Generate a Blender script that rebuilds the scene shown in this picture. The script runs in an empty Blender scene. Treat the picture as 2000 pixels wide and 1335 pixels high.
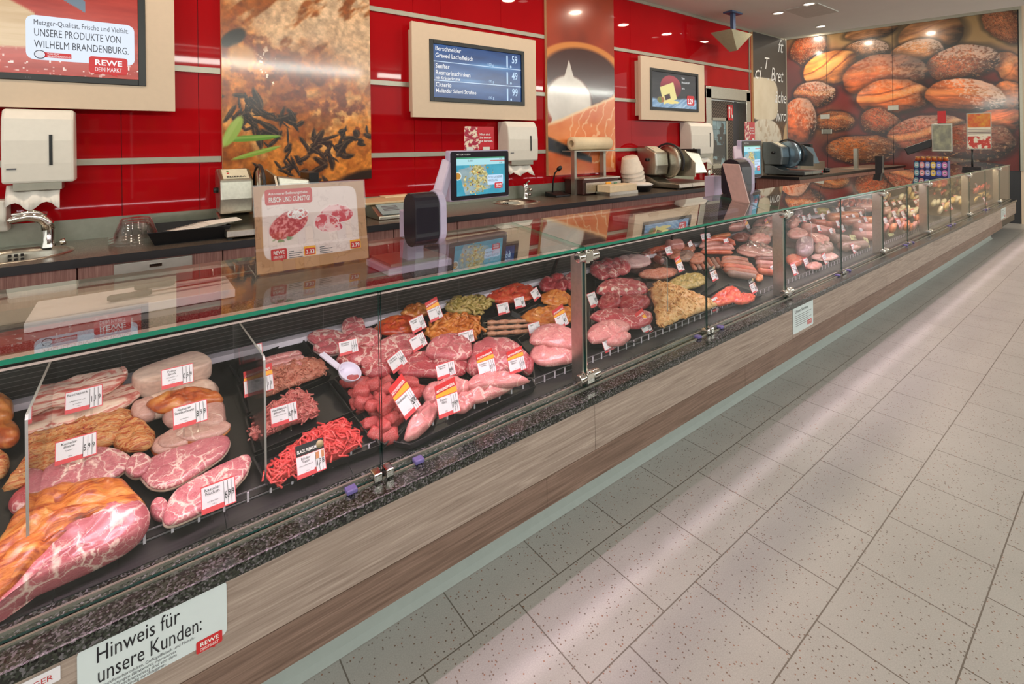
import bpy, bmesh, math, random
import numpy as np
from mathutils import Vector, Matrix, noise as mnoise

# ---------------------------------------------------------------- camera / world / lights
SC = bpy.context.scene
COL = SC.collection
SC.view_settings.view_transform = 'Standard'
SC.view_settings.look = 'None'
SC.view_settings.gamma = 1.0
SC.view_settings.use_curve_mapping = False
SC.view_settings.exposure = 0.0

H, F, CX, CY = 1.6, 960.0, 1000.0, 667.5          # eye height, focal length and centre of the 2000 x 1335 frame
YAW, ROLL, HZ = math.radians(52.5), math.radians(0.72), -383.5
cam_d = bpy.data.cameras.new('camera')
cam = bpy.data.objects.new('camera', cam_d)
COL.objects.link(cam)
cam_d.sensor_width = 36.0
cam_d.lens = F / 2000.0 * 36.0
cam_d.shift_x = -HZ * math.sin(ROLL) / 2000.0
cam_d.shift_y = HZ * math.cos(ROLL) / 2000.0
cam_d.clip_start = 0.05
fw = Vector((math.cos(YAW), math.sin(YAW), 0))
rt = Vector((math.sin(YAW), -math.cos(YAW), 0))
up = Vector((0, 0, 1))
CRO, SRO = math.cos(ROLL), math.sin(ROLL)
rx = rt * CRO - up * SRO * 1.0
ux = up * CRO + rt * SRO
cam.matrix_world = Matrix(((rx.x, ux.x, -fw.x, 0), (rx.y, ux.y, -fw.y, 0), (rx.z, ux.z, -fw.z, H), (0, 0, 0, 1)))
SC.camera = cam

world = bpy.data.worlds.new('world')
SC.world = world
world.use_nodes = True
world.node_tree.nodes['Background'].inputs[0].default_value = (0.96, 0.97, 0.90, 1)
world.node_tree.nodes['Background'].inputs[1].default_value = 1.3


def area(name, loc, target, sx, sy, power, col, spread=math.pi):
    d = bpy.data.lights.new(name, 'AREA')
    d.shape = 'RECTANGLE'
    d.size, d.size_y = sx, sy
    d.energy = power
    d.color = col
    d.spread = spread
    o = bpy.data.objects.new(name, d)
    COL.objects.link(o)
    o.location = loc
    z = -(Vector(target) - Vector(loc)).normalized()
    x = Vector((1, 0, 0))
    y = z.cross(x).normalized()
    x = y.cross(z)
    o.matrix_world = Matrix(((x.x, y.x, z.x, loc[0]), (x.y, y.y, z.y, loc[1]), (x.z, y.z, z.z, loc[2]), (0, 0, 0, 1)))
    return o


# shop ceiling lights, plus an added fill row aimed at the counter front
for i, x in enumerate((-2.0, 2.0, 6.0, 10.0)):
    area('shop_and_fill_light', (x, -1.8, 3.2), (x, -1.8, 0), 3.2, 0.08, 7, (1.0, 0.95, 0.88))
    area('shop_and_fill_light', (x, -2.9, 3.15), (x, 1.5, .4), 3.6, 0.10, 56, (0.97, 1.0, 0.90))


def disc(name, loc, power, col, r=.07):
    o = area(name, loc, (loc[0], loc[1], 0), r * 2, r * 2, power, col)
    o.data.shape = 'DISK'
    return o


# recessed downlights over the serving aisle and the far hall
for x in (-1.6, -.6, .4, 1.4, 2.4, 3.4, 4.4, 5.4, 6.4, 7.4):
    disc('aisle_downlight', (x, 2.78, 3.245), 6, (1.0, 0.80, 0.60))
for x, y in ((9.6, 4.4), (10.6, 3.4), (11.2, 2.3), (12.0, 4.6)):
    disc('hall_downlight', (x, y, 4.1), 26, (1.0, 0.84, 0.66))
# led strip under the front edge of the counter glass: lights the meat, and the floor through the pane
for x in (0.75, 5.0, 9.3):
    L_ = 2.5 if x < 1 else 4.2
    area('case_light', (x - (0.35 if x < 1 else 0), 1.60, 1.118), (x - (0.35 if x < 1 else 0), 1.88, 0.6), L_ + .4, 0.02, (2.25 if x < 8 else 3.4) * L_, (1.0, 0.85, 0.90) if x < 8 else (1.0, .82, .52))
    area('case_light_floor', (x, 1.575, 1.118), (x, 1.32, 0), L_, 0.006, 2.1 * L_, (1.0, 0.62, 0.76), math.radians(100))
area('floor_streak_light', (5.0, 1.50, 1.118), (5.0, 1.17, 0), 13, 0.01, 1.1, (1.0, 0.80, 0.88), math.radians(6))  # added narrow lamp that draws the second bright streak on the floor

# ---------------------------------------------------------------- pixel -> place helpers (on real planes of the shop)


def ray(u, v):
    du, dv = u - CX, v - CY
    a = du * CRO - dv * SRO
    b = du * SRO + dv * CRO
    return fw + rt * (a / F) - up * ((b - HZ) / F)


def aty(u, v, y):
    d = ray(u, v)
    return d * (y / d.y) + Vector((0, 0, H))


def atx(u, v, x):
    d = ray(u, v)
    return d * (x / d.x) + Vector((0, 0, H))


def atz(u, v, z):
    d = ray(u, v)
    return d * ((z - H) / d.z) + Vector((0, 0, H))


def atp(u, v, p0, slope):                    # plane z = p0.z + slope * (y - p0.y)
    d = ray(u, v)
    s = (p0[1] - slope * p0[0] - H) / (d.z - slope * d.y)
    return d * s + Vector((0, 0, H))


# ---------------------------------------------------------------- object helpers
def tag(o, label=None, cat=None, group=None, kind=None):
    if label: o['label'] = label
    if cat: o['category'] = cat
    if group: o['group'] = group
    if kind: o['kind'] = kind
    return o


def thing(name, label, cat, loc=(0, 0, 0), group=None):
    o = bpy.data.objects.new(name, None)
    COL.objects.link(o)
    o.location = loc
    o.empty_display_size = 0.05
    return tag(o, label, cat, group)


def kids(o):
    return [c for c in COL.objects if c.parent == o]


CH = {}


def setpar(o, parent):
    o.parent = parent
    CH.setdefault(parent.name, []).append(o)


def dup(root, loc, rotz=None, label=None, group=None):
    r = root.copy()
    COL.objects.link(r)
    r.location = loc
    if rotz is not None: r.rotation_euler = (0, 0, rotz)
    if label: r['label'] = label
    if group: r['group'] = group
    for ch in CH.get(root.name, []):
        c = ch.copy()
        COL.objects.link(c)
        setpar(c, r)
        for g in CH.get(ch.name, []):
            d = g.copy()
            COL.objects.link(d)
            setpar(d, c)
    return r


def rootloc(p):
    l = Vector((0, 0, 0))
    while p is not None:
        l = l + Vector(p.location)
        p = p.parent
    return l


class MB:
    """collects geometry in world coordinates, links it as ONE mesh object"""

    def __init__(self):
        self.v, self.f, self.mi, self.sm = [], [], [], []

    def add(self, vs, fs, mi=0, smooth=False):
        n = len(self.v)
        self.v += [tuple(p) for p in vs]
        self.f += [tuple(i + n for i in f) for f in fs]
        self.mi += [mi] * len(fs)
        self.sm += [smooth] * len(fs)
        return self

    def hexa(self, p, mi=0):
        return self.add(p, [(0, 3, 2, 1), (4, 5, 6, 7), (0, 1, 5, 4), (1, 2, 6, 5), (2, 3, 7, 6), (3, 0, 4, 7)], mi)

    def box(self, x0, x1, y0, y1, z0, z1, mi=0):
        return self.hexa([(x0, y0, z0), (x1, y0, z0), (x1, y1, z0), (x0, y1, z0),
                          (x0, y0, z1), (x1, y0, z1), (x1, y1, z1), (x0, y1, z1)], mi)

    def fbox(self, fr, a0, a1, b0, b1, c0, c1, mi=0):
        return self.hexa([fr(a, b, c) for a, b, c in ((a0, b0, c0), (a1, b0, c0), (a1, b1, c0), (a0, b1, c0),
                                                     (a0, b0, c1), (a1, b0, c1), (a1, b1, c1), (a0, b1, c1))], mi)

    def bar(self, p0, p1, w, h, mi=0, upv=(0, 0, 1)):
        p0, p1 = Vector(p0), Vector(p1)
        d = (p1 - p0).normalized()
        s = d.cross(Vector(upv))
        if s.length < 1e-4: s = d.cross(Vector((1, 0, 0)))
        s.normalize()
        t = s.cross(d)
        s, t = s * w / 2, t * h / 2
        return self.hexa([p0 - s - t, p0 + s - t, p0 + s + t, p0 - s + t, p1 - s - t, p1 + s - t, p1 + s + t, p1 - s + t], mi)

    def tube(self, pts, r, n=10, mi=0, caps=True, smooth=True):
        pts = [Vector(p) for p in pts]
        rs = r if isinstance(r, (list, tuple)) else [r] * len(pts)
        rings = []
        ref = Vector((0.123, 0.37, 0.92)).normalized()
        for i, p in enumerate(pts):
            d = (pts[min(i + 1, len(pts) - 1)] - pts[max(i - 1, 0)]).normalized()
            s = d.cross(ref)
            if s.length < 1e-3: s = d.cross(Vector((1, 0, 0)))
            s.normalize()
            t = s.cross(d)
            rings.append([p + (s * math.cos(2 * math.pi * k / n) + t * math.sin(2 * math.pi * k / n)) * rs[i] for k in range(n)])
        vs = [q for rg in rings for q in rg]
        fs = []
        for i in range(len(pts) - 1):
            for k in range(n):
                k2 = (k + 1) % n
                fs.append((i * n + k, i * n + k2, (i + 1) * n + k2, (i + 1) * n + k))
        if caps:
            fs.append(tuple(range(n))[::-1])
            fs.append(tuple((len(pts) - 1) * n + k for k in range(n)))
        return self.add(vs, fs, mi, smooth)

    def lathe(self, c, prof, n=24, mi=0, axis=(0, 0, 1), smooth=True):
        c = Vector(c)
        a = Vector(axis).normalized()
        s = a.cross(Vector((0, 1, 0.01)))
        if s.length < .1: s = a.cross(Vector((1, 0, 0)))
        s.normalize()
        t = a.cross(s)
        vs = [c + a * h + (s * math.cos(2 * math.pi * k / n) + t * math.sin(2 * math.pi * k / n)) * r for r, h in prof for k in range(n)]
        fs = []
        for i in range(len(prof) - 1):
            for k in range(n):
                k2 = (k + 1) % n
                fs.append((i * n + k, i * n + k2, (i + 1) * n + k2, (i + 1) * n + k))
        return self.add(vs, fs, mi, smooth)

    def prism(self, fr, poly, c0, c1, mi=0):
        n = len(poly)
        vs = [fr(a, b, c0) for a, b in poly] + [fr(a, b, c1) for a, b in poly]
        fs = [tuple(range(n))[::-1], tuple(range(n, 2 * n))] + [(i, (i + 1) % n, n + (i + 1) % n, n + i) for i in range(n)]
        return self.add(vs, fs, mi)

    def build(self, name, mats, parent=None, bevel=0.0, label=None, fixn=True):
        off = rootloc(parent) if parent is not None else Vector((0, 0, 0))
        me = bpy.data.meshes.new(name)
        me.from_pydata([(p[0] - off.x, p[1] - off.y, p[2] - off.z) for p in self.v], [], self.f)
        for m in (mats if isinstance(mats, (list, tuple)) else [mats]): me.materials.append(m)
        me.polygons.foreach_set('material_index', self.mi)
        me.polygons.foreach_set('use_smooth', self.sm)
        if fixn:
            bm = bmesh.new()
            bm.from_mesh(me)
            bmesh.ops.recalc_face_normals(bm, faces=bm.faces)
            bm.to_mesh(me)
            bm.free()
        me.update()
        o = bpy.data.objects.new(name, me)
        COL.objects.link(o)
        if parent is not None: setpar(o, parent)
        if bevel:
            b = o.modifiers.new('bevel', 'BEVEL')
            b.width, b.segments, b.limit_method = bevel, 2, 'ANGLE'
        if label: o['label'] = label
        return o

    def alone(self, name, mats, label, cat, group=None, kind=None, bevel=0.0, org=None):
        """a thing that is one mesh, with its origin at its base"""
        a = np.array(self.v)
        c = Vector(org) if org is not None else Vector(((a[:, 0].min() + a[:, 0].max()) / 2, (a[:, 1].min() + a[:, 1].max()) / 2, a[:, 2].min()))
        self.v = [(p[0] - c.x, p[1] - c.y, p[2] - c.z) for p in self.v]
        o = self.build(name, mats, None, bevel)
        o.location = c
        return tag(o, label, cat, group, kind)


class Fr:
    """a flat frame in the shop: origin, x direction, y direction, normal"""

    def __init__(self, o, x, y):
        self.o, self.x, self.y = Vector(o), Vector(x).normalized(), Vector(y).normalized()
        self.n = self.x.cross(self.y).normalized()
        self.y = self.n.cross(self.x)

    def __call__(self, a, b, c=0.0):
        return self.o + self.x * a + self.y * b + self.n * c

    def at(self, a, b, c=0.0):
        return Fr(self(a, b, c), self.x, self.y)


def rrect(w, h, r, x0=0, y0=0, n=4):
    out = []
    for cx, cy, a0 in ((w - r, h - r, 0), (r, h - r, 90), (r, r, 180), (w - r, r, 270)):
        for k in range(n + 1):
            a = math.radians(a0 + 90 * k / n)
            out.append((x0 + cx + r * math.cos(a), y0 + cy + r * math.sin(a)))
    return out


TXT = {}


def text(parent, fr, s, a, b, size, mat, sx=1.0, align='LEFT', c=0.0012, name='lettering', shear=0.0, bold=0.0):
    key = (s, align, round(bold, 4), shear)
    if key not in TXT:
        cu = bpy.data.curves.new('txt', 'FONT')
        cu.body = s
        cu.size = 1.0
        cu.align_x = align
        cu.resolution_u = 2
        cu.offset = bold
        cu.shear = shear
        to = bpy.data.objects.new('txt', cu)
        COL.objects.link(to)
        bpy.context.view_layer.update()
        me = bpy.data.meshes.new_from_object(to.evaluated_get(bpy.context.evaluated_depsgraph_get()))
        TXT[key] = ([v.co.copy() for v in me.vertices], [tuple(p.vertices) for p in me.polygons])
        bpy.data.objects.remove(to)
        bpy.data.curves.remove(cu)
        bpy.data.meshes.remove(me)
    vs, fs = TXT[key]
    m = MB()
    m.add([fr(a + v.x * size * sx, b + v.y * size, c) for v in vs], fs)
    if parent is None: return m
    return m.build(name, mat, parent, fixn=False)


def texts(parent, fr, rows, mat, name='lettering', c=0.0012, split=True):
    m = MB()
    o = None
    for r in rows:
        s, a, b, size = r[:4]
        kw = dict(r[4]) if len(r) > 4 else {}
        fit = kw.pop('fit', None)
        if fit:
            text(None, fr, s, 0, 0, 1, None, **kw)
            vs = TXT[(s, kw.get('align', 'LEFT'), round(kw.get('bold', 0.0), 4), kw.get('shear', 0.0))][0]
            kw['sx'] = fit / (max(v.x for v in vs) - min(v.x for v in vs)) / size
        k = text(None, fr, s, a, b, size, None, c=c, **kw)
        if split: o = k.build(name, mat, parent, fixn=False)
        else: m.add(k.v, k.f)
    return o if split else m.build(name, mat, parent, fixn=False)


# ---------------------------------------------------------------- materials
def lin(r, g, b):
    return tuple((x / 12.92 if x <= .04045 else ((x + .055) / 1.055) ** 2.4) for x in (r / 255., g / 255., b / 255.))


class NT:
    def __init__(self, name):
        self.m = bpy.data.materials.new(name)
        self.m.use_nodes = True
        self.t = self.m.node_tree
        self.b = self.t.nodes['Principled BSDF']

    def n(self, typ, **kw):
        nd = self.t.nodes.new(typ)
        for k, v in kw.items():
            if hasattr(nd, k) and not isinstance(v, tuple): setattr(nd, k, v)
            else: nd.inputs[k].default_value = v
        return nd

    def l(self, a, b):
        self.t.links.new(a, b)

    def coord(self, scale=(1, 1, 1), kind='Object', rnd=False, rot=(0, 0, 0)):
        tc = self.t.nodes.new('ShaderNodeTexCoord')
        mp = self.t.nodes.new('ShaderNodeMapping')
        mp.inputs['Scale'].default_value = scale
        mp.inputs['Rotation'].default_value = rot
        self.l(tc.outputs[kind], mp.inputs[0])
        if rnd:
            oi = self.t.nodes.new('ShaderNodeObjectInfo')
            mu = self.t.nodes.new('ShaderNodeMath')
            mu.operation = 'MULTIPLY'
            mu.inputs[1].default_value = 37.0
            self.l(oi.outputs['Random'], mu.inputs[0])
            cb = self.t.nodes.new('ShaderNodeCombineXYZ')
            for i in range(3): self.l(mu.outputs[0], cb.inputs[i])
            self.l(cb.outputs[0], mp.inputs['Location'])
        return mp.outputs[0]

    def noise(self, co, scale, detail=4, rough=.55, dist=0.0):
        nd = self.t.nodes.new('ShaderNodeTexNoise')
        nd.inputs['Scale'].default_value = scale
        nd.inputs['Detail'].default_value = detail
        nd.inputs['Roughness'].default_value = rough
        nd.inputs['Distortion'].default_value = dist
        if co is not None: self.l(co, nd.inputs['Vector'])
        return nd

    def ramp(self, src, stops, interp='LINEAR'):
        r = self.t.nodes.new('ShaderNodeValToRGB')
        r.color_ramp.interpolation = interp
        el = r.color_ramp.elements
        while len(el) < len(stops): el.new(0.5)
        for e, (p, c) in zip(el, stops):
            e.position = p
            e.color = (c[0], c[1], c[2], 1)
        self.l(src, r.inputs[0])
        return r.outputs[0]

    def mix(self, f, a, b, mode='MIX'):
        x = self.t.nodes.new('ShaderNodeMix')
        x.data_type = 'RGBA'
        x.blend_type = mode
        for sk, val in ((x.inputs[0], f), (x.inputs[6], a), (x.inputs[7], b)):
            if isinstance(val, (int, float)): sk.default_value = val
            elif isinstance(val, tuple): sk.default_value = (val[0], val[1], val[2], 1)
            else: self.l(val, sk)
        return x.outputs[2]

    def math(self, op, a, b=0.0):
        x = self.t.nodes.new('ShaderNodeMath')
        x.operation = op
        for sk, val in ((x.inputs[0], a), (x.inputs[1], b)):
            if isinstance(val, (int, float)): sk.default_value = val
            else: self.l(val, sk)
        return x.outputs[0]

    def base(self, c):
        if isinstance(c, tuple): self.b.inputs['Base Color'].default_value = (c[0], c[1], c[2], 1)
        else: self.l(c, self.b.inputs['Base Color'])

    def bump(self, h, strength=.3, dist=.005):
        bp = self.t.nodes.new('ShaderNodeBump')
        bp.inputs['Strength'].default_value = strength
        bp.inputs['Distance'].default_value = dist
        self.l(h, bp.inputs['Height'])
        self.l(bp.outputs[0], self.b.inputs['Normal'])

    def set(self, rough=.5, metal=0.0, **kw):
        self.b.inputs['Roughness'].default_value = rough
        self.b.inputs['Metallic'].default_value = metal
        for k, v in kw.items():
            self.b.inputs[k.replace('_', ' ')].default_value = v
        return self


def plain(name, rgb, rough=.5, metal=0.0, var=.06, scale=30, **kw):
    t = NT(name).set(rough, metal, **kw)
    c = lin(*rgb)
    co = t.coord()
    nz = t.noise(co, scale, 3)
    t.base(t.ramp(nz.outputs['Fac'], [(.3, tuple(x * (1 - var) for x in c)), (.7, tuple(min(1, x * (1 + var)) for x in c))]))
    return t.m


def emis(name, rgb, strength=1.0):
    t = NT(name).set(.4)
    t.base((0.01, 0.01, 0.01))
    t.b.inputs['Emission Color'].default_value = (*lin(*rgb), 1)
    t.b.inputs['Emission Strength'].default_value = strength
    return t.m


def attr_mat(name, rough=.25, emit=0.0, coat=0.0):
    t = NT(name).set(rough)
    a = t.t.nodes.new('ShaderNodeAttribute')
    a.attribute_name = 'print'
    if emit:
        t.base((0.01, 0.01, 0.01))
        t.l(a.outputs['Color'], t.b.inputs['Emission Color'])
        t.b.inputs['Emission Strength'].default_value = emit
    else:
        t.l(a.outputs['Color'], t.b.inputs['Base Color'])
    t.b.inputs['Coat Weight'].default_value = coat
    t.b.inputs['Coat Roughness'].default_value = 0.09
    return t.m


# flat printed pictures: a fine grid whose colour attribute holds the print
def vnoise(x, y, seed=0):
    xi, yi = np.floor(x).astype(np.int64), np.floor(y).astype(np.int64)
    fx, fy = x - xi, y - yi
    fx, fy = fx * fx * (3 - 2 * fx), fy * fy * (3 - 2 * fy)

    def h(a, b):
        k = (a * 374761393 + b * 668265263 + seed * 974634777) & 0x7fffffff
        k = ((k ^ (k >> 13)) * 1274126177) & 0x7fffffff
        return ((k ^ (k >> 16)) & 0xffff) / 65535.0
    return (h(xi, yi) * (1 - fx) + h(xi + 1, yi) * fx) * (1 - fy) + (h(xi, yi + 1) * (1 - fx) + h(xi + 1, yi + 1) * fx) * fy


def fbm(x, y, o=5, seed=0, gain=.55):
    s, a, t = 0, 1.0, 0
    for i in range(o):
        s = s + a * vnoise(x * 2 ** i, y * 2 ** i, seed + i)
        t += a
        a *= gain
    return s / t


def sstep(a, b, x):
    t = np.clip((x - a) / (b - a), 0, 1)
    return t * t * (3 - 2 * t)


def lerp(a, b, t):
    return a + (np.asarray(b) - a) * t[..., None]


def painted(name, parent, fr, w, h, nx, ny, func, mat, c=0.0, fixed=None):
    xs = (np.arange(nx) + .5) / nx
    ys = (np.arange(ny) + .5) / ny
    X, Y = np.meshgrid(xs, ys)
    rgb = np.clip(func(X, Y), 0, 255) / 255.0
    li = np.where(rgb <= .04045, rgb / 12.92, ((rgb + .055) / 1.055) ** 2.4)
    gx, gy = np.meshgrid(np.linspace(0, 1, nx + 1), np.linspace(0, 1, ny + 1))
    off = rootloc(parent) if parent is not None else Vector((0, 0, 0))
    o_ = np.array(fr(0, 0, c) - off)
    V = o_ + gx.reshape(-1, 1) * w * np.array(fr.x) + gy.reshape(-1, 1) * h * np.array(fr.y)
    i, j = np.meshgrid(np.arange(nx), np.arange(ny))
    b = (j * (nx + 1) + i).reshape(-1)
    Fc = np.stack([b, b + 1, b + nx + 2, b + nx + 1], 1).astype(np.int32)
    me = bpy.data.meshes.new(name)
    me.vertices.add(len(V))
    me.vertices.foreach_set('co', V.astype(np.float32).reshape(-1))
    me.loops.add(Fc.size)
    me.loops.foreach_set('vertex_index', Fc.reshape(-1))
    me.polygons.add(len(Fc))
    me.polygons.foreach_set('loop_start', np.arange(0, Fc.size, 4, dtype=np.int32))
    me.update(calc_edges=True)
    at = me.attributes.new('print', 'FLOAT_COLOR', 'FACE')
    at.data.foreach_set('color', np.concatenate([li.reshape(-1, 3), np.ones((nx * ny, 1))], 1).astype(np.float32).reshape(-1))
    me.materials.append(mat)
    o = bpy.data.objects.new(name, me)
    COL.objects.link(o)
    if parent is not None: setpar(o, parent)
    return o


M = {}
M['white'] = plain('white_paint', (232, 226, 216), .45)
M['panelwhite'] = plain('white_panel', (216, 194, 170), .5, var=.02)
M['plastic'] = plain('white_plastic', (228, 222, 212), .35, var=.02)
M['black'] = plain('black_plastic', (22, 22, 24), .35)
M['dark'] = plain('dark_plastic', (42, 42, 46), .4)
M['chrome'] = plain('chrome', (225, 222, 215), .08, 1.0, var=.02)
M['steel'] = plain('brushed_steel', (188, 184, 172), .32, 1.0, var=.08, scale=60)
M['alu'] = plain('aluminium', (176, 172, 160), .35, .8, var=.04)
M['railgrey'] = plain('rail_aluminium', (168, 164, 150), .35, .5, var=.04)
M['greyplinth'] = plain('grey_plinth', (160, 168, 165), .5, var=.03)
M['lilac'] = plain('lilac_grey_plastic', (190, 178, 205), .4, var=.02)
M['violetblack'] = plain('dark_glossy_plastic', (38, 34, 44), .22, var=.03)
M['paper'] = plain('paper', (240, 234, 226), .8, var=.03)
M['papertag'] = plain('price_card_white', (236, 232, 238), .5, var=.02)
M['red'] = plain('card_red', (206, 40, 44), .45, var=.03)
M['tagred'] = plain('price_card_red', (222, 78, 84), .45, var=.03)
M['yellow'] = plain('card_yellow', (250, 176, 50), .45, var=.03)
M['ink'] = plain('black_ink', (28, 28, 34), .5)
M['inkgrey'] = plain('grey_ink', (92, 92, 98), .5)
M['whiteink'] = plain('white_ink', (245, 243, 240), .5, var=.01)
M['redink'] = plain('red_ink', (190, 40, 44), .5)
M['rubber'] = plain('rubber', (30, 30, 30), .7)
M['board'] = plain('cutting_board', (238, 226, 228), .5, var=.02)
M['cream'] = plain('cream_roll', (236, 214, 178), .6, var=.05)
M['wire'] = plain('wire_chrome', (205, 198, 205), .25, .7)
M['knobred'] = plain('red_handle', (120, 24, 40), .4)
M['blue'] = plain('blue_card', (40, 60, 130), .4)


def clear_mat(name, tint, refl=1.0, rough=0.0, r0=0.04):
    t = NT(name)
    t.t.nodes.remove(t.b)
    out = t.t.nodes['Material Output']
    tr = t.n('ShaderNodeBsdfTransparent')
    tr.inputs[0].default_value = (*tint, 1)
    gl = t.n('ShaderNodeBsdfGlossy')
    gl.inputs['Roughness'].default_value = rough
    ge = t.n('ShaderNodeNewGeometry')
    dt = t.n('ShaderNodeVectorMath', operation='DOT_PRODUCT')
    t.l(ge.outputs['Incoming'], dt.inputs[0])
    t.l(ge.outputs['Normal'], dt.inputs[1])
    cs = t.math('SUBTRACT', 1.0, t.math('ABSOLUTE', dt.outputs['Value']))
    k = t.math('ADD', r0, t.math('MULTIPLY', 1 - r0, t.math('POWER', cs, 5.0)))
    k = t.math('MINIMUM', t.math('MULTIPLY', k, refl), 1.0)
    mx = t.n('ShaderNodeMixShader')
    t.l(k, mx.inputs[0])
    t.l(tr.outputs[0], mx.inputs[1])
    t.l(gl.outputs[0], mx.inputs[2])
    t.l(mx.outputs[0], out.inputs[0])
    return t.m


M['glass'] = clear_mat('clear_glass', (0.97, 0.985, 0.975), 0.75)
M['glasstop'] = clear_mat('counter_glass', (0.95, 0.975, 0.96), 1.6)
M['acryl'] = clear_mat('clear_acrylic', (0.97, 0.97, 0.975), 1.7)
M['film'] = clear_mat('clear_film', (0.93, 0.93, 0.93), 2.2, .12)
t_ = NT('green_glass_edge').set(.12)
t_.base(lin(24, 132, 106))  # brighter green carries the LED glow of the edge in its colour
t_.b.inputs['Coat Weight'].default_value = .6
M['edge'] = t_.m
M['edgedark'] = plain('dark_glass_edge', (14, 58, 52), .15)


def wood(name, dark, light, axis, rough=.5):
    t = NT(name).set(rough)
    sc = {'x': (1.1, 30, 30), 'z': (40, 40, 1.6)}[axis]
    co = t.coord(sc)
    n1 = t.noise(co, 2.2, 6, .62, 1.4)
    co2 = t.coord({'x': (3, 160, 160), 'z': (220, 220, 5)}[axis])
    n2 = t.noise(co2, 1.5, 3)
    f = t.math('ADD', t.math('MULTIPLY', n1.outputs['Fac'], .72), t.math('MULTIPLY', n2.outputs['Fac'], .28))
    t.base(t.ramp(f, [(.34, lin(*dark)), (.5, lin(*[(a + b) / 2 for a, b in zip(dark, light)])), (.66, lin(*light))]))
    t.bump(f, .08, .002)
    return t.m


M['oak'] = wood('grey_oak', (136, 118, 107), (190, 172, 160), 'x')
M['oakdark'] = wood('brown_oak', (102, 80, 68), (150, 124, 110), 'x')
M['oakfront'] = wood('cabinet_oak', (112, 70, 62), (164, 122, 112), 'z')


def speckle(name, cols, scale, rough=.3, thr=((0.0,), )):
    t = NT(name).set(rough)
    co = t.coord()
    v = t.t.nodes.new('ShaderNodeTexVoronoi')
    v.inputs['Scale'].default_value = scale
    t.l(co, v.inputs['Vector'])
    w = t.n('ShaderNodeTexWhiteNoise')
    t.l(v.outputs['Color'], w.inputs['Vector'])
    k = len(cols)
    t.base(t.ramp(w.outputs['Value'], [(i / k, lin(*c)) for i, c in enumerate(cols)], 'CONSTANT'))
    return t


M['granite'] = speckle('speckled_granite', [(38, 42, 36), (14, 14, 14), (56, 60, 52), (104, 100, 104), (24, 26, 22), (78, 78, 76), (44, 50, 40)], 210, .2).m
M['worktop'] = speckle('speckled_worktop', [(64, 56, 50), (112, 98, 86), (38, 33, 30), (128, 114, 100), (80, 68, 60)], 330, .28).m
M['shelfstone'] = speckle('dark_granite_shelf', [(62, 44, 44), (34, 26, 28), (96, 74, 72), (48, 36, 38)], 330, .2).m


def floor_mat():
    t = NT('terrazzo_tiles').set(.34)
    tc = t.coord(kind='Object')
    br = t.t.nodes.new('ShaderNodeTexBrick')
    br.offset = .5
    br.inputs['Scale'].default_value = 1.0
    br.inputs['Brick Width'].default_value = .3718
    br.inputs['Row Height'].default_value = .3318
    br.inputs['Mortar Size'].default_value = .0022
    br.inputs['Mortar Smooth'].default_value = 0.0
    br.inputs['Bias'].default_value = 0.0
    br.inputs['Color1'].default_value = (.46, .46, .46, 1)
    br.inputs['Color2'].default_value = (.54, .54, .54, 1)
    mp = t.t.nodes.new('ShaderNodeMapping')
    mp.inputs['Location'].default_value = (-(1.614 - .3718 * 8) , -(.3600 - .3318 * 12), 0)
    t.l(tc, mp.inputs[0])
    t.l(mp.outputs[0], br.inputs['Vector'])
    v = t.t.nodes.new('ShaderNodeTexVoronoi')
    v.inputs['Scale'].default_value = 95
    t.l(tc, v.inputs['Vector'])
    sep = t.n('ShaderNodeSeparateColor')
    t.l(v.outputs['Color'], sep.inputs[0])
    chip = t.math('MULTIPLY', t.math('LESS_THAN', v.outputs['Distance'], .26), t.math('GREATER_THAN', sep.outputs[0], .62))
    chipc = t.ramp(sep.outputs[1], [(0, lin(120, 98, 84)), (.4, lin(112, 102, 94)), (.7, lin(150, 112, 92)), (1, lin(96, 92, 88))], 'CONSTANT')
    nz = t.noise(tc, 3.0, 5)
    nf = t.noise(tc, 240, 2)
    basec = t.ramp(nz.outputs['Fac'], [(.3, lin(170, 167, 163)), (.7, lin(182, 179, 175))])
    basec = t.mix(.25, basec, t.ramp(nf.outputs['Fac'], [(.35, lin(156, 152, 146)), (.65, lin(200, 196, 191))]))
    basec = t.mix(1.0, basec, t.ramp(br.outputs['Color'], [(.4, (.93, .93, .93)), (.6, (1, 1, 1))]), 'MULTIPLY')
    c = t.mix(chip, basec, chipc)
    c = t.mix(br.outputs['Fac'], c, lin(112, 104, 96))
    t.base(c)
    t.bump(t.math('SUBTRACT', 1.0, br.outputs['Fac']), .25, .002)
    return t.m


M['floor'] = floor_mat()
t_ = NT('red_glass').set(.03)
t_.base(t_.ramp(t_.noise(t_.coord(), 1.2, 3).outputs['Fac'], [(.3, lin(158, 12, 20)), (.7, lin(174, 16, 24))]))
t_.b.inputs['IOR'].default_value = 1.27
M['redglass'] = t_.m
M['ceil'] = plain('ceiling_white', (222, 218, 214), .8, var=.015, scale=4)
M['lamp'] = emis('lamp_glow', (255, 246, 232), 5.0)
M['led'] = emis('led_glow', (255, 226, 228), 4.0)
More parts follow.
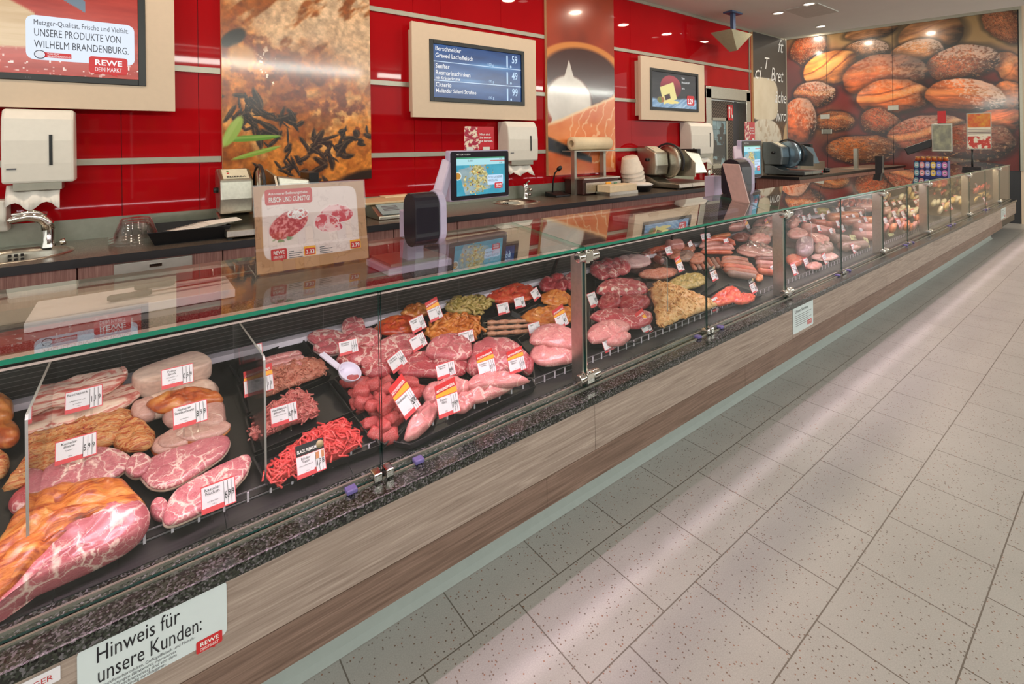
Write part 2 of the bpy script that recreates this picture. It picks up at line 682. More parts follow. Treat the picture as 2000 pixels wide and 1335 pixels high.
# ---------------------------------------------------------------- the room
CEIL = 3.27
WY = 3.60                                     # back wall
GX = ((8.30, 3.53), (8.86, 0.99))             # far end of the low ceiling
m = MB().box(-4, 16, -5, 8, -.05, 0)
tag(m.build('floor', M['floor']), 'pale terrazzo floor of staggered rectangular tiles', 'floor', kind='structure')
m = MB().prism(lambda a, b, c: Vector((a, b, c)), [(-4, -3.2), (9.78, -3.2), (8.86, .99), (8.30, 3.53), (8.30, 3.75), (-4, 3.75)], CEIL, CEIL + .1)
m.box(8.2, 16, -3.2, 8, 4.15, 4.25)
tag(m.build('ceiling', M['ceil']), 'plain white ceiling with recessed downlights', 'ceiling', kind='structure')

seams = [-1.85, -.9, .1, 1.07, 2.05, 3.02, 4.05, 4.70, 5.35]
m = MB()
zr = [0.0, 1.2, 1.54, 2.085, 2.66, CEIL]
xs_ = [-4, -2.8, -1.85, -.9, -.05, .33, .92, 1.80, 2.05, 2.68, 3.19, 4.22, 4.52, 5.72]
for i in range(len(xs_) - 1):
    m.box(xs_[i] + .0015, xs_[i + 1] - .0015, WY, WY + .02, 1.2, CEIL)
m.box(5.72, 6.02, WY, WY + .02, 0, CEIL)
m.box(7.215, 8.43, WY, WY + .02, 0, CEIL)
m.box(6.02, 7.215, WY, WY + .02, 2.37, CEIL)
m.box(-4, 5.72, WY + .001, WY + .02, 0, 1.2)
m.box(-4, 6.02, WY + .02, WY + .12, 0, CEIL, 1)
m.box(7.215, 8.43, WY + .02, WY + .12, 0, CEIL, 1)
m.box(6.02, 7.215, WY + .02, WY + .12, 2.37, CEIL, 1)
tag(m.build('wall_back', [M['redglass'], M['dark']]), 'glossy red glass back wall behind the counter', 'wall', kind='structure')
k = 0
for z, segs in ((1.538, [(-4, .447), (1.43, 3.2), (4.2, 6.0)]), (2.095, [(-4, .447), (1.43, 3.2), (4.2, 6.0)]), (2.655, [(-4, .447), (1.43, 3.2), (4.2, 8.43)]), (CEIL - .02, [(-4, 8.43)])):
    for x0, x1 in segs:
        k += 1
        m = MB().box(x0, x1, WY - .012, WY, z - .018, z + .018)
        tag(m.build('trim_%d' % k, M['railgrey']), kind='structure')
m = MB().box(7.225, 7.25, WY - .015, WY + .005, .95, CEIL - .04).box(8.385, 8.44, WY - .02, WY + .03, 0, CEIL)
tag(m.build('trim_20', M['railgrey']), kind='structure')
# backsplash of the worktop
m = MB().box(-4, 5.75, WY - .012, WY, 1.11, 1.225)
tag(m.build('trim_21', plain('backsplash_steel', (138, 142, 128), .3, .5)), kind='structure')

# door in the back wall
dr = bpy.data.objects.new('door_1', None)
COL.objects.link(dr)
dr.location = (6.62, WY, 0)
tag(dr, 'steel framed door with ribbed dark leaf and small window', 'door', kind='structure')
m = MB().box(6.03, 6.16, WY - .03, WY + .12, 0, 2.33).box(7.10, 7.21, WY - .03, WY + .12, 0, 2.33).box(6.03, 7.21, WY - .03, WY + .12, 2.20, 2.36)
m.build('door_frame', M['steel'], dr, .004)
t_ = NT('ribbed_door').set(.35, .6)
wv = t_.t.nodes.new('ShaderNodeTexWave')
wv.bands_direction = 'DIAGONAL'
wv.inputs['Scale'].default_value = 14
t_.l(t_.coord(), wv.inputs['Vector'])
t_.base(t_.ramp(wv.outputs['Color'], [(.2, lin(42, 38, 38)), (.8, lin(120, 104, 92))]))
t_.bump(wv.outputs['Color'], .4, .004)
m = MB().box(6.16, 6.88, WY + .06, WY + .10, .02, 2.19)
m.build('door_leaf', t_.m, dr)
MB().box(6.88, 7.10, WY + .09, WY + .11, .02, 2.19).build('side_panel', plain('dark_door_side', (58, 54, 62), .4), dr)
m = MB()
for a in ((6.27, 6.31, 1.25, 1.95), (6.66, 6.70, 1.25, 1.95), (6.27, 6.70, 1.25, 1.29), (6.27, 6.70, 1.91, 1.95)):
    m.box(a[0], a[1], WY + .045, WY + .062, a[2], a[3])
m.build('window_frame', M['alu'], dr)


def doorpane(X, Y):
    c = lerp(np.array([150, 190, 205]), [96, 120, 128], fbm(X * 3, Y * 6, 3, 4))
    line = ((np.abs((X * 3) % 1 - .5) > .46) | (np.abs((Y * 5) % 1 - .5) > .46)) & (Y > .5)
    c = np.where(line[..., None], c * .8, c)
    d = sstep(.42, .5, fbm(X * 4, Y * 5, 4, 9) + .35 * (Y < .45) * (Y > .2) - .2 * (Y > .7))
    return lerp(c, [48, 56, 62], d)


M['printmat'] = attr_mat('gloss_print', .3)
M['printcoat'] = attr_mat('glass_print', .25, 0, 0.65)
M['screen'] = attr_mat('screen_glow', .2, 1.0)
painted('window_pane', dr, Fr((6.31, WY + .055, 1.29), (1, 0, 0), (0, 0, 1)), .35, .62, 60, 100, doorpane, M['printcoat'])
MB().tube([(6.84, WY + .05, 1.20), (6.84, WY - .0, 1.20), (6.76, WY - .0, 1.20)], .012).build('door_handle', M['steel'], dr)
sg = MB().box(6.72, 6.86, WY + .05, WY + .062, 1.92, 2.14).build('exit_sign', M['red'], dr)
MB().box(6.745, 6.765, WY + .045, WY + .051, 1.96, 2.06).box(6.735, 6.775, WY + .045, WY + .051, 2.075, 2.11).box(6.80, 6.84, WY + .045, WY + .051, 1.95, 2.0).box(6.80, 6.815, WY + .045, WY + .051, 1.95, 2.1).build('running_figure', M['whiteink'], dr)

# far bread-picture wall
K = 1.5
A0 = Vector((GX[0][0] * K, GX[0][1] * K, 0))
A1 = Vector((GX[1][0] * K, GX[1][1] * K, 0))
wdir = (A1 - A0).normalized()
wlen = (A1 - A0).length
BR = Fr((A0.x, A0.y, 0), wdir, (0, 0, 1))
m = MB().fbox(BR, -1.2, wlen, 0, 4.12, -.1, -.012)
tag(m.build('wall_right', M['dark']), 'far wall faced with glass panels printed with bread loaves', 'wall', kind='structure')
m = MB().fbox(BR, wlen, wlen + 2.5, 0, 4.12, -.1, 0)
tag(m.build('wall_front', M['panelwhite']), 'white wall strip beside the bread picture', 'wall', kind='structure')
m = MB().fbox(BR, -.1, wlen + .02, 4.04, 4.12, 0, .04)
tag(m.build('trim_22', M['railgrey']), kind='structure')
m = MB().fbox(BR, wlen - .01, wlen + .03, 1.0, 4.12, 0, .03)
tag(m.build('trim_23', M['railgrey']), kind='structure')

# ---------------------------------------------------------------- ceiling fittings
for i, (u, v) in enumerate(((1520, 25), (1603, 51), (1580, 7), (1092, -12), (1221, -60), (700, -60), (1330, -20))):
    p = atz(u, v, CEIL)
    if i >= 3: p = Vector(((2.2, 2.5), (3.6, 2.8), (.6, 2.6), (5.0, 2.9))[i - 3] + (CEIL,))
    lab = ('recessed round downlight nearest the red wall', 'recessed round downlight farthest along the ceiling', 'recessed round downlight cut by the top edge')[i] if i < 3 else 'recessed round downlight above the serving aisle'
    t = thing('downlight', lab, 'downlight', p, 'recessed downlights')
    MB().lathe(p, [(.075, -.004), (.062, -.012), (.058, 0)], 24).build('trim_ring', M['white'], t)
    MB().lathe(p, [(0, -.003), (.058, -.003)], 24).build('lamp', M['lamp'], t)
p = atz(1590, 12, CEIL)
t = thing('ceiling_vent', 'flush grey square air vent in the white ceiling', 'vent', (6.95, 2.75, CEIL))
fr = Fr((6.6, 2.45, CEIL - .001), (1, 0, 0), (0, 1, 0))
MB().box(6.55, 7.2, 2.42, 2.80, CEIL - .012, CEIL).build('vent_plate', plain('vent_grey', (196, 192, 186), .7), t)
m = MB()
for k in range(3): m.fbox(Fr((9.0 + k * .09, .72, CEIL - .012), (1, -.25, 0), (0, 1, 0)), 0, .05, -.55, .3, 0, .012)
# pendant speaker
p = aty(1430, 60, 3.25)
t = thing('ceiling_loudspeaker', 'wedge shaped grey loudspeaker hung from the ceiling', 'loudspeaker', (p.x, p.y, CEIL))
q = aty(1432, 80, 3.25)
m = MB()
pts = [q + Vector(v) for v in ((-.26, -.12, .10), (.26, -.12, .10), (.26, .16, .10), (-.26, .16, .10), (0, -.05, -.13), (0, .05, -.13))]
m.add(pts, [(0, 1, 4), (1, 2, 5, 4), (2, 3, 5), (3, 0, 4, 5), (0, 3, 2, 1)])
m.build('housing', plain('olive_grey', (150, 146, 122), .5), t)
MB().box(q.x - .03, q.x + .03, q.y - .02, q.y + .02, q.z + .08, CEIL - .02).build('bracket', plain('bracket_blue', (84, 104, 140), .4, .5), t)
MB().box(q.x - .13, q.x + .13, q.y - .06, q.y + .06, CEIL - .02, CEIL).build('mounting_plate', plain('bracket_blue2', (84, 104, 140), .4, .5), t)

# ---------------------------------------------------------------- shelves opposite, added unseen so the red glass has something to mirror
def goods(X0_, n, seed):
    rr = random.Random(seed)
    m_ = MB()
    for lv in range(5):
        x_ = X0_ + .03
        while x_ < X0_ + 2.85:
            w_ = rr.uniform(.08, .2)
            c_i = rr.randrange(5)
            m_.box(x_, x_ + w_ - .01, -3.35, -3.1, .33 + .4 * lv, .33 + .4 * lv + rr.uniform(.16, .3), c_i)
            x_ += w_
    return m_


GM = [plain('goods_%s' % n_, c, .5) for n_, c in (('yellow', (190, 150, 60)), ('blue', (70, 80, 130)), ('cream', (196, 184, 160)), ('brown', (110, 80, 60)), ('green', (80, 110, 70)))]
for k_ in range(5):
    xx = -3 + 3.0 * k_
    t = thing('added_shelf', 'added unseen shelf unit of packaged goods opposite the counter, %s from the left' % ('first', 'second', 'third', 'fourth', 'fifth')[k_], 'shelf', (xx + 1.5, -3.3, 0), 'added unseen shelves opposite the counter')
    MB().box(xx, xx + 2.98, -3.6, -3.55, 0, 2.35).build('back_panel', M['dark'], t)
    m = MB()
    for lv in range(6): m.box(xx, xx + 2.98, -3.55, -3.05, .3 + .4 * lv, .32 + .4 * lv)
    m.build('shelf_boards', M['alu'], t)
    g_ = goods(xx, 5, k_).build('packaged_goods', GM, t)
    g_['kind'] = 'stuff'
    for lv in range(5): MB().box(xx, xx + 2.98, -3.049, -3.042, .29 + .4 * lv, .325 + .4 * lv).build('price_strip', M['papertag'], t)

# ---------------------------------------------------------------- the refrigerated counter
X0, X1 = -1.6, 12.35
GY, GZ, GS = 1.525, 1.146, .09                 # front pane; glass top front edge and slope
DY0, DZ0, DS = 1.65, .556, .30                 # deck
DY1 = 2.29


def deck(y): return DZ0 + DS * (y - DY0)


M['lilaccap'] = plain('lilac_cap', (120, 108, 170), .35)
POST = [-.42, 1.573, 3.53, 5.55, 7.09, 9.15, 11.4]
MID = [.63, 2.55, 4.53, 6.31, 8.1, 10.25]
ct = thing('refrigerated_counter', 'long glass fronted refrigerated meat counter with oak panels', 'display counter', (5.0, 1.9, 0))
ups = [X0, -.35, 1.553, 3.454, 5.36, 7.26, 9.16, 11.06, X1]
for a, b in zip(ups[:-1], ups[1:]):
    MB().box(a + .001, b - .001, 1.45, 1.47, .299, .499).build('front_panel', M['oak'], ct)
los = [X0, .175, 1.278, 2.829, 4.38, 5.93, 7.48, 9.03, 11.05]
los = [X0, -.27, 1.278, 2.829, 4.38, 5.93, 7.48, 9.03, 11.05]
for a, b in zip(los[:-1], los[1:]):
    MB().box(a + .001, b - .001, 1.452, 1.47, .176, .295).build('lower_panel', M['oakdark'], ct)
m = MB()
prof = [(1.60, .178), (1.585, .178), (1.583, .05), (1.573, .018), (1.555, .002), (1.60, .002)]
fr = Fr((X0, 0, 0), (0, 1, 0), (0, 0, 1))
m.prism(fr, prof, 0, 11.0 - X0)
m.build('plinth', M['greyplinth'], ct)
MB().box(X0, X1, 1.47, 2.3, .18, .30).build('underside', M['black'], ct)
MB().box(X0, X1, 1.436, 1.60, .499, .533).build('granite_sill', M['granite'], ct, .006)
m = MB().box(X0, X1, 1.548, 1.556, .533, .541).box(X0, X1, 1.508, 1.514, .533, .538)
m.build('glass_channel', M['alu'], ct)
# black trough, deck and back panel
t_ = NT('black_case_steel').set(.45)
t_.base(t_.ramp(t_.noise(t_.coord(), 60, 4).outputs['Fac'], [(.35, lin(12, 12, 12)), (.7, lin(22, 22, 21))]))
M['case'] = t_.m
m = MB()
for a in np.arange(X0, X1, .36):
    b = min(a + .36, X1)
    m.prism(Fr((a + .001, 0, 0), (0, 1, 0), (0, 0, 1)), [(1.585, .48), (1.585, .535), (1.645, .55), (1.655, .53), (1.655, .48)], 0, b - a - .002)
m.build('front_trough', M['case'], ct)
m = MB()
for a in np.arange(X0, X1, .36):
    b = min(a + .36, X1)
    m.prism(Fr((a + .001, 0, 0), (0, 1, 0), (0, 0, 1)), [(DY0, DZ0 - .03), (DY1, deck(DY1) - .03), (DY1, deck(DY1)), (DY0, DZ0)], 0, b - a - .002)
m.build('display_deck', M['case'], ct)
t_ = NT('black_ribbed_panel').set(.3)
br = t_.t.nodes.new('ShaderNodeTexBrick')
br.offset = .5
for k_, v_ in (('Scale', 1.0), ('Brick Width', .36), ('Row Height', .0165), ('Mortar Size', .0009), ('Mortar Smooth', .2)): br.inputs[k_].default_value = v_
br.offset = 0.0
t_.l(t_.coord(rot=(math.radians(90), 0, 0)), br.inputs['Vector'])
t_.base(t_.mix(br.outputs['Fac'], lin(26, 26, 26), lin(92, 90, 88)))
M['ribbed'] = t_.m
MB().box(X0, X1, DY1, DY1 + .02, deck(DY1), .968).build('back_panel', M['ribbed'], ct)
MB().box(X0, X1, DY1 - .05, DY1, deck(DY1) + .012, deck(DY1) + .034).build('back_rail', plain('lilac_white_rail', (216, 208, 222), .35), ct)
MB().box(X0, X1, 2.17, 2.64, .968, 1.0).build('staff_shelf', M['shelfstone'], ct, .004)
MB().box(X0, X1, 2.31, 2.60, .3, .968).build('rear_housing', M['panelwhite'], ct)
# wire price rail
m = MB()
for z in (.552, .577): m.box(X0, X1, 1.646, 1.649, z, z + .003)
m.build('rail_wire', plain('rail_grey', (112, 110, 114), .3), ct)
m = MB()
for a in np.arange(X0, X1, .062): m.box(a, a + .006, 1.642, 1.645, .549, .578)
m.build('price_rail', plain('rail_lilac', (206, 198, 210), .3), ct)
# front panes and glass tops
brk = sorted(POST + MID)
brk = [X0] + brk + [X1]
for a, b in zip(brk[:-1], brk[1:]):
    m = MB()
    a2, b2 = a + .0035, b - .0035
    m.box(a2, b2, GY - .004, GY + .004, .536, 1.135)
    m.mi = [1 if k_ in (0, 1, 3, 5) else 0 for k_ in range(6)]
    m.build('front_pane', [M['glass'], M['edgedark']], ct, fixn=True)


def gtop(y): return GZ + GS * (y - GY)


tops = [X0] + POST + [X1]
for a, b in zip(tops[:-1], tops[1:]):
    m = MB()
    m.hexa([(a + .0015, 1.512, gtop(1.512) - .006), (b - .0015, 1.512, gtop(1.512) - .006), (b - .0015, 2.04, gtop(2.04) - .006), (a + .0015, 2.04, gtop(2.04) - .006),
            (a + .0015, 1.512, gtop(1.512) + .006), (b - .0015, 1.512, gtop(1.512) + .006), (b - .0015, 2.04, gtop(2.04) + .006), (a + .0015, 2.04, gtop(2.04) + .006)])
    m.mi = [0, 0, 1, 1, 2, 1]
    m.build('glass_top', [M['glasstop'], M['edge'], M['alu']], ct)
    m = MB().box(a + .02, b - .02, 1.545, 1.62, 1.122, 1.128).box(a + .02, b - .02, 1.545, 1.549, 1.116, 1.138)
    m.build('lamp_profile', plain('lamp_rail_pink', (226, 196, 196), .35), ct)
for i, x in enumerate(POST):
    m = MB().box(x, x + .030, 1.537, 1.607, .535, 1.115)
    ps = m.build('post', M['steel'], ct, .002)
    for z in (.575, 1.108):
        m = MB()
        m.lathe((x - .045, 1.519, z), [(0, 0), (.019, 0), (.023, .004), (.023, .034), (.012, .036), (.012, .05)], 20, axis=(1, 0, 0))
        m.lathe((x + .035, 1.519, z), [(.012, -.01), (.012, 0), (.021, .002), (.023, .006), (.023, .04), (.019, .044), (0, .044)], 20, axis=(1, 0, 0))
        m.box(x - .008, x + .036, 1.50, 1.54, z - .022, z + .022)
        m.lathe((x + .014, 1.515, z - .03), [(0, 0), (.012, 0), (.012, .06), (0, .06)], 14)
        m.build('clamp', M['chrome'], ps, .002)
for x in MID:
    for d in (-.034, .006): MB().box(x + d, x + d + .028, 1.498, 1.54, .536, .562).build('foot_clamp', M['chrome'], ct, .004)
    for d in (-.12, .11): MB().box(x + d, x + d + .034, 1.50, 1.53, .534, .548).build('clamp_cap', M['lilaccap'], ct, .004)
# upright acrylic dividers between the sections
DIV = [-.215, .315, 2.40, 4.35, 5.6, 6.9, 8.4]
for x in DIV:
    m = MB().prism(Fr((x, 0, 0), (0, 1, 0), (0, 0, 1)), [(1.675, deck(1.675) - .0), (2.24, deck(2.24)), (2.24, .90), (2.16, .935), (1.685, .955), (1.675, .945)], 0, .006)
    m.mi = [0, 0] + [1] * 6
    m.build('divider', [M['acryl'], plain('divider_edge', (150, 150, 146), .2)], ct)
MB().tube([(2.05, 2.26, .80), (2.10, 2.2, 1.0), (2.12, 2.05, 1.15)], .012).tube([(2.10, 2.2, .98), (2.16, 2.26, .93)], .006).build('glass_strut', M['black'], ct)
MB().tube([(3.30, 2.26, .85), (3.30, 2.2, 1.0), (3.32, 2.05, 1.15)], .012).build('glass_strut', M['black'], ct)
# ---------------------------------------------------------------- printed panels on the back wall
def ell(X, Y, cx, cy, rx, ry, rot=0.0):
    a = math.radians(rot)
    dx, dy = X - cx, Y - cy
    u = (dx * math.cos(a) + dy * math.sin(a)) / rx
    v = (-dx * math.sin(a) + dy * math.cos(a)) / ry
    return np.sqrt(u * u + v * v), u, v


def roast(X, Y):
    x, y = X * 1.0, Y * 1.9
    w = fbm(x * 3, y * 3, 4, 3) - .5
    d = x * .9 + y * .55                                     # runs down to the right
    n = fbm((x * .8 - y * .6) * 7 + w * 2, (x * .6 + y * .8) * 3 + w * 2, 5, 11)
    c = lerp(np.array([150, 78, 26]) + 0 * X[..., None], [222, 138, 54], sstep(.3, .7, n))
    c = lerp(c, [232, 176, 108], sstep(.58, .75, fbm(x * 5 + w, y * 4, 4, 21)) * .8)
    pale = sstep(.0, .34, y - .95 + .55 * x + w * .5 - .1)
    pc = lerp(np.array([196, 158, 122]) + 0 * X[..., None], [222, 196, 166], fbm(x * 4 - y * 3, y * 6, 4, 31))
    pc = lerp(pc, [140, 74, 28], sstep(.56, .7, fbm((x + y) * 2.2 + 3, (y - x) * 6, 4, 41)))
    c = lerp(c, pc, pale * .9)
    crust = sstep(.5, .62, fbm(x * 9, y * 9, 5, 51)) * np.exp(-((y - .72 + .5 * (x - .45)) / .26) ** 2)
    c = lerp(c, [104, 40, 14], crust * .85)
    hi = sstep(.72, .8, fbm(x * 26, y * 30, 3, 61)) * np.exp(-(((x - .3) / .1) ** 2 + ((y - .8) / .12) ** 2))
    c = lerp(c, [255, 240, 220], np.clip(hi * 2, 0, 1))
    c = c * (.72 + .56 * fbm(x * 34 + w * 3, y * 34, 4, 71))[..., None]
    rng = random.Random(4)
    for (gx_, gy_, sp_, n_) in ((.16, .52, .11, 16), (.27, .36, .09, 16), (.42, .46, .12, 9), (.62, .30, .08, 15), (.78, .26, .11, 16), (.42, .14, .13, 16), (.56, .07, .1, 8), (.14, .44, .08, 12), (.88, .36, .08, 6)):
        for i in range(n_):
            cx, cy = rng.gauss(gx_, sp_ * .6), rng.gauss(gy_, sp_ * .5)
            e, u, v = ell(x + w * .09, y + w * .09, cx, cy, rng.uniform(.025, .085), rng.uniform(.009, .024), rng.choice((-50, -30, 20, 60, -75)) + rng.uniform(-20, 20))
            k_ = fbm(x * 60, y * 60, 2, i)
            c = lerp(c, lerp(np.array([20., 18, 20]) + 0 * X[..., None], [64, 48, 44], k_), sstep(1.2, .75, e) * .93)
            c = lerp(c, [176, 140, 100], np.exp(-((v - .45) / .22) ** 2) * (e < 1) * .35)
    e, u, v = ell(x, y, .07, .98, .1, .05, 40)
    c = lerp(c, [40, 34, 30], sstep(1.1, .7, e))
    for (cx, cy, r1, r2, ro, col) in ((.17, .315, .19, .022, 4, (98, 150, 50)), (.06, .36, .12, .04, 62, (150, 180, 84)), (.2, .215, .16, .018, 16, (132, 164, 60))):
        e, u, v = ell(x, y, cx, cy, r1, r2, ro)
        c = lerp(c, np.array(col), sstep(1.05, .8, e))
        c = lerp(c, [190, 206, 120], sstep(.5, .2, np.abs(v - .3)) * (e < 1) * .4)
    e, u, v = ell(x, y, .95, -.02, .28, .1, 10)
    c = lerp(c, [44, 26, 18], sstep(1.1, .7, e))
    e, u, v = ell(x, y, .12, .86, .1, .1, 0)
    c = lerp(c, [226, 170, 100], sstep(1.1, .6, e) * .7)
    return c


def salmon(X, Y):
    x, y = X, Y * 1.95
    w = fbm(x * 4, y * 4, 4, 5) - .5
    c = lerp(np.array([120, 40, 18]) + 0 * X[..., None], [190, 66, 28], fbm(x * 2, y * 2.2, 3, 8))
    e, u, v = ell(x, y, .5, 1.02, .62, .33, 0)               # bread ring
    ring = sstep(.16, .08, np.abs(e - 1.0))
    c = lerp(c, [216, 138, 66], ring * .95)
    c = lerp(c, [60, 26, 20], sstep(1.0, .86, e) * .9)
    wht = sstep(.0, .02, np.minimum((y - .48 - .3 * x), (1.2 - np.abs(x - .30) * 2.6 - y) + w * .06))
    wht = np.maximum(wht, sstep(1.05, .9, ell(x, y, .30, .75, .33, .28)[0]) * (y > .46 + .36 * x))
    c = lerp(c, lerp(np.array([196, 190, 184]) + 0 * X[..., None], [238, 232, 226], fbm(x * 5, y * 5, 4, 6)), wht)
    flesh = sstep(-.015, .015, (.50 + .34 * x + w * .05) - y)
    fc = lerp(np.array([206, 92, 38]) + 0 * X[..., None], [240, 152, 92], fbm(x * 3 + 2, y * 5, 4, 14))
    vein = sstep(.05, .015, np.abs(((x * 3.2 - y * 1.6 + w * 1.1) % .42) - .2)) * (x > .25)
    fc = lerp(fc, [250, 204, 160], vein * .75)
    c = lerp(c, fc, flesh)
    c = lerp(c, [250, 214, 168], sstep(.03, .0, np.abs(.50 + .34 * x + w * .05 - y)) * .8)
    dk = sstep(.02, -.02, np.abs(y - .30 + .28 * x) - .09 * (1 - x) ** .7) * (x < .62)
    c = lerp(c, [50, 58, 66], dk)
    low = sstep(.02, -.02, y - .25 + .22 * x)
    lc = lerp(np.array([206, 74, 34]) + 0 * X[..., None], [234, 140, 84], fbm(x * 3, y * 7, 4, 24))
    lc = lerp(lc, [228, 196, 176], sstep(.62, 1.0, x + w * .5) * .8)
    c = lerp(c, lc, low)
    return c


def chalk_cheese(X, Y):
    x, y = X, Y * 2.1
    c = lerp(np.array([40, 40, 42]) + 0 * X[..., None], [58, 58, 60], fbm(x * 5, y * 5, 4, 3))
    c = lerp(c, lerp(np.array([96, 62, 34]) + 0 * X[..., None], [40, 26, 20], sstep(.45, .6, fbm(x * 12, y * 14, 4, 7))), sstep(.9, .8, y) * (x > .5))
    e, u, v = ell(x, y, .3, 1.18, .42, .30)
    sq = (np.abs(u) ** 4 + np.abs(v) ** 4) ** .25
    c = lerp(c, lerp(np.array([216, 202, 176]) + 0 * X[..., None], [236, 226, 204], fbm(x * 6, y * 6, 4, 9)), sstep(1.04, .98, sq))
    e, u, v = ell(x, y, .34, .46, .5, .43)
    sq = (np.abs(u) ** 2.6 + np.abs(v) ** 2.6) ** (1 / 2.6)
    c = lerp(c, lerp(np.array([206, 196, 178]) + 0 * X[..., None], [240, 234, 220], fbm(x * 8, y * 8, 4, 19)), sstep(1.03, .98, sq))
    c = lerp(c, [176, 150, 124], sstep(.6, .7, fbm(x * 14, y * 12, 3, 29)) * (sq < 1) * .5)
    e, u, v = ell(x, y, 1.0, .35, .14, .5)
    c = lerp(c, [204, 170, 130], sstep(1.05, .95, e))
    return c


LPX = [  # pixel centre, radii, rotation, colour, flour, slash, seeds
    (1818, 68, 62, 32, 6, (146, 96, 56), .0, .5, 0), (1966, 48, 40, 38, 30, (140, 82, 52), .0, 0, 1), (1700, 62, 50, 14, 8, (150, 100, 60), .1, .4, 0), (1578, 96, 34, 25, -6, (130, 60, 30), .3, 0, 1),
    (1691, 97, 42, 17, -4, (146, 96, 60), .8, 0, 1), (1790, 102, 50, 22, 8, (186, 120, 70), .9, .3, 0), (1626, 131, 56, 30, 28, (214, 124, 52), .0, 1, 0), (1977, 135, 32, 34, 30, (190, 106, 54), .3, .4, 0),
    (1877, 124, 74, 30, 16, (146, 72, 34), .85, .2, 1), (1722, 150, 78, 40, 12, (164, 78, 34), .45, .3, 0), (1590, 183, 40, 23, 10, (150, 74, 40), .8, .6, 1), (1968, 188, 34, 27, 0, (200, 108, 52), .2, 0, 0),
    (1743, 190, 72, 32, 4, (196, 96, 42), .35, .9, 0), (1883, 188, 78, 30, -22, (176, 90, 44), .95, .5, 0), (1630, 236, 38, 18, -4, (146, 76, 36), .1, .5, 1), (1560, 236, 32, 40, 0, (182, 84, 36), .75, 0, 0),
    (1720, 236, 42, 20, -28, (146, 64, 30), .3, 0, 1), (1950, 236, 44, 22, 14, (204, 100, 54), .1, .4, 0), (1812, 258, 80, 31, 18, (146, 74, 48), .5, .8, 1), (1680, 291, 66, 25, -2, (146, 78, 34), .1, 0, 2), (1902, 278, 76, 34, -8, (112, 52, 30), .3, 0, 2),
]


def brpix(u, v):
    d = ray(u, v)
    k = (BR.o - Vector((0, 0, H))).dot(BR.n) / d.dot(BR.n)
    p = d * k + Vector((0, 0, H)) - BR.o
    return p.dot(BR.x) / wlen, (p.z - 1.0) / 3.04


LOAF = []
for (u_, v_, ru_, rv_, ro_, col_, fl_, sl_, sd_) in LPX:
    a_, b_ = brpix(u_, v_), brpix(u_ + ru_, v_)
    c2_ = brpix(u_, v_ - rv_)
    LOAF.append((a_[0], a_[1], abs(b_[0] - a_[0]) * 1.08, abs(c2_[1] - a_[1]) * 1.12, ro_, col_, fl_, sl_, sd_))


def bread(X, Y):
    ar = 1.0
    w = fbm(X * 5, Y * 4, 4, 3) - .5
    c = lerp(np.array([112, 20, 18]) + 0 * X[..., None], [70, 30, 20], fbm(X * 3, Y * 3, 3, 5))
    c = lerp(c, [150, 118, 76], sstep(.72, .98, Y + .25 * (X - .3) + w * .2))
    c = lerp(c, lerp(np.array([84, 56, 28]) + 0 * X[..., None], [150, 112, 58], fbm(X * 40 - Y * 14, Y * 6, 3, 13)), np.exp(-(((X - .2) / .09) ** 2 + ((Y - .33) / .13) ** 2)) * .9)
    for i, (cx, cy, r1, r2, ro, col, fl, sl, seed) in enumerate(LOAF):
        w2 = fbm(X * 9 + i, Y * 8 + i, 3, 50 + i) - .5
        e, u, v = ell(X * ar + w * .02 + w2 * .03, Y + w * .03 + w2 * .04, cx, cy, r1, r2, ro)
        ins = sstep(1.02, .96, e)
        n = fbm(u * 3 + i, v * 3, 4, 100 + i)
        ridge = fbm(u * 3 + v * 2 + i, v * 9 + i, 4, 140 + i)
        k = np.clip(1.12 - .6 * e ** 2.4 + .32 * v - .28 * u + (n - .5) * .7 + (ridge - .5) * .6, .2, 1.5)
        lc = np.array(col) * k[..., None]
        if seed:
            s = fbm(u * (26 if seed == 1 else 16) + i, v * 14, 3, 200 + i)
            lc = lerp(lc, np.array([60, 30, 18]), sstep(.5, .6, s) * .6)
            lc = lerp(lc, np.array([206, 156, 110]), sstep(.62, .7, s) * .5)
        if sl:
            sv = np.abs(v - .18 - .22 * np.sin(u * 2 + i) - .3 * w2)
            lc = lerp(lc, np.array([232, 164, 96]), sstep(.26, .04, sv) * .7 * sl)
            lc = lerp(lc, np.array([92, 40, 18]), sstep(.06, .02, np.abs(sv - .25)) * .6 * sl)
        if fl:
            ff = sstep(.40, .72, fbm(u * 16 + i * 3, v * 14, 5, 300 + i) + .30 * v + .22 * u - .08)
            lc = lerp(lc, np.array([230, 200, 184]), ff * fl * .75)
        c = lerp(c * (1 - .45 * sstep(1.25, 1.0, e))[..., None], lc, ins)
    return c


def poster(name, label, x0, x1, z0, z1, func, nx, ny, rough='printcoat'):
    t = thing(name, label, 'poster', ((x0 + x1) / 2, WY - .03, z0))
    MB().box(x0, x1, WY - .032, WY - .001, z0, z1).build('panel_edge', plain('panel_edge', (226, 190, 140), .4), t)
    painted('print', t, Fr((x0, WY - .034, z0), (1, 0, 0), (0, 0, 1)), x1 - x0, z1 - z0, nx, ny, func, M[rough])
    return t


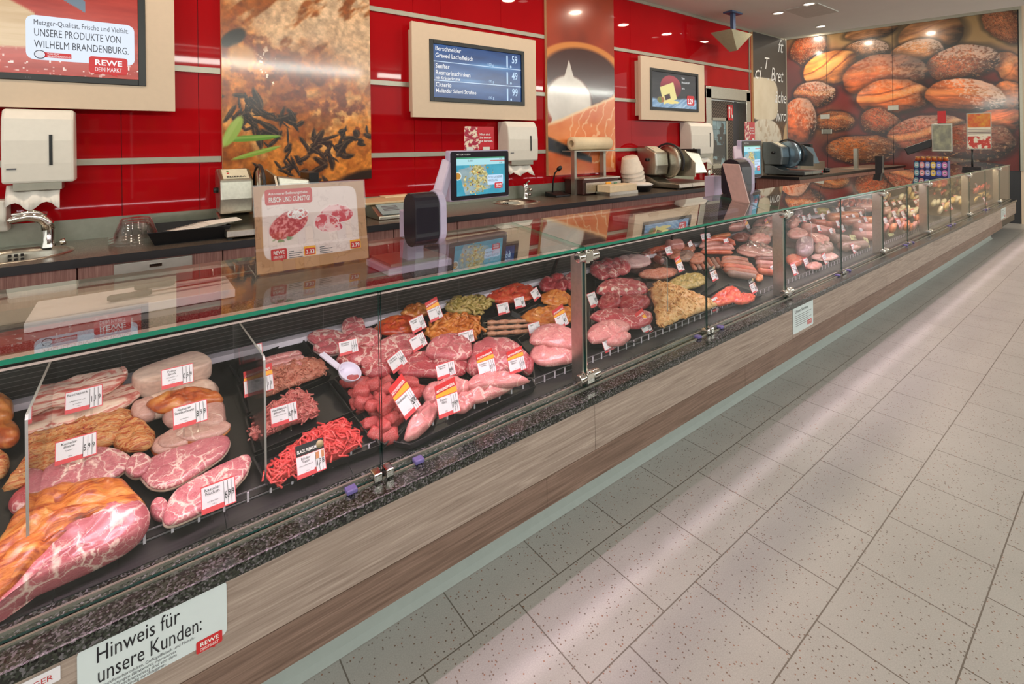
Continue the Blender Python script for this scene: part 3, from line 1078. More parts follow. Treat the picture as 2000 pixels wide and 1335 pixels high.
poster('roast_poster', 'tall glass panel printed with a browned herb roast', .452, 1.425, 1.365, 3.2, roast, 190, 360)
poster('salmon_poster', 'tall glass panel printed with salmon and white cheese on bread', 3.21, 4.195, 1.30, 3.2, salmon, 150, 290)
ch = poster('cheese_poster', 'narrow panel printed with white cheeses on a chalkboard', 7.30, 8.375, 1.0, 3.24, chalk_cheese, 90, 190)
fr = Fr((7.30, WY - .034, 1.0), (1, 0, 0), (0, 0, 1))
texts(ch, fr, [('ft', .78, 2.02, .30, dict(shear=.3)), ('ci', .02, 1.55, .30, dict(shear=.3)), ('. Bret', .42, 1.55, .31, dict(sx=.75, shear=.3)), ("T", .3, 1.72, .26, dict(shear=.3)),
              ('âche', .66, 1.22, .27, dict(sx=.8, shear=.3)), ('ivro', .70, .93, .27, dict(sx=.8, shear=.3))], M['whiteink'], 'chalk_writing', c=.004)

# four glass sheets carry the bread picture
bt = thing('bread_picture_wall', 'far wall of glass sheets printed with a heap of bread loaves', 'glass panel', BR(wlen / 2, 1.0))
cuts = [0, .21, .515, .995]
xsn = 330
for i in range(3):
    a, b = cuts[i] * wlen, cuts[i + 1] * wlen
    painted('printed_glass', bt, Fr(BR(a + .004, 1.0), BR.x, BR.y), b - a - .008, 3.04, int(420 * (b - a) / wlen), 280,
            lambda X, Y, a=a, b=b: bread((a + X * (b - a)) / wlen, Y), M['printcoat'])
m = MB()
for (aa, zz) in ((.20, 2.12), (.515, 2.25), (.205, 1.78), (.21, 1.78)):
    m = MB().fbox(BR, aa * wlen - .09, aa * wlen + .09, zz, zz + .1, 0, .03)
    m.build('glass_fitting', M['alu'], bt)

# ---------------------------------------------------------------- hanging screens
TVF = WY - .10


def tvbox(label, x0, x1, z0, z1, sx0, sx1, sz0, sz1, func, nx, ny):
    t = thing('wall_screen', label, 'screen', ((x0 + x1) / 2, TVF, z0))
    m = MB()
    for a in ((x0, sx0, z0, z1), (sx1, x1, z0, z1), (sx0, sx1, z0, sz0), (sx0, sx1, sz1, z1)): m.box(a[0], a[1], TVF, TVF + .035, a[2], a[3])
    m.build('surround', M['panelwhite'], t)
    MB().box(x0 + .02, x1 - .12, TVF + .035, WY - .001, z0 + .05, z1 - .05).build('wall_box', M['panelwhite'], t)
    b = .035
    m = MB()
    for a in ((sx0, sx0 + b, sz0, sz1), (sx1 - b, sx1, sz0, sz1), (sx0 + b, sx1 - b, sz0, sz0 + b), (sx0 + b, sx1 - b, sz1 - b, sz1)): m.box(a[0], a[1], TVF - .008, TVF + .03, a[2], a[3])
    m.build('bezel', M['black'], t, .003)
    fr = Fr((sx0 + b, TVF + .004, sz0 + b), (1, 0, 0), (0, 0, 1))
    painted('display', t, fr, sx1 - sx0 - 2 * b, sz1 - sz0 - 2 * b, nx, ny, func, M['screen'])
    return t, fr


M['glowwhite'] = emis('glow_white', (250, 250, 250), 1.0)
M['glowink'] = emis('glow_ink', (32, 36, 52), 1.0)
M['glowred'] = emis('glow_red', (206, 34, 40), 1.0)
M['glowblue'] = emis('glow_paleblue', (196, 224, 250), 1.0)


def steakad(X, Y):
    x, y = X * 1.75, Y
    w = fbm(x * 5, y * 5, 4, 3) - .5
    c = lerp(np.array([150, 28, 20]) + 0 * X[..., None], [206, 66, 50], fbm(x * 3, y * 16, 4, 7))
    c = lerp(c, [245, 225, 215], sstep(.70, .75, fbm(x * 40, y * 40, 2, 9)) * np.exp(-((y - .1) / .12) ** 2))
    bd = sstep(.02, -.02, y - 1.12 + .62 * (x - .1)) * sstep(-.02, .02, y - .18 - .06 * x) * (x < 1.0)
    c = lerp(c, lerp(np.array([196, 160, 116]) + 0 * X[..., None], [226, 196, 156], fbm(x * 2, y * 30, 3, 17)), bd)
    for cx, cy, r1, r2, ro in ((.18, .62, .22, .2, 20), (.45, .9, .36, .16, -16)):
        e, u, v = ell(x + w * .05, y + w * .05, cx, cy, r1, r2, ro)
        mc = lerp(np.array([190, 56, 62]) + 0 * X[..., None], [238, 196, 190], sstep(.5, .62, fbm(u * 5 + w * 4, v * 5, 4, 23)))
        c = lerp(c, [240, 214, 196], sstep(1.06, 1.0, e))
        c = lerp(c, mc, sstep(.95, .88, e))
    kn = sstep(.06, .05, np.abs((y - .98) + .62 * (x - .85))) * (x > .75) * (x < 1.35)
    c = lerp(c, [110, 126, 140], kn)
    return c


W1, W0 = .205, -1.10
t1, f1 = tvbox('big wall screen in a white surround showing a steak advert, cut by the left edge', -1.35, .203, 1.826, 2.95, -1.0, .066, 1.965, 2.60, steakad, 150, 90)
# geometry of the speech bubble is placed from its left edge
m = MB().prism(f1.at(.537, .075), rrect(.443, .23, .035), .001, .002)
m.build('speech_bubble', emis('bubble', (226, 236, 250), 1.0), t1)
texts(t1, f1, [('Metzger-Qualität, Frische und Vielfalt:', .566, .256, .040, dict(fit=.385)), ('UNSERE PRODUKTE VON', .567, .198, .056, dict(fit=.35)),
              ('WILHELM BRANDENBURG.', .568, .138, .056, dict(fit=.385))], M['glowink'], c=.004)
m = MB().prism(f1.at(.60, .090), rrect(.112, .026, .003), .003, .004)
m.build('banner', M['glowred'], t1)
m = MB().lathe(f1(.59, .103, .003), [(0, 0), (.023, 0), (.023, .001), (0, .001)], 20, axis=f1.n)
m.build('seal', emis('sealgrey', (70, 74, 84), 1), t1)
m = MB().lathe(f1(.59, .103, .0045), [(0, 0), (.019, 0), (.019, .001), (0, .001)], 20, axis=f1.n)
m.build('seal_face', emis('sealface', (226, 230, 238), 1), t1)
texts(t1, f1, [('WILHELM', .618, .105, .012, dict(fit=.045)), ('BRANDENBURG', .618, .093, .013, dict(fit=.088))], M['glowwhite'], c=.005)


def rewe(parent, fr, a, b, w, h, red, white, c=.004, tail=True):
    m = MB()
    m.prism(fr.at(a, b), rrect(w, h, h * .14), c, c + .0008)
    if tail: m.prism(fr.at(a, b), [(w * .50, h * .02), (w * .72, -h * .13), (w * .72, h * .02)], c, c + .0008)
    o = m.build('logo_bubble', red, parent)
    texts(parent, fr, [('REWE', a + w * .5, b + h * .50, h * .46, dict(fit=w * .70, align='CENTER', bold=.018)), ('DEIN MARKT', a + w * .5, b + h * .13, h * .36, dict(fit=w * .70, align='CENTER'))], white, 'logo_lettering', c=c + .0016)
    return o


rewe(t1, f1, .783, .022, .165, .092, M['glowred'], M['glowwhite'], c=.006)
texts(t1, f1, [('LG', .535, -.026, .018)], M['inkgrey'], 'maker_mark', c=.013)


def bluead(X, Y):
    w = fbm(X * 3, Y * 6, 4, 3)
    c = lerp(np.array([16, 46, 96]) + 0 * X[..., None], [44, 96, 160], w)
    c = lerp(c, [120, 180, 224], np.exp(-(((Y - .68) / .05) ** 2 + ((X - .66) / .22) ** 2)) * .75)
    c = lerp(c, [120, 180, 224], np.exp(-(((Y - .36) / .03) ** 2 + ((X - .38) / .18) ** 2)) * .5)
    for l in (.675, .325):
        c = lerp(c, [190, 214, 240], (np.abs(Y - l + .03 * (X - .5) * 0) < .006) * 1.0)
    return c


t2, f2 = tvbox('wall screen in a white surround showing a blue price list', 1.737, 3.008, 1.832, 2.582, 1.889, 2.865, 1.962, 2.462, bluead, 140, 70)
S2x, S2z = .906, .43
texts(t2, f2, [('Berschneider', .02, .38, .052, dict(sx=.88, bold=.008)), ('Graved Lachsfleisch', .02, .325, .052, dict(sx=.88, bold=.008)),
              ('Senfter', .02, .238, .052, dict(sx=.88, bold=.008)), ('Rosmarinschinken', .02, .185, .052, dict(sx=.88, bold=.008)), ('mit Kräuterkruste', .02, .148, .036, dict(sx=.88, bold=.008)),
              ('Citterio', .02, .088, .052, dict(sx=.88, bold=.008)), ('Mailänder Salami Strafino', .02, .042, .044, dict(sx=.88, bold=.008))], M['glowwhite'])
texts(t2, f2, [('100 g', .53, .30, .032), ('100 g', .53, .155, .032), ('100 g', .53, .012, .032)] +
      [(s, .72, z, .15, dict(sx=.75, bold=.02)) for s, z in (('1.', .303), ('1.', .155), ('1.', .008))] +
      [(s, .80, z, .095, dict(sx=.7, bold=.015)) for s, z in (('59', .345), ('49', .197), ('99', .05))], M['glowblue'])


def cheesead(X, Y):
    x, y = X * 1.9, Y
    c = lerp(np.array([26, 24, 30]) + 0 * X[..., None], [58, 52, 54], fbm(x * 2, y * 9, 4, 3))
    fl = sstep(.30, .22, y + .04 * np.sin(x * 3))
    c = lerp(c, lerp(np.array([70, 110, 150]) + 0 * X[..., None], [196, 216, 230], fbm(x * 12 - y * 20, y * 6, 3, 5)), fl)
    e, u, v = ell(x, y, .78, .6, .44, .34)
    c = lerp(c, lerp(np.array([110, 20, 40]) + 0 * X[..., None], [170, 60, 70], sstep(-.4, .8, v)), sstep(1.02, .97, e))
    e, u, v = ell(x, y, .68, .42, .30, .26, 18)
    sq = np.maximum(np.abs(u), np.abs(v))
    c = lerp(c, [232, 216, 140], sstep(1.0, .96, sq))
    e, u, v = ell(x, y, .62, .36, .12, .13, 18)
    c = lerp(c, [60, 30, 40], sstep(1.0, .9, np.maximum(np.abs(u), np.abs(v))) * (v < .2))
    e, u, v = ell(x, y, .8, .17, .34, .05)
    c = lerp(c, [236, 214, 130], sstep(1.0, .9, e))
    e, u, v = ell(x, y, .36, .22, .16, .1)
    c = lerp(c, lerp(np.array([90, 130, 50]) + 0 * X[..., None], [190, 90, 60], fbm(x * 9, y * 9, 2, 8)), sstep(1.0, .8, e))
    return c


t3, f3 = tvbox('small wall screen in a white surround showing a cheese advert', 4.568, 5.872, 1.876, 2.602, 4.734, 5.724, 1.992, 2.478, cheesead, 110, 60)
texts(t3, f3, [('Tête', .60, .36, .035), ('Moine AOP', .60, .31, .035), ('100 g', .60, .24, .028)], M['glowwhite'])
m = MB().prism(f3.at(.71, .045), rrect(.16, .12, .02), .002, .003)
m.build('price_flash', M['glowred'], t3)
texts(t3, f3, [('2.29', .72, .065, .09, dict(sx=.75, bold=.02))], M['glowwhite'], c=.004)

# ---------------------------------------------------------------- towel dispensers
def dispenser(label, x0, x1, z0, z1, towel=True):
    t = thing('towel_dispenser', label, 'paper towel dispenser', ((x0 + x1) / 2, WY - .08, z0), 'towel dispensers')
    w = x1 - x0
    d = .17
    y1 = WY - .013
    m = MB()
    pf = [(y1 - d * .72, z1), (y1 - d * .93, z1 - .05), (y1 - d, z1 - .16), (y1 - d, z0 + .10), (y1 - d * .96, z0), (y1, z0), (y1, z1)]
    m.prism(Fr((x0, 0, 0), (0, 1, 0), (0, 0, 1)), pf, 0, w)
    m.build('cover', M['plastic'], t, .012)
    MB().box(x0 + .04, x1 - .05, y1 - d * .9, y1 - .03, z0 - .035, z0 + .002).build('slot', M['alu'], t)
    MB().box(x1 - .095, x1 - .082, y1 - d - .003, y1 - d + .004, z0 + .09, z1 - .13).build('sight_window', M['black'], t)
    MB().box(x0 + .02, x0 + .055, y1 - d - .001, y1 - d + .004, z0 + .07, z0 + .078).build('maker_plate', M['inkgrey'], t)
    if towel:
        n = 12
        m = MB()
        vs = []
        for i in range(n + 1):
            a = x0 + .01 + (w - .07) * i / n
            vs += [(a, y1 - d * .55, z0 - .01), (a, y1 - d * .8 - .012 * math.sin(i * 1.3), z0 - .07 + .012 * math.sin(i * 1.1)), (a + .004, y1 - d * .95 - .02 * math.sin(i * 1.7), z0 - .115 + .02 * math.sin(i * .9))]
        fs = []
        for i in range(n):
            for k in range(2): fs.append((i * 3 + k, i * 3 + k + 1, i * 3 + 4 + k, i * 3 + 3 + k))
        m.add(vs, fs, 0, True)
        o = m.build('towel', M['paper'], t)
        sd = o.modifiers.new('solid', 'SOLIDIFY')
        sd.thickness = .002
    return t


dispenser('white towel dispenser below the big steak advert screen', -.512, -.242, 1.44, 1.815)
dispenser('white towel dispenser below the blue price list screen', 2.615, 2.955, 1.46, 1.815)
dispenser('white towel dispenser beside the steel door', 5.44, 5.94, 1.46, 1.86)
t = thing('soap_dispenser', 'white soap dispenser at the left edge above the sink', 'soap dispenser', (-.62, WY - .09, 1.22))
MB().prism(Fr((-.78, 0, 0), (0, 1, 0), (0, 0, 1)), [(WY - .013, 1.20), (WY - .10, 1.20), (WY - .14, 1.26), (WY - .14, 1.36), (WY - .013, 1.36)], 0, .28).build('body', M['plastic'], t, .01)
# ---------------------------------------------------------------- back worktop, sinks and cabinets
WZ, WF = 1.11, 2.965


def W(u, v, z=None): return atz(u, v, WZ if z is None else z)


SINKS = [((-.45, 3.27), .20), ((2.63, 3.34), .19), ((5.52, 3.36), .18)]


def holed_top(m, x0, x1, y0, y1, z0, z1, holes, mi=0, mie=1):
    xs = [x0]
    for (cx, cy), r in holes: xs += [cx - r - .03, cx + r + .03]
    xs.append(x1)
    for i in range(0, len(xs), 2): m.add([(xs[i], y0, z1), (xs[i + 1], y0, z1), (xs[i + 1], y1, z1), (xs[i], y1, z1)], [(0, 1, 2, 3)], mi)
    for (cx, cy), r in holes:
        n = 40
        a, b = cx - r - .03, cx + r + .03
        vs, fs = [], []
        for k in range(n):
            t = 2 * math.pi * k / n
            c, s = math.cos(t), math.sin(t)
            dx = (b - cx) / abs(c) if abs(c) > 1e-6 else 9
            dy = ((y1 - cy) if s > 0 else (cy - y0)) / abs(s) if abs(s) > 1e-6 else 9
            e = min(dx, dy)
            vs += [(cx + r * c, cy + r * s, z1), (cx + e * c, cy + e * s, z1)]
        for (px, py) in ((a, y0), (b, y0), (b, y1), (a, y1)): pass
        for k in range(n):
            k2 = (k + 1) % n
            fs.append((2 * k, 2 * k + 1, 2 * k2 + 1, 2 * k2))
        m.add(vs, fs, mi)
        # corner triangles
        ang = [2 * math.pi * k / n for k in range(n)]
        for (px, py) in ((b, y1), (a, y1), (a, y0), (b, y0)):
            t = math.atan2(py - cy, px - cx) % (2 * math.pi)
            k = int(t / (2 * math.pi) * n)
            k2 = (k + 1) % n
            m.add([vs[2 * k + 1], (px, py, z1), vs[2 * k2 + 1]], [(0, 1, 2)], mi)
    m.add([(x0, y0, z0), (x1, y0, z0), (x1, y0, z1), (x0, y0, z1)], [(0, 1, 2, 3)], mie)
    m.add([(x0, y0, z0), (x0, y1, z0), (x0, y1, z1), (x0, y0, z1)], [(0, 3, 2, 1)], mie)
    m.add([(x1, y0, z0), (x1, y1, z0), (x1, y1, z1), (x1, y0, z1)], [(0, 1, 2, 3)], mie)


m = MB()
holed_top(m, -1.6, 5.72, WF, WY - .014, WZ - .04, WZ, SINKS)
wt = m.alone('worktop', [M['worktop'], M['black']], 'long dark speckled worktop along the red wall, left of the door', 'worktop', org=(2.0, 3.28, WZ - .04))
m = MB()
holed_top(m, 7.33, 12.2, WF, WY - .03, WZ - .04, WZ, [])
m.alone('worktop', [M['worktop'], M['black']], 'dark worktop right of the door under the far meat slicer', 'worktop', org=(9.5, 3.28, WZ - .04))
cabx = [-1.36, -.785, -.206, .373, .952, 1.337, 1.817, 2.298, 2.879, 3.466, 4.049, 4.636, 5.2, 5.70]
cl = ['cut by the left edge', 'under the leftmost round sink', 'under the stack of clear bowls', 'under the steel slicer at the left', 'behind the price sign on the glass', 'under the scale with a flat display',
      'behind the front customer scale', 'left below the middle sink', 'below the microphone', 'below the film wrapping machine', 'below the stack of white bowls', 'below the second meat slicer', 'next to the door']
for i in range(len(cabx) - 1):
    a, b = cabx[i], cabx[i + 1]
    t = thing('base_cabinet', 'oak base cabinet ' + cl[i], 'cabinet', ((a + b) / 2, 3.3, 0), 'cabinets under the worktop')
    MB().box(a + .002, b - .002, 3.005, WY - .005, .1, WZ - .24).box(a + .002, b - .002, 3.03, WY - .005, 0, .1).box(a + .002, b - .002, 3.005, 3.03, WZ - .24, WZ - .041).build('body', M['oakfront'], t)
    d = MB().box(a + .003, b - .003, WF + .022, 3.004, .11, WZ - .043).build('door', M['oakfront'], t)
    hx = a + .05 if i % 2 else b - .05
    MB().tube([(hx, WF + .024, .985), (hx, WF + .003, .98), (hx, WF + .003, .865), (hx, WF + .024, .86)], .005, 8).build('handle', M['chrome'], d)
t = thing('waste_flap', 'light grey waste flap panel set into the cabinet below the bowls', 'flap', (.08, WF + .02, .8))
MB().box(-.075, .237, WF + .008, WF + .021, .62, 1.062).build('flap', plain('flap_grey', (178, 174, 166), .35, .4), t, .003)
MB().box(.06, .11, WF + .002, WF + .009, 1.03, 1.045).build('catch', M['chrome'], t)
# cabinet block right of the door
t = thing('base_cabinet', 'oak cabinet run under the worktop right of the door', 'cabinet', (9.5, 3.3, 0), 'cabinets under the worktop')
MB().box(7.35, 12.1, WF + .022, WY - .03, .05, WZ - .041).build('body', M['oakfront'], t)
for k in range(7):
    MB().box(7.36 + k * .68, 7.36 + k * .68 + .674, WF + .005, WF + .0215, .11, WZ - .045).build('door', M['oakfront'], t)
m = MB().box(8.75, 9.75, 3.52, 3.56, WZ, WZ + .14)
m.alone('upstand', M['steel'], 'low steel upstand behind the far slicer on the right worktop', 'upstand')


def sink(i, label, tl):
    (cx, cy), r = SINKS[i]
    t = thing('sink', label, 'sink', (cx, cy, WZ - .16))
    m = MB().lathe((cx, cy, WZ), [(r + .018, .001), (r + .015, .005), (r - .01, .004), (r - .02, -.02), (r - .05, -.13), (r * .45, -.155), (.03, -.158), (.03, -.17), (0, -.17)], 36)
    m.build('basin', M['steel'], t)
    m = MB()
    for a in range(3):
        for b in range(2): m.box(cx - .04 + a * .022, cx - .028 + a * .022, cy + r - .055, cy + r - .045, WZ - .05 + b * .02, WZ - .037 + b * .02)
    m.build('overflow', M['black'], t)
    return t


sink(0, 'round steel sink at the left end of the worktop', '')
sink(1, 'round steel sink behind the front customer scale screen', '')
sink(2, 'round steel sink at the worktop end beside the door', '')
# taps
b = W(95, 482)
t = thing('tap', 'chrome lever tap with curved spout at the left sink', 'tap', b)
MB().lathe(b, [(.03, 0), (.028, .012), (.024, .03), (.026, .1)], 18).tube([b + Vector(v) for v in ((0, 0, .09), (-.004, 0, .125), (-.03, -.01, .155), (-.075, -.02, .165), (-.125, -.03, .155), (-.14, -.032, .145))], [.027, .027, .026, .022, .016, .012], 16).build('spout', M['chrome'], t)
MB().tube([b + Vector(v) for v in ((-.01, 0, .165), (-.06, -.02, .185), (-.13, -.03, .178))], [.018, .014, .007], 12).build('lever', M['chrome'], t)
MB().lathe(b + Vector((.055, .0, .02)), [(0, -.012), (.016, -.01), (.016, .01), (0, .012)], 14, axis=(1, 0, .2)).build('side_valve', M['chrome'], t)
for (u, v, lab) in ((1017, 386, 'slim upright tap behind the middle sink'), (1377, 352, 'slim upright tap behind the sink next to the door')):
    b = W(u, v)
    b.y = min(b.y, 3.52)
    t = thing('tap', lab, 'tap', b)
    MB().lathe(b, [(.028, 0), (.024, .02), (.022, .09), (.028, .13), (.02, .14), (0, .142)], 18).tube([b + Vector((0, 0, .06)), b + Vector((-.02, -.09, .09)), b + Vector((-.02, -.11, .085))], .013).build('spout', M['chrome'], t)
    MB().tube([b + Vector((0, 0, .135)), b + Vector((0, -.06, .165))], [.012, .007]).build('lever', M['chrome'], t)
    MB().lathe(b + Vector((.05, 0, .03)), [(0, -.01), (.013, -.01), (.013, .01), (0, .01)], 12, axis=(1, 0, 0)).build('side_valve', M['chrome'], t)

# stack of clear bowls
b = W(266, 470)
b.y = 3.30
b.x = atz(266, 470, WZ).x
m = MB()
for k in range(3):
    z = k * .014
    m.lathe(b + Vector((0, 0, z)), [(.118, 0), (.118, .006), (.098, .010), (.085, .05), (.062, .10), (.03, .105), (0, .105)], 28)
for k in range(14):
    a = 2 * math.pi * k / 14
    m.tube([b + Vector((math.cos(a) * .088, math.sin(a) * .088, .05)), b + Vector((math.cos(a) * .064, math.sin(a) * .064, .125))], .004, 6)
m.alone('clear_bowl', M['acryl'], 'upturned stack of clear fluted plastic bowls on the worktop', 'bowl', org=b)
# black tray with paper sheets
t = thing('black_tray', 'shallow black tray holding paper beside the left slicer', 'tray', (.22, 3.2, WZ))
x0, x1, y0, y1 = .085, .395, 3.10, 3.42
m = MB().box(x0, x1, y0, y1, WZ + .001, WZ + .006)
fx = .03
for (a, bb, c, d) in ((x0, y0, x1, y0), (x1, y0, x1, y1), (x1, y1, x0, y1), (x0, y1, x0, y0)):
    cx, cy = (x0 + x1) / 2, (y0 + y1) / 2
    o1 = Vector((a, bb, WZ + .002))
    o2 = Vector((c, d, WZ + .002))
    t1_ = Vector((a + (fx if a > cx else -fx), bb + (fx if bb > cy else -fx), WZ + .07))
    t2_ = Vector((c + (fx if c > cx else -fx), d + (fx if d > cy else -fx), WZ + .07))
    m.hexa([o1, o2, o2 + Vector((0, 0, .003)), o1 + Vector((0, 0, .003)), t1_, t2_, t2_ + Vector((0, 0, .003)), t1_ + Vector((0, 0, .003))])
m.build('tray', M['black'], t)
m = MB()
for k in range(9):
    a = .12 + k * .02
    pts = [(a, 3.40, WZ + .02 + k * .004), (a + .01, 3.30, WZ + .045 + k * .004), (a + .03, 3.18, WZ + .06 + k * .004), (a + .05, 3.10, WZ + .05 + k * .004)]
    vs = []
    for q in pts: vs += [q, (q[0] + .16, q[1] + .02, q[2] + .008)]
    m.add(vs, [(0, 1, 3, 2), (2, 3, 5, 4), (4, 5, 7, 6)], 0, True)
m.alone('paper_bag', M['paper'], 'fanned white paper bags lying in the black tray', 'paper bag')


# meat slicers
def slicer(label, o, sc=1.0, maker=None, body='steel', dark=False):
    t = thing('meat_slicer', label, 'slicer', o, 'meat slicers')
    P = lambda x, y, z: o + Vector((x, y, z)) * sc
    fx = lambda x: Fr(P(x, 0, 0), (0, 1, 0), (0, 0, 1))
    mm = M[body]
    # base with a curved rise to the motor housing
    m = MB().prism(fx(0), [(a * sc, b * sc) for a, b in ((-.02, .012), (.40, .012), (.40, .11), (.33, .11), (.28, .095), (.235, .07), (.20, .058), (-.02, .05))], 0, .19 * sc)
    m.prism(fx(.19), [(a * sc, b * sc) for a, b in ((-.02, .012), (.40, .012), (.40, .055), (-.02, .05))], 0, .34 * sc)
    m.build('base', mm, t, .006 * sc)
    m = MB().prism(fx(.0), [(a * sc, b * sc) for a, b in ((.22, .115), (.40, .115), (.42, .20), (.42, .37), (.33, .37), (.215, .31), (.205, .20))], 0, .175 * sc)
    h = m.build('motor_housing', mm, t, .012 * sc)
    n_ = Vector((0, -.06, .115)).normalized()
    f = Fr(P(.02, .2255, .3165), (1, 0, 0), (0, .115, .06))
    MB().fbox(f, 0, .135 * sc, 0, .11 * sc, 0, .0015).build('control_panel', plain('panel_cream', (226, 220, 196), .4), h)
    if maker: texts(h, f, [(maker, .018 * sc, .012 * sc, .024 * sc, dict(fit=.10 * sc, bold=.02))], M['ink'], 'maker_mark', c=.003)
    MB().lathe(f(.03 * sc, .085 * sc, .001), [(.006, 0), (.006, .002), (0, .002)], 10, axis=f.n).build('green_button', plain('green_btn', (84, 140, 60), .4), h)
    MB().lathe(f(.03 * sc, .062 * sc, .001), [(.006, 0), (.006, .002), (0, .002)], 10, axis=f.n).build('red_button', M['red'], h)
    MB().lathe(P(-.022, .30, .25), [(0, 0), (.016 * sc, 0), (.016 * sc, .022 * sc), (0, .022 * sc)], 14, axis=(1, 0, 0)).build('side_knob', M['black'], t)
    ax = Vector((1, -.12, 0)).normalized()
    m = MB().lathe(P(.205, .24, .225), [(0, -.012 * sc), (.13 * sc, -.012 * sc), (.15 * sc, -.002 * sc), (.152 * sc, .004 * sc), (.12 * sc, .010 * sc), (.115 * sc, .016 * sc), (.06 * sc, .02 * sc), (0, .02 * sc)], 40, axis=ax)
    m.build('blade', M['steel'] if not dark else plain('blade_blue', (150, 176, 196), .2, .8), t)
    m = MB()
    c = P(.21, .24, .225)
    m.tube([c + Vector((0, math.cos(a) * .165 * sc, math.sin(a) * .165 * sc)) for a in np.linspace(-.6, 3.6, 24)], .010 * sc, 8)
    m.build('blade_guard', M['dark'], t)
    m = MB().prism(Fr(P(.262, 0, 0), (0, 1, 0), (0, 0, 1)), [(a * sc, b * sc) for a, b in ((.0, .10), (.36, .10), (.40, .16), (.40, .33), (.34, .36), (.10, .33), (.0, .22))], 0, .012 * sc)
    m.build('gauge_plate', mm, t)
    m = MB().hexa([P(.30, .05, .12), P(.50, .02, .12), P(.50, .30, .12), P(.30, .33, .12), P(.28, .10, .325), P(.45, .07, .30), P(.45, .28, .30), P(.28, .31, .325)])
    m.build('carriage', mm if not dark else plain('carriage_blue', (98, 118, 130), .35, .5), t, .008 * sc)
    MB().box(P(.46, 0, 0).x, P(.52, 0, 0).x, P(0, .10, 0).y, P(0, .30, 0).y, P(0, 0, .16).z, P(0, 0, .34).z).build('product_pusher', M['black'], t, .006)
    MB().lathe(P(.515, -.03, .045), [(0, -.02 * sc), (.026 * sc, -.02 * sc), (.03 * sc, 0), (.022 * sc, .035 * sc), (0, .04 * sc)], 18, axis=(.35, -1, 0)).build('thickness_knob', M['black'], t)
    MB().lathe(P(.44, -.021, .032), [(.012 * sc, 0), (.012 * sc, .002), (0, .002)], 14, axis=(0, -1, 0)).build('stop_button', M['red'], t)
    m = MB()
    for a, bq in ((.02, .01), (.50, .01), (.02, .37), (.50, .37)): m.lathe(P(a, bq, 0), [(.014 * sc, 0), (.012 * sc, .014 * sc), (0, .014 * sc)], 10)
    m.build('feet', M['rubber'], t)
    return t


slicer('steel meat slicer with cream control panel behind the price sign', Vector((.395, 3.03, WZ)), 1.0, 'BIZERBA')
slicer('steel meat slicer beside the stack of white bowls', Vector((4.55, 3.03, WZ)), 1.25)
M['bluesteel'] = plain('blue_grey_steel', (118, 126, 130), .35, .85)  # bluish grey steel for the far slicer
slicer('steel meat slicer on the far worktop right of the door', Vector((7.52, 2.99, WZ)), 1.34, None, 'bluesteel', True)

# flat scale behind the sign
o = Vector((1.30, 3.13, WZ))
t = thing('counter_scale', 'low weighing scale with a slanted flat display and wooden top', 'scale', o)
MB().prism(Fr(o, (0, 1, 0), (0, 0, 1)), [(.0, .0), (.40, .0), (.40, .09), (.16, .09), (.0, .025)], 0, .36).build('body', M['steel'], t, .006)
f = Fr(o + Vector((.03, .012, .033)), (1, 0, 0), (0, .15, .063))
MB().fbox(f, 0, .30, 0, .14, 0, .004).build('display', plain('lcd_grey', (150, 168, 172), .25), t)
m = MB()
for k in range(4): m.fbox(f, .03, .03 + .11, .10 - k * .018, .108 - k * .018, .004, .005)
m.build('readout', M['inkgrey'], t)
MB().box(o.x - .06, o.x + .40, o.y + .14, o.y + .46, WZ + .092, WZ + .108).build('weighing_plate', plain('pale_wood', (214, 186, 146), .5), t, .004)
MB().box(o.x + .2, o.x + .42, o.y + .36, o.y + .5, WZ + .109, WZ + .118).build('label_pad', M['cream'], t)
# microphone
o = W(1068, 378)
o = Vector((3.17, 3.46, WZ))
t = thing('desk_microphone', 'black gooseneck microphone on a wedge base by the wall', 'microphone', o)
MB().prism(Fr(o + Vector((-.02, 0, 0)), (0, 1, 0), (0, 0, 1)), [(-.10, 0), (.06, 0), (.06, .045), (-.10, .02)], -.03, .15).build('base', M['black'], t, .004)
MB().tube([o + Vector(v) for v in ((.02, .03, .04), (.02, .02, .14), (.025, 0, .22), (.04, -.03, .255))], .0075, 8).build('gooseneck', M['black'], t)
MB().lathe(o + Vector((.035, -.02, .245)), [(0, 0), (.02, .01), (.022, .04), (.012, .06), (0, .062)], 14, axis=(.5, -.6, .7)).build('windscreen', M['black'], t)
m = MB().tube([o + Vector(v) for v in ((.12, .02, .012), (.15, .05, .04), (.19, .06, .035), (.22, .05, .01))], .004, 6)
m.build('cable', M['black'], t)
# film wrapping machine
o = Vector((3.43, 3.30, WZ))
t = thing('film_wrapper', 'film wrapping machine with a cream roll on a raised frame', 'wrapping machine', o)
MB().box(o.x, o.x + .52, o.y + .02, o.y + .27, WZ + .005, WZ + .15).build('housing', plain('brown_steel', (74, 44, 40), .4, .3), t, .006)
MB().box(o.x - .005, o.x + .525, o.y + .0, o.y + .28, WZ + .15, WZ + .165).build('top_plate', M['steel'], t)
MB().box(o.x + .02, o.x + .525, o.y - .005, o.y + .02, WZ + .02, WZ + .12).build('front_panel', M['steel'], t)
MB().box(o.x + .42, o.x + .46, o.y - .012, o.y - .004, WZ + .075, WZ + .105).build('green_switch', plain('green_sw', (40, 130, 90), .4), t)
MB().box(o.x + .30, o.x + .37, o.y - .012, o.y - .004, WZ + .085, WZ + .115).build('yellow_label', M['yellow'], t)
MB().box(o.x + .16, o.x + .56, o.y - .18, o.y - .015, WZ + .03, WZ + .095).build('hot_plate', M['cream'], t, .004)
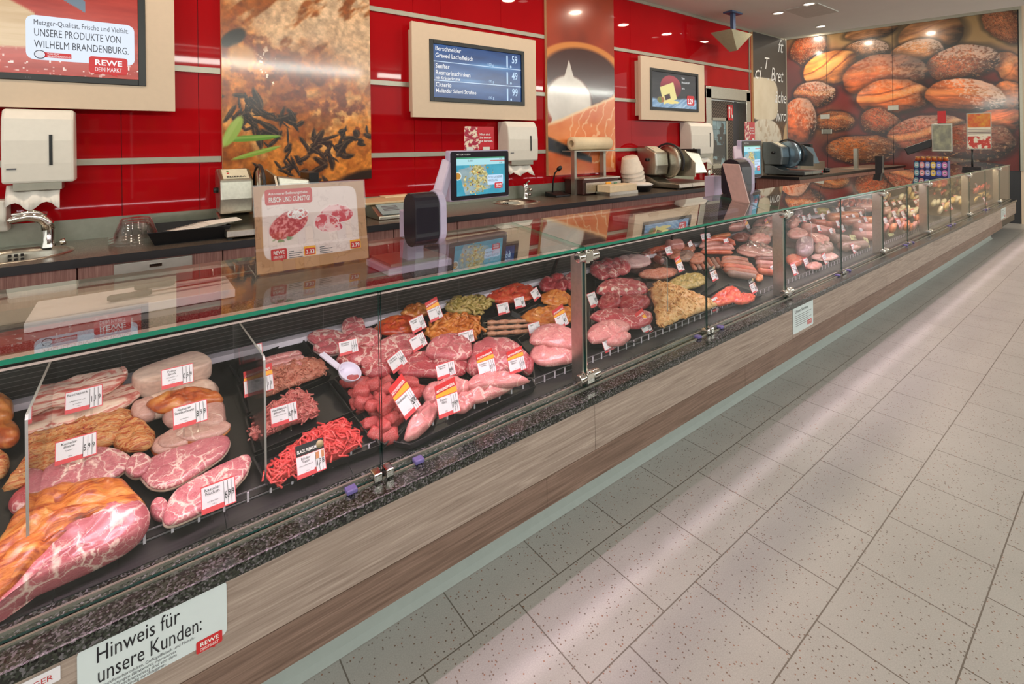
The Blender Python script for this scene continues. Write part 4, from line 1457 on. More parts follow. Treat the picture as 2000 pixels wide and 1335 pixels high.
MB().box(o.x + .15, o.x + .57, o.y - .185, o.y - .013, WZ + .001, WZ + .03).build('hot_plate_base', M['steel'], t)
MB().box(o.x - .03, o.x + .0, o.y + .10, o.y + .15, WZ, WZ + .42).build('upright', M['alu'], t)
MB().box(o.x + .50, o.x + .535, o.y + .20, o.y + .25, WZ + .165, WZ + .42).build('upright', M['alu'], t)
MB().box(o.x - .05, o.x + .60, o.y + .08, o.y + .25, WZ + .42, WZ + .432).build('roll_cradle', M['alu'], t)
m = MB()
m.lathe((o.x + .0, o.y + .17, WZ + .50), [(.034, 0), (.066, 0), (.066, .54), (.034, .54), (.034, 0)], 28, axis=(1, 0, 0))
m.build('film_roll', [M['cream']], t)
# stack of white bowls, leaning, and dish
m = MB()
ax = Vector((-.30, -.05, .95)).normalized()
b0 = Vector((4.36, 3.44, WZ + .03))
for k in range(5):
    m.lathe(b0 + ax * (.045 * k), [(.125, .0), (.125, .01), (.118, .02), (.085, .15), (.08, .155), (0, .155)], 28, axis=ax)
m.alone('white_bowl', plain('milky_plastic', (236, 222, 206), .4), 'leaning nested stack of milky white bowls left of the second slicer', 'bowl', org=(4.36, 3.44, WZ))
m = MB()
b0 = Vector((4.16, 3.22, WZ))
m.lathe(b0, [(.10, .0), (.13, .05), (.135, .055), (.125, .05), (0, .02)], 24, 0)
m.lathe(b0, [(0, .056), (.12, .06), (.14, .075), (.10, .09), (0, .095)], 24, 1)
m.alone('black_dish', [M['black'], M['paper']], 'small black dish of white paper in front of the white bowls', 'dish', org=b0)


# ---------------------------------------------------------------- staff shelf: boards and knives
SZ = 1.0


def board(label, pts, th=.03):
    m = MB()
    P = [Vector((x, y, 0)) for x, y in pts]
    m.prism(lambda a, b, c: Vector((a, b, c)), [(p.x, p.y) for p in P], SZ + .001, SZ + th)
    return m.alone('cutting_board', M['board'], label, 'cutting board', bevel=.004)


board('white cutting board under the front glass, at the left', [(-.29, 2.26), (.325, 2.26), (.325, 2.56), (-.29, 2.56)], .035)
board('white cutting board under the middle glass beside the red-handled knife', [(2.97, 2.22), (3.60, 2.20), (3.62, 2.56), (2.99, 2.58)], .035)
board('white cutting board on the staff shelf beneath the far glass', [(5.6, 2.2), (6.5, 2.2), (6.5, 2.55), (5.6, 2.55)], .035)
board('pale board on the staff shelf near the bread picture', [(8.6, 2.2), (9.6, 2.2), (9.6, 2.55), (8.6, 2.55)], .035)


def knife(label, p, d, L, handle, z=SZ + .036):
    p = Vector((p[0], p[1], z))
    d = Vector((d[0], d[1], 0)).normalized()
    s = Vector((-d.y, d.x, 0))
    t = thing('kitchen_knife', label, 'knife', p)
    m = MB().tube([p, p + d * .012, p + d * .06, p + d * .12, p + d * .135], [.008, .013, .011, .013, .009], 10)
    m.v = [(v[0], v[1], z + .0135 + (v[2] - z)) for v in m.v]
    m.build('handle', M[handle], t)
    m = MB()
    q = p + d * .135
    pl = [q + s * .012, q - s * .012, q + d * (L * .75) - s * .014, q + d * L + s * .004, q + d * (L * .7) + s * .012]
    m.add([v + Vector((0, 0, .012)) for v in pl] + [v + Vector((0, 0, .014)) for v in pl], [(4, 3, 2, 1, 0), (5, 6, 7, 8, 9)] + [(i, (i + 1) % 5, 5 + (i + 1) % 5, 5 + i) for i in range(5)])
    m.build('blade', M['steel'], t)
    return t


knife('knife with a dark handle lying nearer the front on the left board', (-.08, 2.36), (1, .06), .28, 'dark')
knife('knife with a dark handle lying farther back on the left board', (-.0, 2.48), (1, -.02), .30, 'dark')
knife('knife with a dark red handle on the middle cutting board', (3.16, 2.36), (1, .1), .25, 'knobred')

# ---------------------------------------------------------------- things standing on the glass


def G(u, v): return atp(u, v, (GY, GZ + .0065), GS)


def gz(y): return GZ + .0065 + GS * (y - GY)


# price sign in an acrylic stand
yb = 1.80
bl = Vector((.324, yb, gz(yb) + .046))
fr = Fr((.322, yb, gz(yb) + .002), (1, 0, 0), (0, .16, 1))
SW, SHh = .381, .292
t = thing('price_sign', 'landscape meat offer sign in a clear stand on the front glass', 'sign', (.51, yb, gz(yb)))


def signart(X, Y):
    x, y = X * 1.36, Y
    k = fbm(x * 4, y * 4, 5, 3)
    crease = np.abs(fbm(x * 5 + 9, y * 5, 4, 8) - .5)
    c = lerp(np.array([178, 128, 92]) + 0 * X[..., None], [208, 158, 118], k)
    c = lerp(c, [150, 104, 74], sstep(.02, .0, crease) * .5)
    u, v = (X - .49) / .43, (Y - .54) / .41
    sq = (np.abs(u) ** 9 + np.abs(v) ** 9) ** (1 / 9)
    p = lerp(np.array([232, 206, 202]) + 0 * X[..., None], [246, 226, 222], k)
    p = lerp(p, [214, 186, 184], sstep(.02, .0, crease) * .6)
    c = lerp(c, p, sstep(1.01, .99, sq))
    w = fbm(x * 9, y * 9, 4, 13) - .5
    e, uu, vv = ell(x + w * .03, y + w * .03, .38, .53, .25, .145, 26)
    mc = lerp(np.array([186, 50, 58]) + 0 * X[..., None], [240, 150, 150], sstep(.35, .7, fbm(x * 40, y * 40, 3, 17)))
    c = lerp(c, mc, sstep(1.02, .95, e))
    for i in range(7):
        e, _, _ = ell(x, y, .42 + .05 * (i % 4), .64 + .025 * (i // 4) - .01 * (i % 3), .045, .034, 20)
        c = lerp(c, [246, 236, 236], sstep(.22, .12, np.abs(e - 1)))
    for (cx, cy, r1, r2, ro) in ((.98, .60, .22, .12, -4), (.84, .50, .16, .12, -26), (.92, .44, .12, .06, -8)):
        e, uu, vv = ell(x + w * .05, y + w * .05, cx, cy, r1, r2, ro)
        mc = lerp(np.array([214, 70, 86]) + 0 * X[..., None], [246, 196, 200], sstep(.5, .64, fbm(x * 9 + w * 3, y * 9, 4, 19)))
        c = lerp(c, [248, 222, 220], sstep(1.06, 1.0, e))
        c = lerp(c, mc, sstep(.96, .9, e))
    e, _, _ = ell(x, y, .3, .36, .14, .035, 4)
    c = lerp(c, [130, 150, 110], sstep(1.0, .6, e) * sstep(.45, .55, fbm(x * 30, y * 30, 2, 5)))
    return c


painted('print', t, fr.at(0, .004, .003), SW, SHh, 190, 140, signart, M['printmat'])
m = MB().fbox(fr, -.003, SW + .003, 0, SHh + .008, -.001, .0022)
m.build('back_plate', M['acryl'], t)
m = MB().fbox(fr, -.003, SW + .003, 0, SHh + .008, .0072, .0085)
m.build('front_plate', M['acryl'], t)
MB().hexa([(.319, yb - .005, gz(yb - .005) + .0005), (.706, yb - .005, gz(yb - .005) + .0005), (.706, yb + .13, gz(yb + .13) + .0005), (.319, yb + .13, gz(yb + .13) + .0005),
           (.319, yb - .005, gz(yb - .005) + .0035), (.706, yb - .005, gz(yb - .005) + .0035), (.706, yb + .13, gz(yb + .13) + .0035), (.319, yb + .13, gz(yb + .13) + .0035)]).build('foot', M['acryl'], t)
f = fr.at(0, .004, .0035)
MB().prism(f.at(.034, .225), rrect(.155, .053, .008), 0, .0006).build('red_banner', M['red'], t)
texts(t, f, [('Aus unserer Bedienungstheke:', .045, .259, .0135, dict(fit=.13, bold=.01)), ('FRISCH UND GÜNSTIG!', .045, .234, .024, dict(fit=.135, bold=.015))], M['whiteink'], c=.0011)
rewe(t, f, .045, .038, .05, .038, M['red'], M['whiteink'], c=.0005)
for (a, b, s) in ((.155, .04, '3.33'), (.318, .042, '3.79')):
    MB().prism(f.at(a - .004, b), rrect(.04, .032, .002), .0002, .0006).build('price_flash', M['yellow'], t)
    MB().prism(f.at(a - .001, b + .002), rrect(.034, .023, .002), .0008, .0011).build('price_field', M['red'], t)
    texts(t, f, [(s, a + .002, b + .006, .02, dict(fit=.028, bold=.02))], M['whiteink'], c=.0014)
m = MB()
for (a, b0) in ((.102, .06), (.205, .062)):
    for k in range(4): m.fbox(f, a, a + (.016 if k == 0 else .034 + .01 * (k % 2)), b0 - k * .007, b0 + .0022 - k * .007, .0004, .0006)
m.build('small_print', M['inkgrey'], t)


# customer scales: oval printer on a mast with arm and screen
def mealad(X, Y):
    x, y = X * 1.35, Y
    c = lerp(np.array([46, 140, 170]) + 0 * X[..., None], [96, 186, 204], fbm(x * 3, y * 3, 4, 3))
    plate = (np.abs((x - .5) * .9 + (y - .4) * .25) < .34) * (np.abs((y - .42) * .95 - (x - .5) * .2) < .34)
    pc = lerp(np.array([120, 150, 160]) + 0 * X[..., None], [176, 190, 190], fbm(x * 5, y * 8, 3, 6))
    c = lerp(c, pc, plate * 1.0)
    f = fbm(x * 14, y * 14, 3, 9)
    food = sstep(.46, .52, f + .12 - .5 * np.maximum(0, ell(x, y, .56, .46, .32, .36)[0] - .6))
    fc = lerp(np.array([130, 120, 60]) + 0 * X[..., None], [240, 228, 170], vnoise(x * 30, y * 30, 4))
    fc = lerp(fc, [230, 150, 40], (vnoise(x * 22, y * 22, 14) > .8) * 1.0)
    fc = lerp(fc, [90, 50, 80], (vnoise(x * 24, y * 24, 24) > .84) * 1.0)
    c = lerp(c, fc, food)
    e, _, _ = ell(x, y, .03, .52, .1, .11)
    c = lerp(c, [220, 236, 236], sstep(1.02, .98, e))
    c = lerp(c, [196, 140, 60], sstep(.8, .76, e))
    top = Y > .80
    c = np.where(top[..., None], np.array([176, 226, 234.]), c)
    c = np.where((Y > .965)[..., None], np.array([70, 150, 110.]), c)
    c = np.where(((np.abs(Y - .89) < .012) & (X > .68))[..., None], np.array([210, 70, 60.]), c)
    e, _, _ = ell(x, y, .98, .1, .09, .09)
    return c


def leafart(X, Y):
    n = fbm(X * 12, Y * 12, 4, 3)
    l = lerp(np.array([176, 26, 60]) + 0 * X[..., None], [246, 226, 200], sstep(.42, .6, n))
    r = np.array([206, 30, 46]) + 0 * X[..., None]
    return np.where((X < .46 + .05 * np.sin(Y * 6))[..., None], l, r)


def cust_scale(label, ox, oy, k, screen_nx=110):
    """ox, oy: foot of the printer drum on the glass / shelf; k: overall size"""
    zb = SZ
    t = thing('customer_scale', label, 'scale', (ox, oy, zb), 'customer scales')
    P = lambda x, y, z: Vector((ox + x * k, oy + y * k, gz(1.9) + (z - .035) * k))
    # mast up from the shelf
    MB().box(ox + .10 * k, ox + .19 * k, oy + .27, oy + .36, zb + .001, gz(1.9) + .1 * k).build('mast', M['lilac'], t, .006)
    MB().box(ox - .02, ox + .32 * k, oy + .22, oy + .50, zb + .001, zb + .035).build('weighing_base', M['lilac'], t, .006)
    MB().box(ox + .0, ox + .30 * k, oy + .24, oy + .48, zb + .036, zb + .05).build('weighing_plate', M['steel'], t)
    # drum: stadium section in x-z, axis along y
    def stad(w, h, n=12):
        r = w / 2
        out = []
        for i in range(n + 1):
            a = math.pi * i / n
            out.append((r + r * math.cos(a), h - r + r * math.sin(a)))
        for i in range(n + 1):
            a = math.pi + math.pi * i / n
            out.append((r + r * math.cos(a), r + r * math.sin(a)))
        return out
    return t, P, stad


def build_scale(label, ox, oy, k, sx, sy, sz, sw, sh, ang):
    t, P, stad = cust_scale(label, ox, oy, k)
    # the drum's flat faces look along x; section lies in y-z
    f = Fr(P(0, .10, .012), (0, -1, 0), (0, 0, 1))
    m = MB().prism(f, [(a * k, b * k) for a, b in stad(.125, .235)], -.115 * k, 0)
    m.build('printer_drum', M['violetblack'], t, .004)
    m = MB().prism(Fr(P(.118, .115, .008), (0, -1, 0), (0, 0, 1)), [(a * k, b * k) for a, b in stad(.14, .245)], -.035 * k, 0)
    m.build('drum_shell', M['lilac'], t, .006)
    d = Vector((math.cos(ang), math.sin(ang), 0))
    c = Vector((sx, sy, sz))
    fr = Fr(c, d, (0, 0, 1))
    # arm
    a0 = P(.135, .06, .15)
    a1 = c + d * (.02) + Vector((0, 0, sh * .72)) - fr.n * .05
    MB().bar(a0, a1 - Vector((.0, 0, 0)), .05 * k, .08 * k).build('arm', M['lilac'], t, .008)
    MB().bar(a1 - d * .0, a1 + d * (sw * .45), .05, .10).build('arm_head', M['lilac'], t, .008)
    s = MB().fbox(fr, 0, sw, 0, sh, -.045, -.003).build('screen_case', M['lilac'], t, .008)
    MB().prism(fr, rrect(sw - .012, sh - .012, .012, .006, .006), -.003, .001).build('screen_frame', M['violetblack'], s)
    f2 = fr.at(sw * .10, sh * .10, .002)
    dw, dh = sw * .81, sh * .76
    painted('display', t, f2, dw, dh, 110, 84, mealad, M['screen'])
    texts(t, fr, [('METTLER TOLEDO', sw * .10, sh * .905, sh * .045, dict(fit=sw * .22))], M['whiteink'], 'maker_mark', c=.003)
    texts(t, f2, [('0.000', dw * .22, dh * .885, dh * .07), ('0.50', dw * .88, dh * .92, dh * .06), ('0.00', dw * .88, dh * .81, dh * .06)], M['glowink'])
    MB().prism(f2.at(dw * .62, dh * .24), rrect(dw * .34, dh * .27, dh * .03), .0005, .001).build('text_bubble', M['glowblue'], t)
    texts(t, f2, [('GUTES AUS EIGENER', dw * .64, dh * .42, dh * .08, dict(fit=dw * .30)), ('HERSTELLUNG.', dw * .64, dh * .33, dh * .08, dict(fit=dw * .2))], M['glowink'], c=.0015)
    rewe(t, f2, dw * .77, dh * .13, dw * .17, dh * .16, M['glowred'], M['glowwhite'], c=.002)
    # card on top
    sgw = sw * .50
    f3 = fr.at(sw * .27, sh + .004, -.02)
    g = thing('advice_card', 'red photo card standing on top of the ' + ('front' if ox < 2 else 'second') + ' customer scale screen', 'card', f3(sgw / 2, 0), 'cards on the scales')
    painted('card', g, f3, sgw, sh * .47, 60, 44, leafart, M['printmat'])
    MB().fbox(f3, 0, sgw, 0, sh * .47, -.003, -.0005).build('card_back', M['red'], g)
    for ca in (.01, sgw - .08): MB().fbox(f3, ca, ca + .045, -.006, .013, .0005, .006).build('clip', M['plastic'], g)
    for i, s_ in enumerate(('Hier sind', 'Sie immer', 'gut beraten.')):
        texts(g, f3, [(s_, sgw * .50, sh * (.29 - .068 * i), sh * .062, dict(fit=sgw * (.36, .40, .46)[i], bold=.02))], M['whiteink'], c=.001)
    return t


build_scale('customer scale with a colour screen and dark oval drum, nearest the camera', .955, 1.93, 1.0, 1.28, 2.17, 1.315, .40, .262, 0.06)
build_scale('second customer scale with a colour screen in front of the door', 3.72, 1.95, 1.35, 4.20, 2.16, 1.275, .46, .345, 0.10)
# leaflet holder beside the second scale
b = Vector((3.42, 1.72, gz(1.72)))
t = thing('leaflet_holder', 'clear leaning leaflet holder on the glass by the second scale', 'leaflet holder', b)
f = Fr(b + Vector((.02, .0, .001)), (.35, 1, 0), (-.30, .10, 1))
MB().fbox(f, 0, .16, 0, .29, 0, .006).build('leaflet', plain('leaflet_pink', (224, 190, 186), .5), t)
f = Fr(b + Vector((.04, .0, .001)), (.35, 1, 0), (-.30, .10, 1))
MB().fbox(f, -.005, .165, 0, .16, 0, .004).build('front_pocket', M['acryl'], t)
MB().fbox(f, -.005, .165, 0, .005, -.02, .14).build('foot', M['acryl'], t)
f = Fr(b + Vector((.12, .0, .001)), (.35, 1, 0), (-.22, .0, 1))
MB().fbox(f, -.005, .165, 0, .13, 0, .004).build('second_pocket', M['acryl'], t)

# preserve jars in a display box on the far glass
XJ = 7.45
jl = atx(1785, 343, XJ)
t = thing('jar_box', 'blue cardboard display box of printed jars on the far glass', 'display box', (XJ + .1, 1.62, gz(1.62)))
jy0, jy1 = atx(1785, 343, XJ).y, atx(1851, 343, XJ).y
fr = Fr((XJ, jy0, gz((jy0 + jy1) / 2) + .012), (0, -1, 0), (0, 0, 1))
jw = jy0 - jy1


def boxart(X, Y):
    i = np.clip((X * 6).astype(int), 0, 5)
    cols = np.array([[120, 170, 180], [220, 150, 160], [150, 160, 220], [230, 200, 90], [110, 120, 220], [210, 130, 190]])[i]
    u = (X * 6) % 1 - .5
    v = (Y * 2) % 1 - .5
    r = (np.abs(u / .42) ** 3 + np.abs(v / .42) ** 3)
    c = np.where((r < 1)[..., None], cols, np.array([34, 44, 96]))
    c = np.where(((np.abs(u) < .26) & (np.abs(v) < .16))[..., None], np.array([240, 236, 240]), c)
    c = np.where(((np.abs(u) < .2) & (np.abs(v) < .04))[..., None], cols * .5, c)
    return c


hb = .185
MB().fbox(fr, 0, jw, -.01, hb, -.12, -.004).build('box', M['blue'], t)
painted('printed_front', t, fr.at(0, 0, 0), jw, hb, 96, 40, boxart, M['printmat'])
for k in range(6):
    c = fr(jw * (k + .5) / 6, hb + .0005, -.05)
    j = thing('preserve_jar', 'orange jar with a gold lid, number %d from the left in the blue box on the glass' % (k + 1), 'jar', c, 'jars in the display box')
    j['label'] = ['leftmost', 'second', 'third', 'fourth', 'fifth', 'rightmost'][k] + ' gold-lidded orange jar in the blue display box on the glass'
    r = jw / 6 * .46
    MB().lathe(c, [(0, 0), (r, 0), (r, .028), (r * .9, .034)], 16).build('glass_jar', plain('jar_orange', (190, 84, 34), .3), j)
    MB().lathe(c, [(r * .94, .034), (r * .96, .036), (r * .96, .052), (0, .053)], 16).build('lid', plain('gold_lid', (196, 150, 90), .3, .6), j)

# far scale and card near the bread picture
o = Vector((8.35, 1.95, gz(1.95)))
t = thing('customer_scale', 'dark far customer scale behind the blue jar box', 'scale', (8.3, 1.95, SZ), 'customer scales')
MB().box(o.x - .16, o.x - .08, 2.25, 2.33, SZ + .001, o.z + .2).build('mast', M['dark'], t)
f = Fr(atx(1820, 296, 8.2), (.25, -1, 0), (0, .05, 1))
MB().fbox(f, 0, .20, 0, .36, -.05, 0).build('screen_case', M['alu'], t, .006)
painted('display', t, f.at(.012, .02, .002), .176, .32, 24, 40, lambda X, Y: lerp(np.array([70, 66, 56]) + 0 * X[..., None], [150, 140, 100], fbm(X * 4, Y * 5, 3, 3)), M['screen'])
MB().bar(f(.02, .12, -.06), f(-.26, .0, -.08), .08, .10).build('arm', M['dark'], t, .01)
MB().fbox(f, .06, .14, .365, .52, -.02, -.01).build('red_card', M['red'], t)
o = atx(1893, 292, 9.6)
t = thing('card_holder', 'printed offer card on a dark stem above the far counter', 'card', (o.x, o.y, gz(o.y)))
f = Fr(atx(1890, 290, 9.6), (.3, -1, 0), (-.04, 0, 1))


def offer(X, Y):
    n = fbm(X * 6, Y * 10, 4, 3)
    c = lerp(np.array([240, 226, 200]) + 0 * X[..., None], [246, 240, 230], n)
    c = lerp(c, lerp(np.array([210, 60, 50]) + 0 * X[..., None], [240, 190, 60], n), sstep(.6, .62, Y))
    c = lerp(c, np.array([206, 70, 60]) + 0 * X[..., None], sstep(.36, .34, Y) * sstep(.4, .5, n))
    c = np.where(((Y > .42) & (Y < .58) & (((Y * 24) % 1) < .4))[..., None], np.array([150, 130, 120]), c)
    return c


painted('print', t, f, .24, .50, 30, 60, offer, M['printmat'])
MB().fbox(f, -.01, .25, -.01, .51, -.02, -.002).build('card_back', M['alu'], t)
q = f(.05, -.01, -.02)
MB().tube([(q.x, q.y, gz(o.y) + .004), (q.x, q.y, q.z + .02)], .012).build('stem', M['black'], t)
MB().box(q.x - .06, q.x + .06, q.y - .10, q.y + .10, gz(o.y) + .002, gz(o.y) + .05).build('clamp_foot', M['dark'], t)
# slim steel post on the far worktop
m = MB().box(10.0, 10.06, 3.1, 3.16, WZ, WZ + .36).box(9.75, 10.3, 2.98, 3.3, WZ + .0005, WZ + .012)
m.alone('tap_post', M['steel'], 'slim steel post on the far worktop below the bread picture', 'post')

# ---------------------------------------------------------------- notices on the oak front
def notice(name, label, u0, v0, u1, v1, Y=1.449):
    a = aty(u0, v0, Y)
    b = aty(u1, v1, Y)
    return a, b


# large customer notice, cut by the bottom edge
a = aty(147, 1272, 1.448)
c_r = aty(443, 1180, 1.448)
tl = aty(147, 1272, 1.448)
t = thing('customer_notice', 'large white notice to customers on the oak front, bottom left', 'notice', (.02, 1.447, .30))
x0, x1 = aty(147, 1290, 1.448).x, aty(443, 1180, 1.448).x
z1 = aty(200, 1255, 1.448).z
fr = Fr((-.108, 1.4485, .362), (1, 0, 0), (0, 0, 1))
NW, NH = .288, .1365
MB().prism(fr, rrect(NW, NH, .013), 0, .0015).build('plate', plain('notice_white', (216, 226, 228), .3, var=.01), t)
texts(t, fr, [('Hinweis für', .031, .089, .052, dict(fit=.155)), ('unsere Kunden:', .033, .043, .052, dict(fit=.198))], M['ink'], c=.0022)
texts(t, fr, [('Hackfleischprodukte, Geflügelfleisch und Fleisch-', .040, .030, .0105, dict(fit=.178)), ('zubereitungen (Bratwurst, mariniertes', .040, .0205, .0105, dict(fit=.14)),
              ('Fleisch/Geschnetzeltes) sind vor dem', .040, .0115, .0105, dict(fit=.14)), ('Verzehr vollständig durchzugaren.', .040, .003, .0105, dict(fit=.12))], M['inkgrey'], c=.0022)
rewe(t, fr, .221, -.012, .056, .030, M['red'], M['whiteink'], c=.002)
m = MB()
fr = Fr((-.262, 1.4485, .455), (1, 0, 0), (0, 0, 1))
t = thing('maker_plate', 'small white maker plate with red capitals in the bottom left corner', 'name plate', (-.2, 1.448, .455))
MB().prism(fr, rrect(.127, .031, .002), 0, .0012).build('plate', M['papertag'], t)
texts(t, fr, [('HUTTINGER', .014, .009, .0175, dict(fit=.10))], M['redink'], c=.0018)


def service(label, u0, v0, u1, v1, full=True):
    Y = 1.4485
    p, q = aty(u0, v0, Y), aty(u1, v1, Y)
    t = thing('service_notice', label, 'notice', ((p.x + q.x) / 2, Y, q.z), 'service notices')
    fr = Fr((p.x, Y, q.z), (1, 0, 0), (0, 0, 1))
    w, h = q.x - p.x, p.z - q.z
    MB().prism(fr, rrect(w, h, h * .06), 0, .0015).build('plate', plain('service_white', (212, 226, 228), .3, var=.01), t)
    texts(t, fr, [('Unser Service.', w * .09, h * .74, h * .17, dict(fit=w * .66))], M['ink'], c=.0022)
    m = MB()
    for k in range(6): m.fbox(fr, w * .09, w * (.9 - .1 * (k % 3)), h * (.62 - .075 * k), h * (.635 - .075 * k), .0016, .002)
    m.build('small_print', M['inkgrey'], t)
    rewe(t, fr, w * .70, h * .10, w * .2, h * .17, M['red'], M['whiteink'], c=.002)


service('white service notice on the oak front under the second chrome post', 1548, 601, 1588, 632)
service('white service notice near the far end of the oak front', 1955, 408, 1964, 424)
# ---------------------------------------------------------------- meat, sausage and cheese on the deck
AL = math.atan(DS)
E2 = Vector((0, math.cos(AL), math.sin(AL)))
NN = Vector((0, -math.sin(AL), math.cos(AL)))


def D(u, v, h=0.0): return atp(u, v, (DY0, DZ0 + h), DS)


DK = .90


def dk(c, k=1.0): return tuple(x * DK * k for x in c)


def meatmat(name, lean, lean2, fat, cell=17, vein=.10, patch=.62, rough=.28, bump=.35, streak=None, fine=140, coat=.15, dist=.03):
    lean, lean2, fat = dk(lean), dk(lean2), dk(fat, 1.04)
    t = NT(name).set(rough)
    t.b.inputs['Coat Weight'].default_value = coat
    t.b.inputs['Coat Roughness'].default_value = .12
    co = t.coord(streak or (1, 1, 1), rnd=True)
    nd = t.noise(co, 16, 4)
    wv = t.n('ShaderNodeVectorMath', operation='SCALE')
    t.l(nd.outputs['Color'], wv.inputs[0])
    wv.inputs['Scale'].default_value = dist * 2.6
    ad = t.n('ShaderNodeVectorMath', operation='ADD')
    t.l(co, ad.inputs[0])
    t.l(wv.outputs[0], ad.inputs[1])
    c1 = t.noise(ad.outputs[0], 12, 6, .62)
    col = t.ramp(c1.outputs['Fac'], [(.30, lin(*[x * .86 for x in lean])), (.48, lin(*lean)), (.70, lin(*lean2))])
    n3 = t.noise(t.coord((1, 3, 3), rnd=True, rot=(.4, .3, .8)), fine * .6, 4)
    col = t.mix(.30, col, t.ramp(n3.outputs['Fac'], [(.35, lin(*[x * .74 for x in lean])), (.65, lin(*[min(255, x * 1.10) for x in lean2]))]))
    h = n3.outputs['Fac']
    if vein:
        n4 = t.noise(co, 13, 3)
        wmod = t.ramp(n4.outputs['Fac'], [(.36, (0, 0, 0)), (.66, (1, 1, 1))])
        for sc, k0 in ((cell, 1.0), (cell * 2.7, .45)):
            vo = t.n('ShaderNodeTexVoronoi', feature='DISTANCE_TO_EDGE')
            vo.inputs['Scale'].default_value = sc
            t.l(ad.outputs[0], vo.inputs['Vector'])
            vc = t.n('ShaderNodeTexVoronoi')
            vc.inputs['Scale'].default_value = sc
            t.l(ad.outputs[0], vc.inputs['Vector'])
            sp = t.n('ShaderNodeSeparateColor')
            t.l(vc.outputs['Color'], sp.inputs[0])
            col = t.mix(t.math('MULTIPLY', sp.outputs[0], .55 * k0), col, lin(*[x * .84 for x in lean]))
            wth = t.math('MULTIPLY', wmod, vein * 2.4 * k0)
            k = t.math('SUBTRACT', 1.0, t.math('DIVIDE', vo.outputs['Distance'], t.math('ADD', wth, .004)))
            k = t.math('MAXIMUM', k, 0.0)
            k = t.math('MULTIPLY', t.math('POWER', k, .8), .9 * k0 + .1)
            col = t.mix(k, col, lin(*fat))
    if patch:
        n5 = t.noise(ad.outputs[0], 9, 5, .62, .8)
        f = t.ramp(n5.outputs['Fac'], [(patch - .02, (0, 0, 0)), (patch + .06, (1, 1, 1))])
        col = t.mix(f, col, lin(*fat))
    t.base(col)
    if bump: t.bump(t.mix(.5, h, c1.outputs['Fac']), bump, .004)
    return t.m


def crustmat(name, cols, scale=12, streak=(1, 1, 1), rough=.3, bump=.5):
    t = NT(name).set(rough)
    t.b.inputs['Coat Weight'].default_value = .3
    t.b.inputs['Coat Roughness'].default_value = .15
    co = t.coord(streak, rnd=True)
    n1 = t.noise(co, scale, 6, .62, 1.0)
    k = len(cols)
    t.base(t.ramp(n1.outputs['Fac'], [(.30 + .42 * i / (k - 1), lin(*dk(c))) for i, c in enumerate(cols)]))
    n2 = t.noise(co, scale * 7, 3)
    t.bump(t.mix(.5, n1.outputs['Fac'], n2.outputs['Fac']), bump, .005)
    return t.m


def bacon_mat():
    t = NT('bacon_layers').set(.3)
    t.b.inputs['Coat Weight'].default_value = .2
    co = t.coord((6, 26, 60), rnd=True)
    n = t.noise(co, 1.0, 4, .55, .8)
    t.base(t.ramp(n.outputs['Fac'], [(.34, lin(196, 92, 84)), (.44, lin(226, 150, 138)), (.5, lin(246, 220, 204)), (.58, lin(240, 204, 186)), (.63, lin(190, 84, 78)), (.75, lin(226, 150, 132))]))
    t.bump(n.outputs['Fac'], .25, .003)
    return t.m


M['pork'] = meatmat('fresh_pork', (222, 100, 112), (242, 146, 150), (250, 214, 204), 15, .035, .66)
M['porkdark'] = meatmat('dark_pork', (204, 72, 84), (232, 112, 118), (246, 206, 198), 14, .03, .67)
M['ham'] = meatmat('cured_ham_slice', (214, 116, 128), (236, 152, 156), (250, 220, 208), 19, .045, .70, .26, .12)
M['hamcut'] = meatmat('cured_ham_cut', (206, 106, 116), (228, 140, 144), (248, 216, 204), 14, .05, .68, .26, .15)
M['loin'] = meatmat('pale_loin', (236, 178, 166), (244, 200, 186), (250, 226, 212), 6, .015, .72, .3, .1)
M['beef'] = meatmat('fresh_beef', (176, 44, 56), (204, 74, 82), (240, 190, 184), 10, .012, .72)
M['beefcube'] = meatmat('beef_cubes', (206, 62, 66), (230, 104, 102), (244, 190, 180), 12, .015, .70, .22, .4)
M['lamb'] = meatmat('lamb', (206, 70, 84), (228, 108, 114), (250, 214, 206), 15, .05, .62)
M['chicken'] = meatmat('poultry_breast', (238, 146, 146), (250, 184, 178), (250, 212, 200), 8, .012, .73, .24, .15)
M['chop'] = meatmat('neck_chop', (226, 102, 114), (244, 150, 152), (252, 222, 212), 17, .05, .63)
M['fat'] = meatmat('back_fat', (255, 216, 198), (264, 232, 216), (222, 152, 100), 5, 0, .66, .3, .12, None, 40)
M['fatpink'] = meatmat('pink_fat', (240, 190, 190), (248, 216, 212), (252, 232, 226), 5, 0, .7, .35, .1)
M['bacon'] = bacon_mat()
M['smoked'] = crustmat('smoked_crust', [(140, 54, 24), (196, 88, 36), (226, 138, 66), (238, 178, 104)], 11, (1, 1, 1))
M['ribs'] = crustmat('smoked_ribs', [(120, 36, 26), (196, 76, 40), (236, 140, 72), (246, 190, 124), (186, 70, 46), (236, 150, 90)], 5, (3, 22, 14), .25, .9)
M['rind'] = crustmat('golden_rind', [(110, 44, 24), (176, 74, 30), (226, 132, 56), (242, 172, 88), (240, 190, 120)], 7, (1.2, 5, 4))
M['rinddark'] = crustmat('dark_rind', [(84, 34, 20), (140, 52, 24), (200, 96, 44)], 10, (1, 6, 3))
M['mince'] = crustmat('pink_mince', [(196, 84, 84), (232, 124, 118), (248, 176, 164)], 60, (1, 1, 1), .3, .9)
M['minceorange'] = crustmat('pale_mince', [(190, 92, 76), (226, 136, 112), (244, 186, 164)], 60, (1, 1, 1), .3, .9)
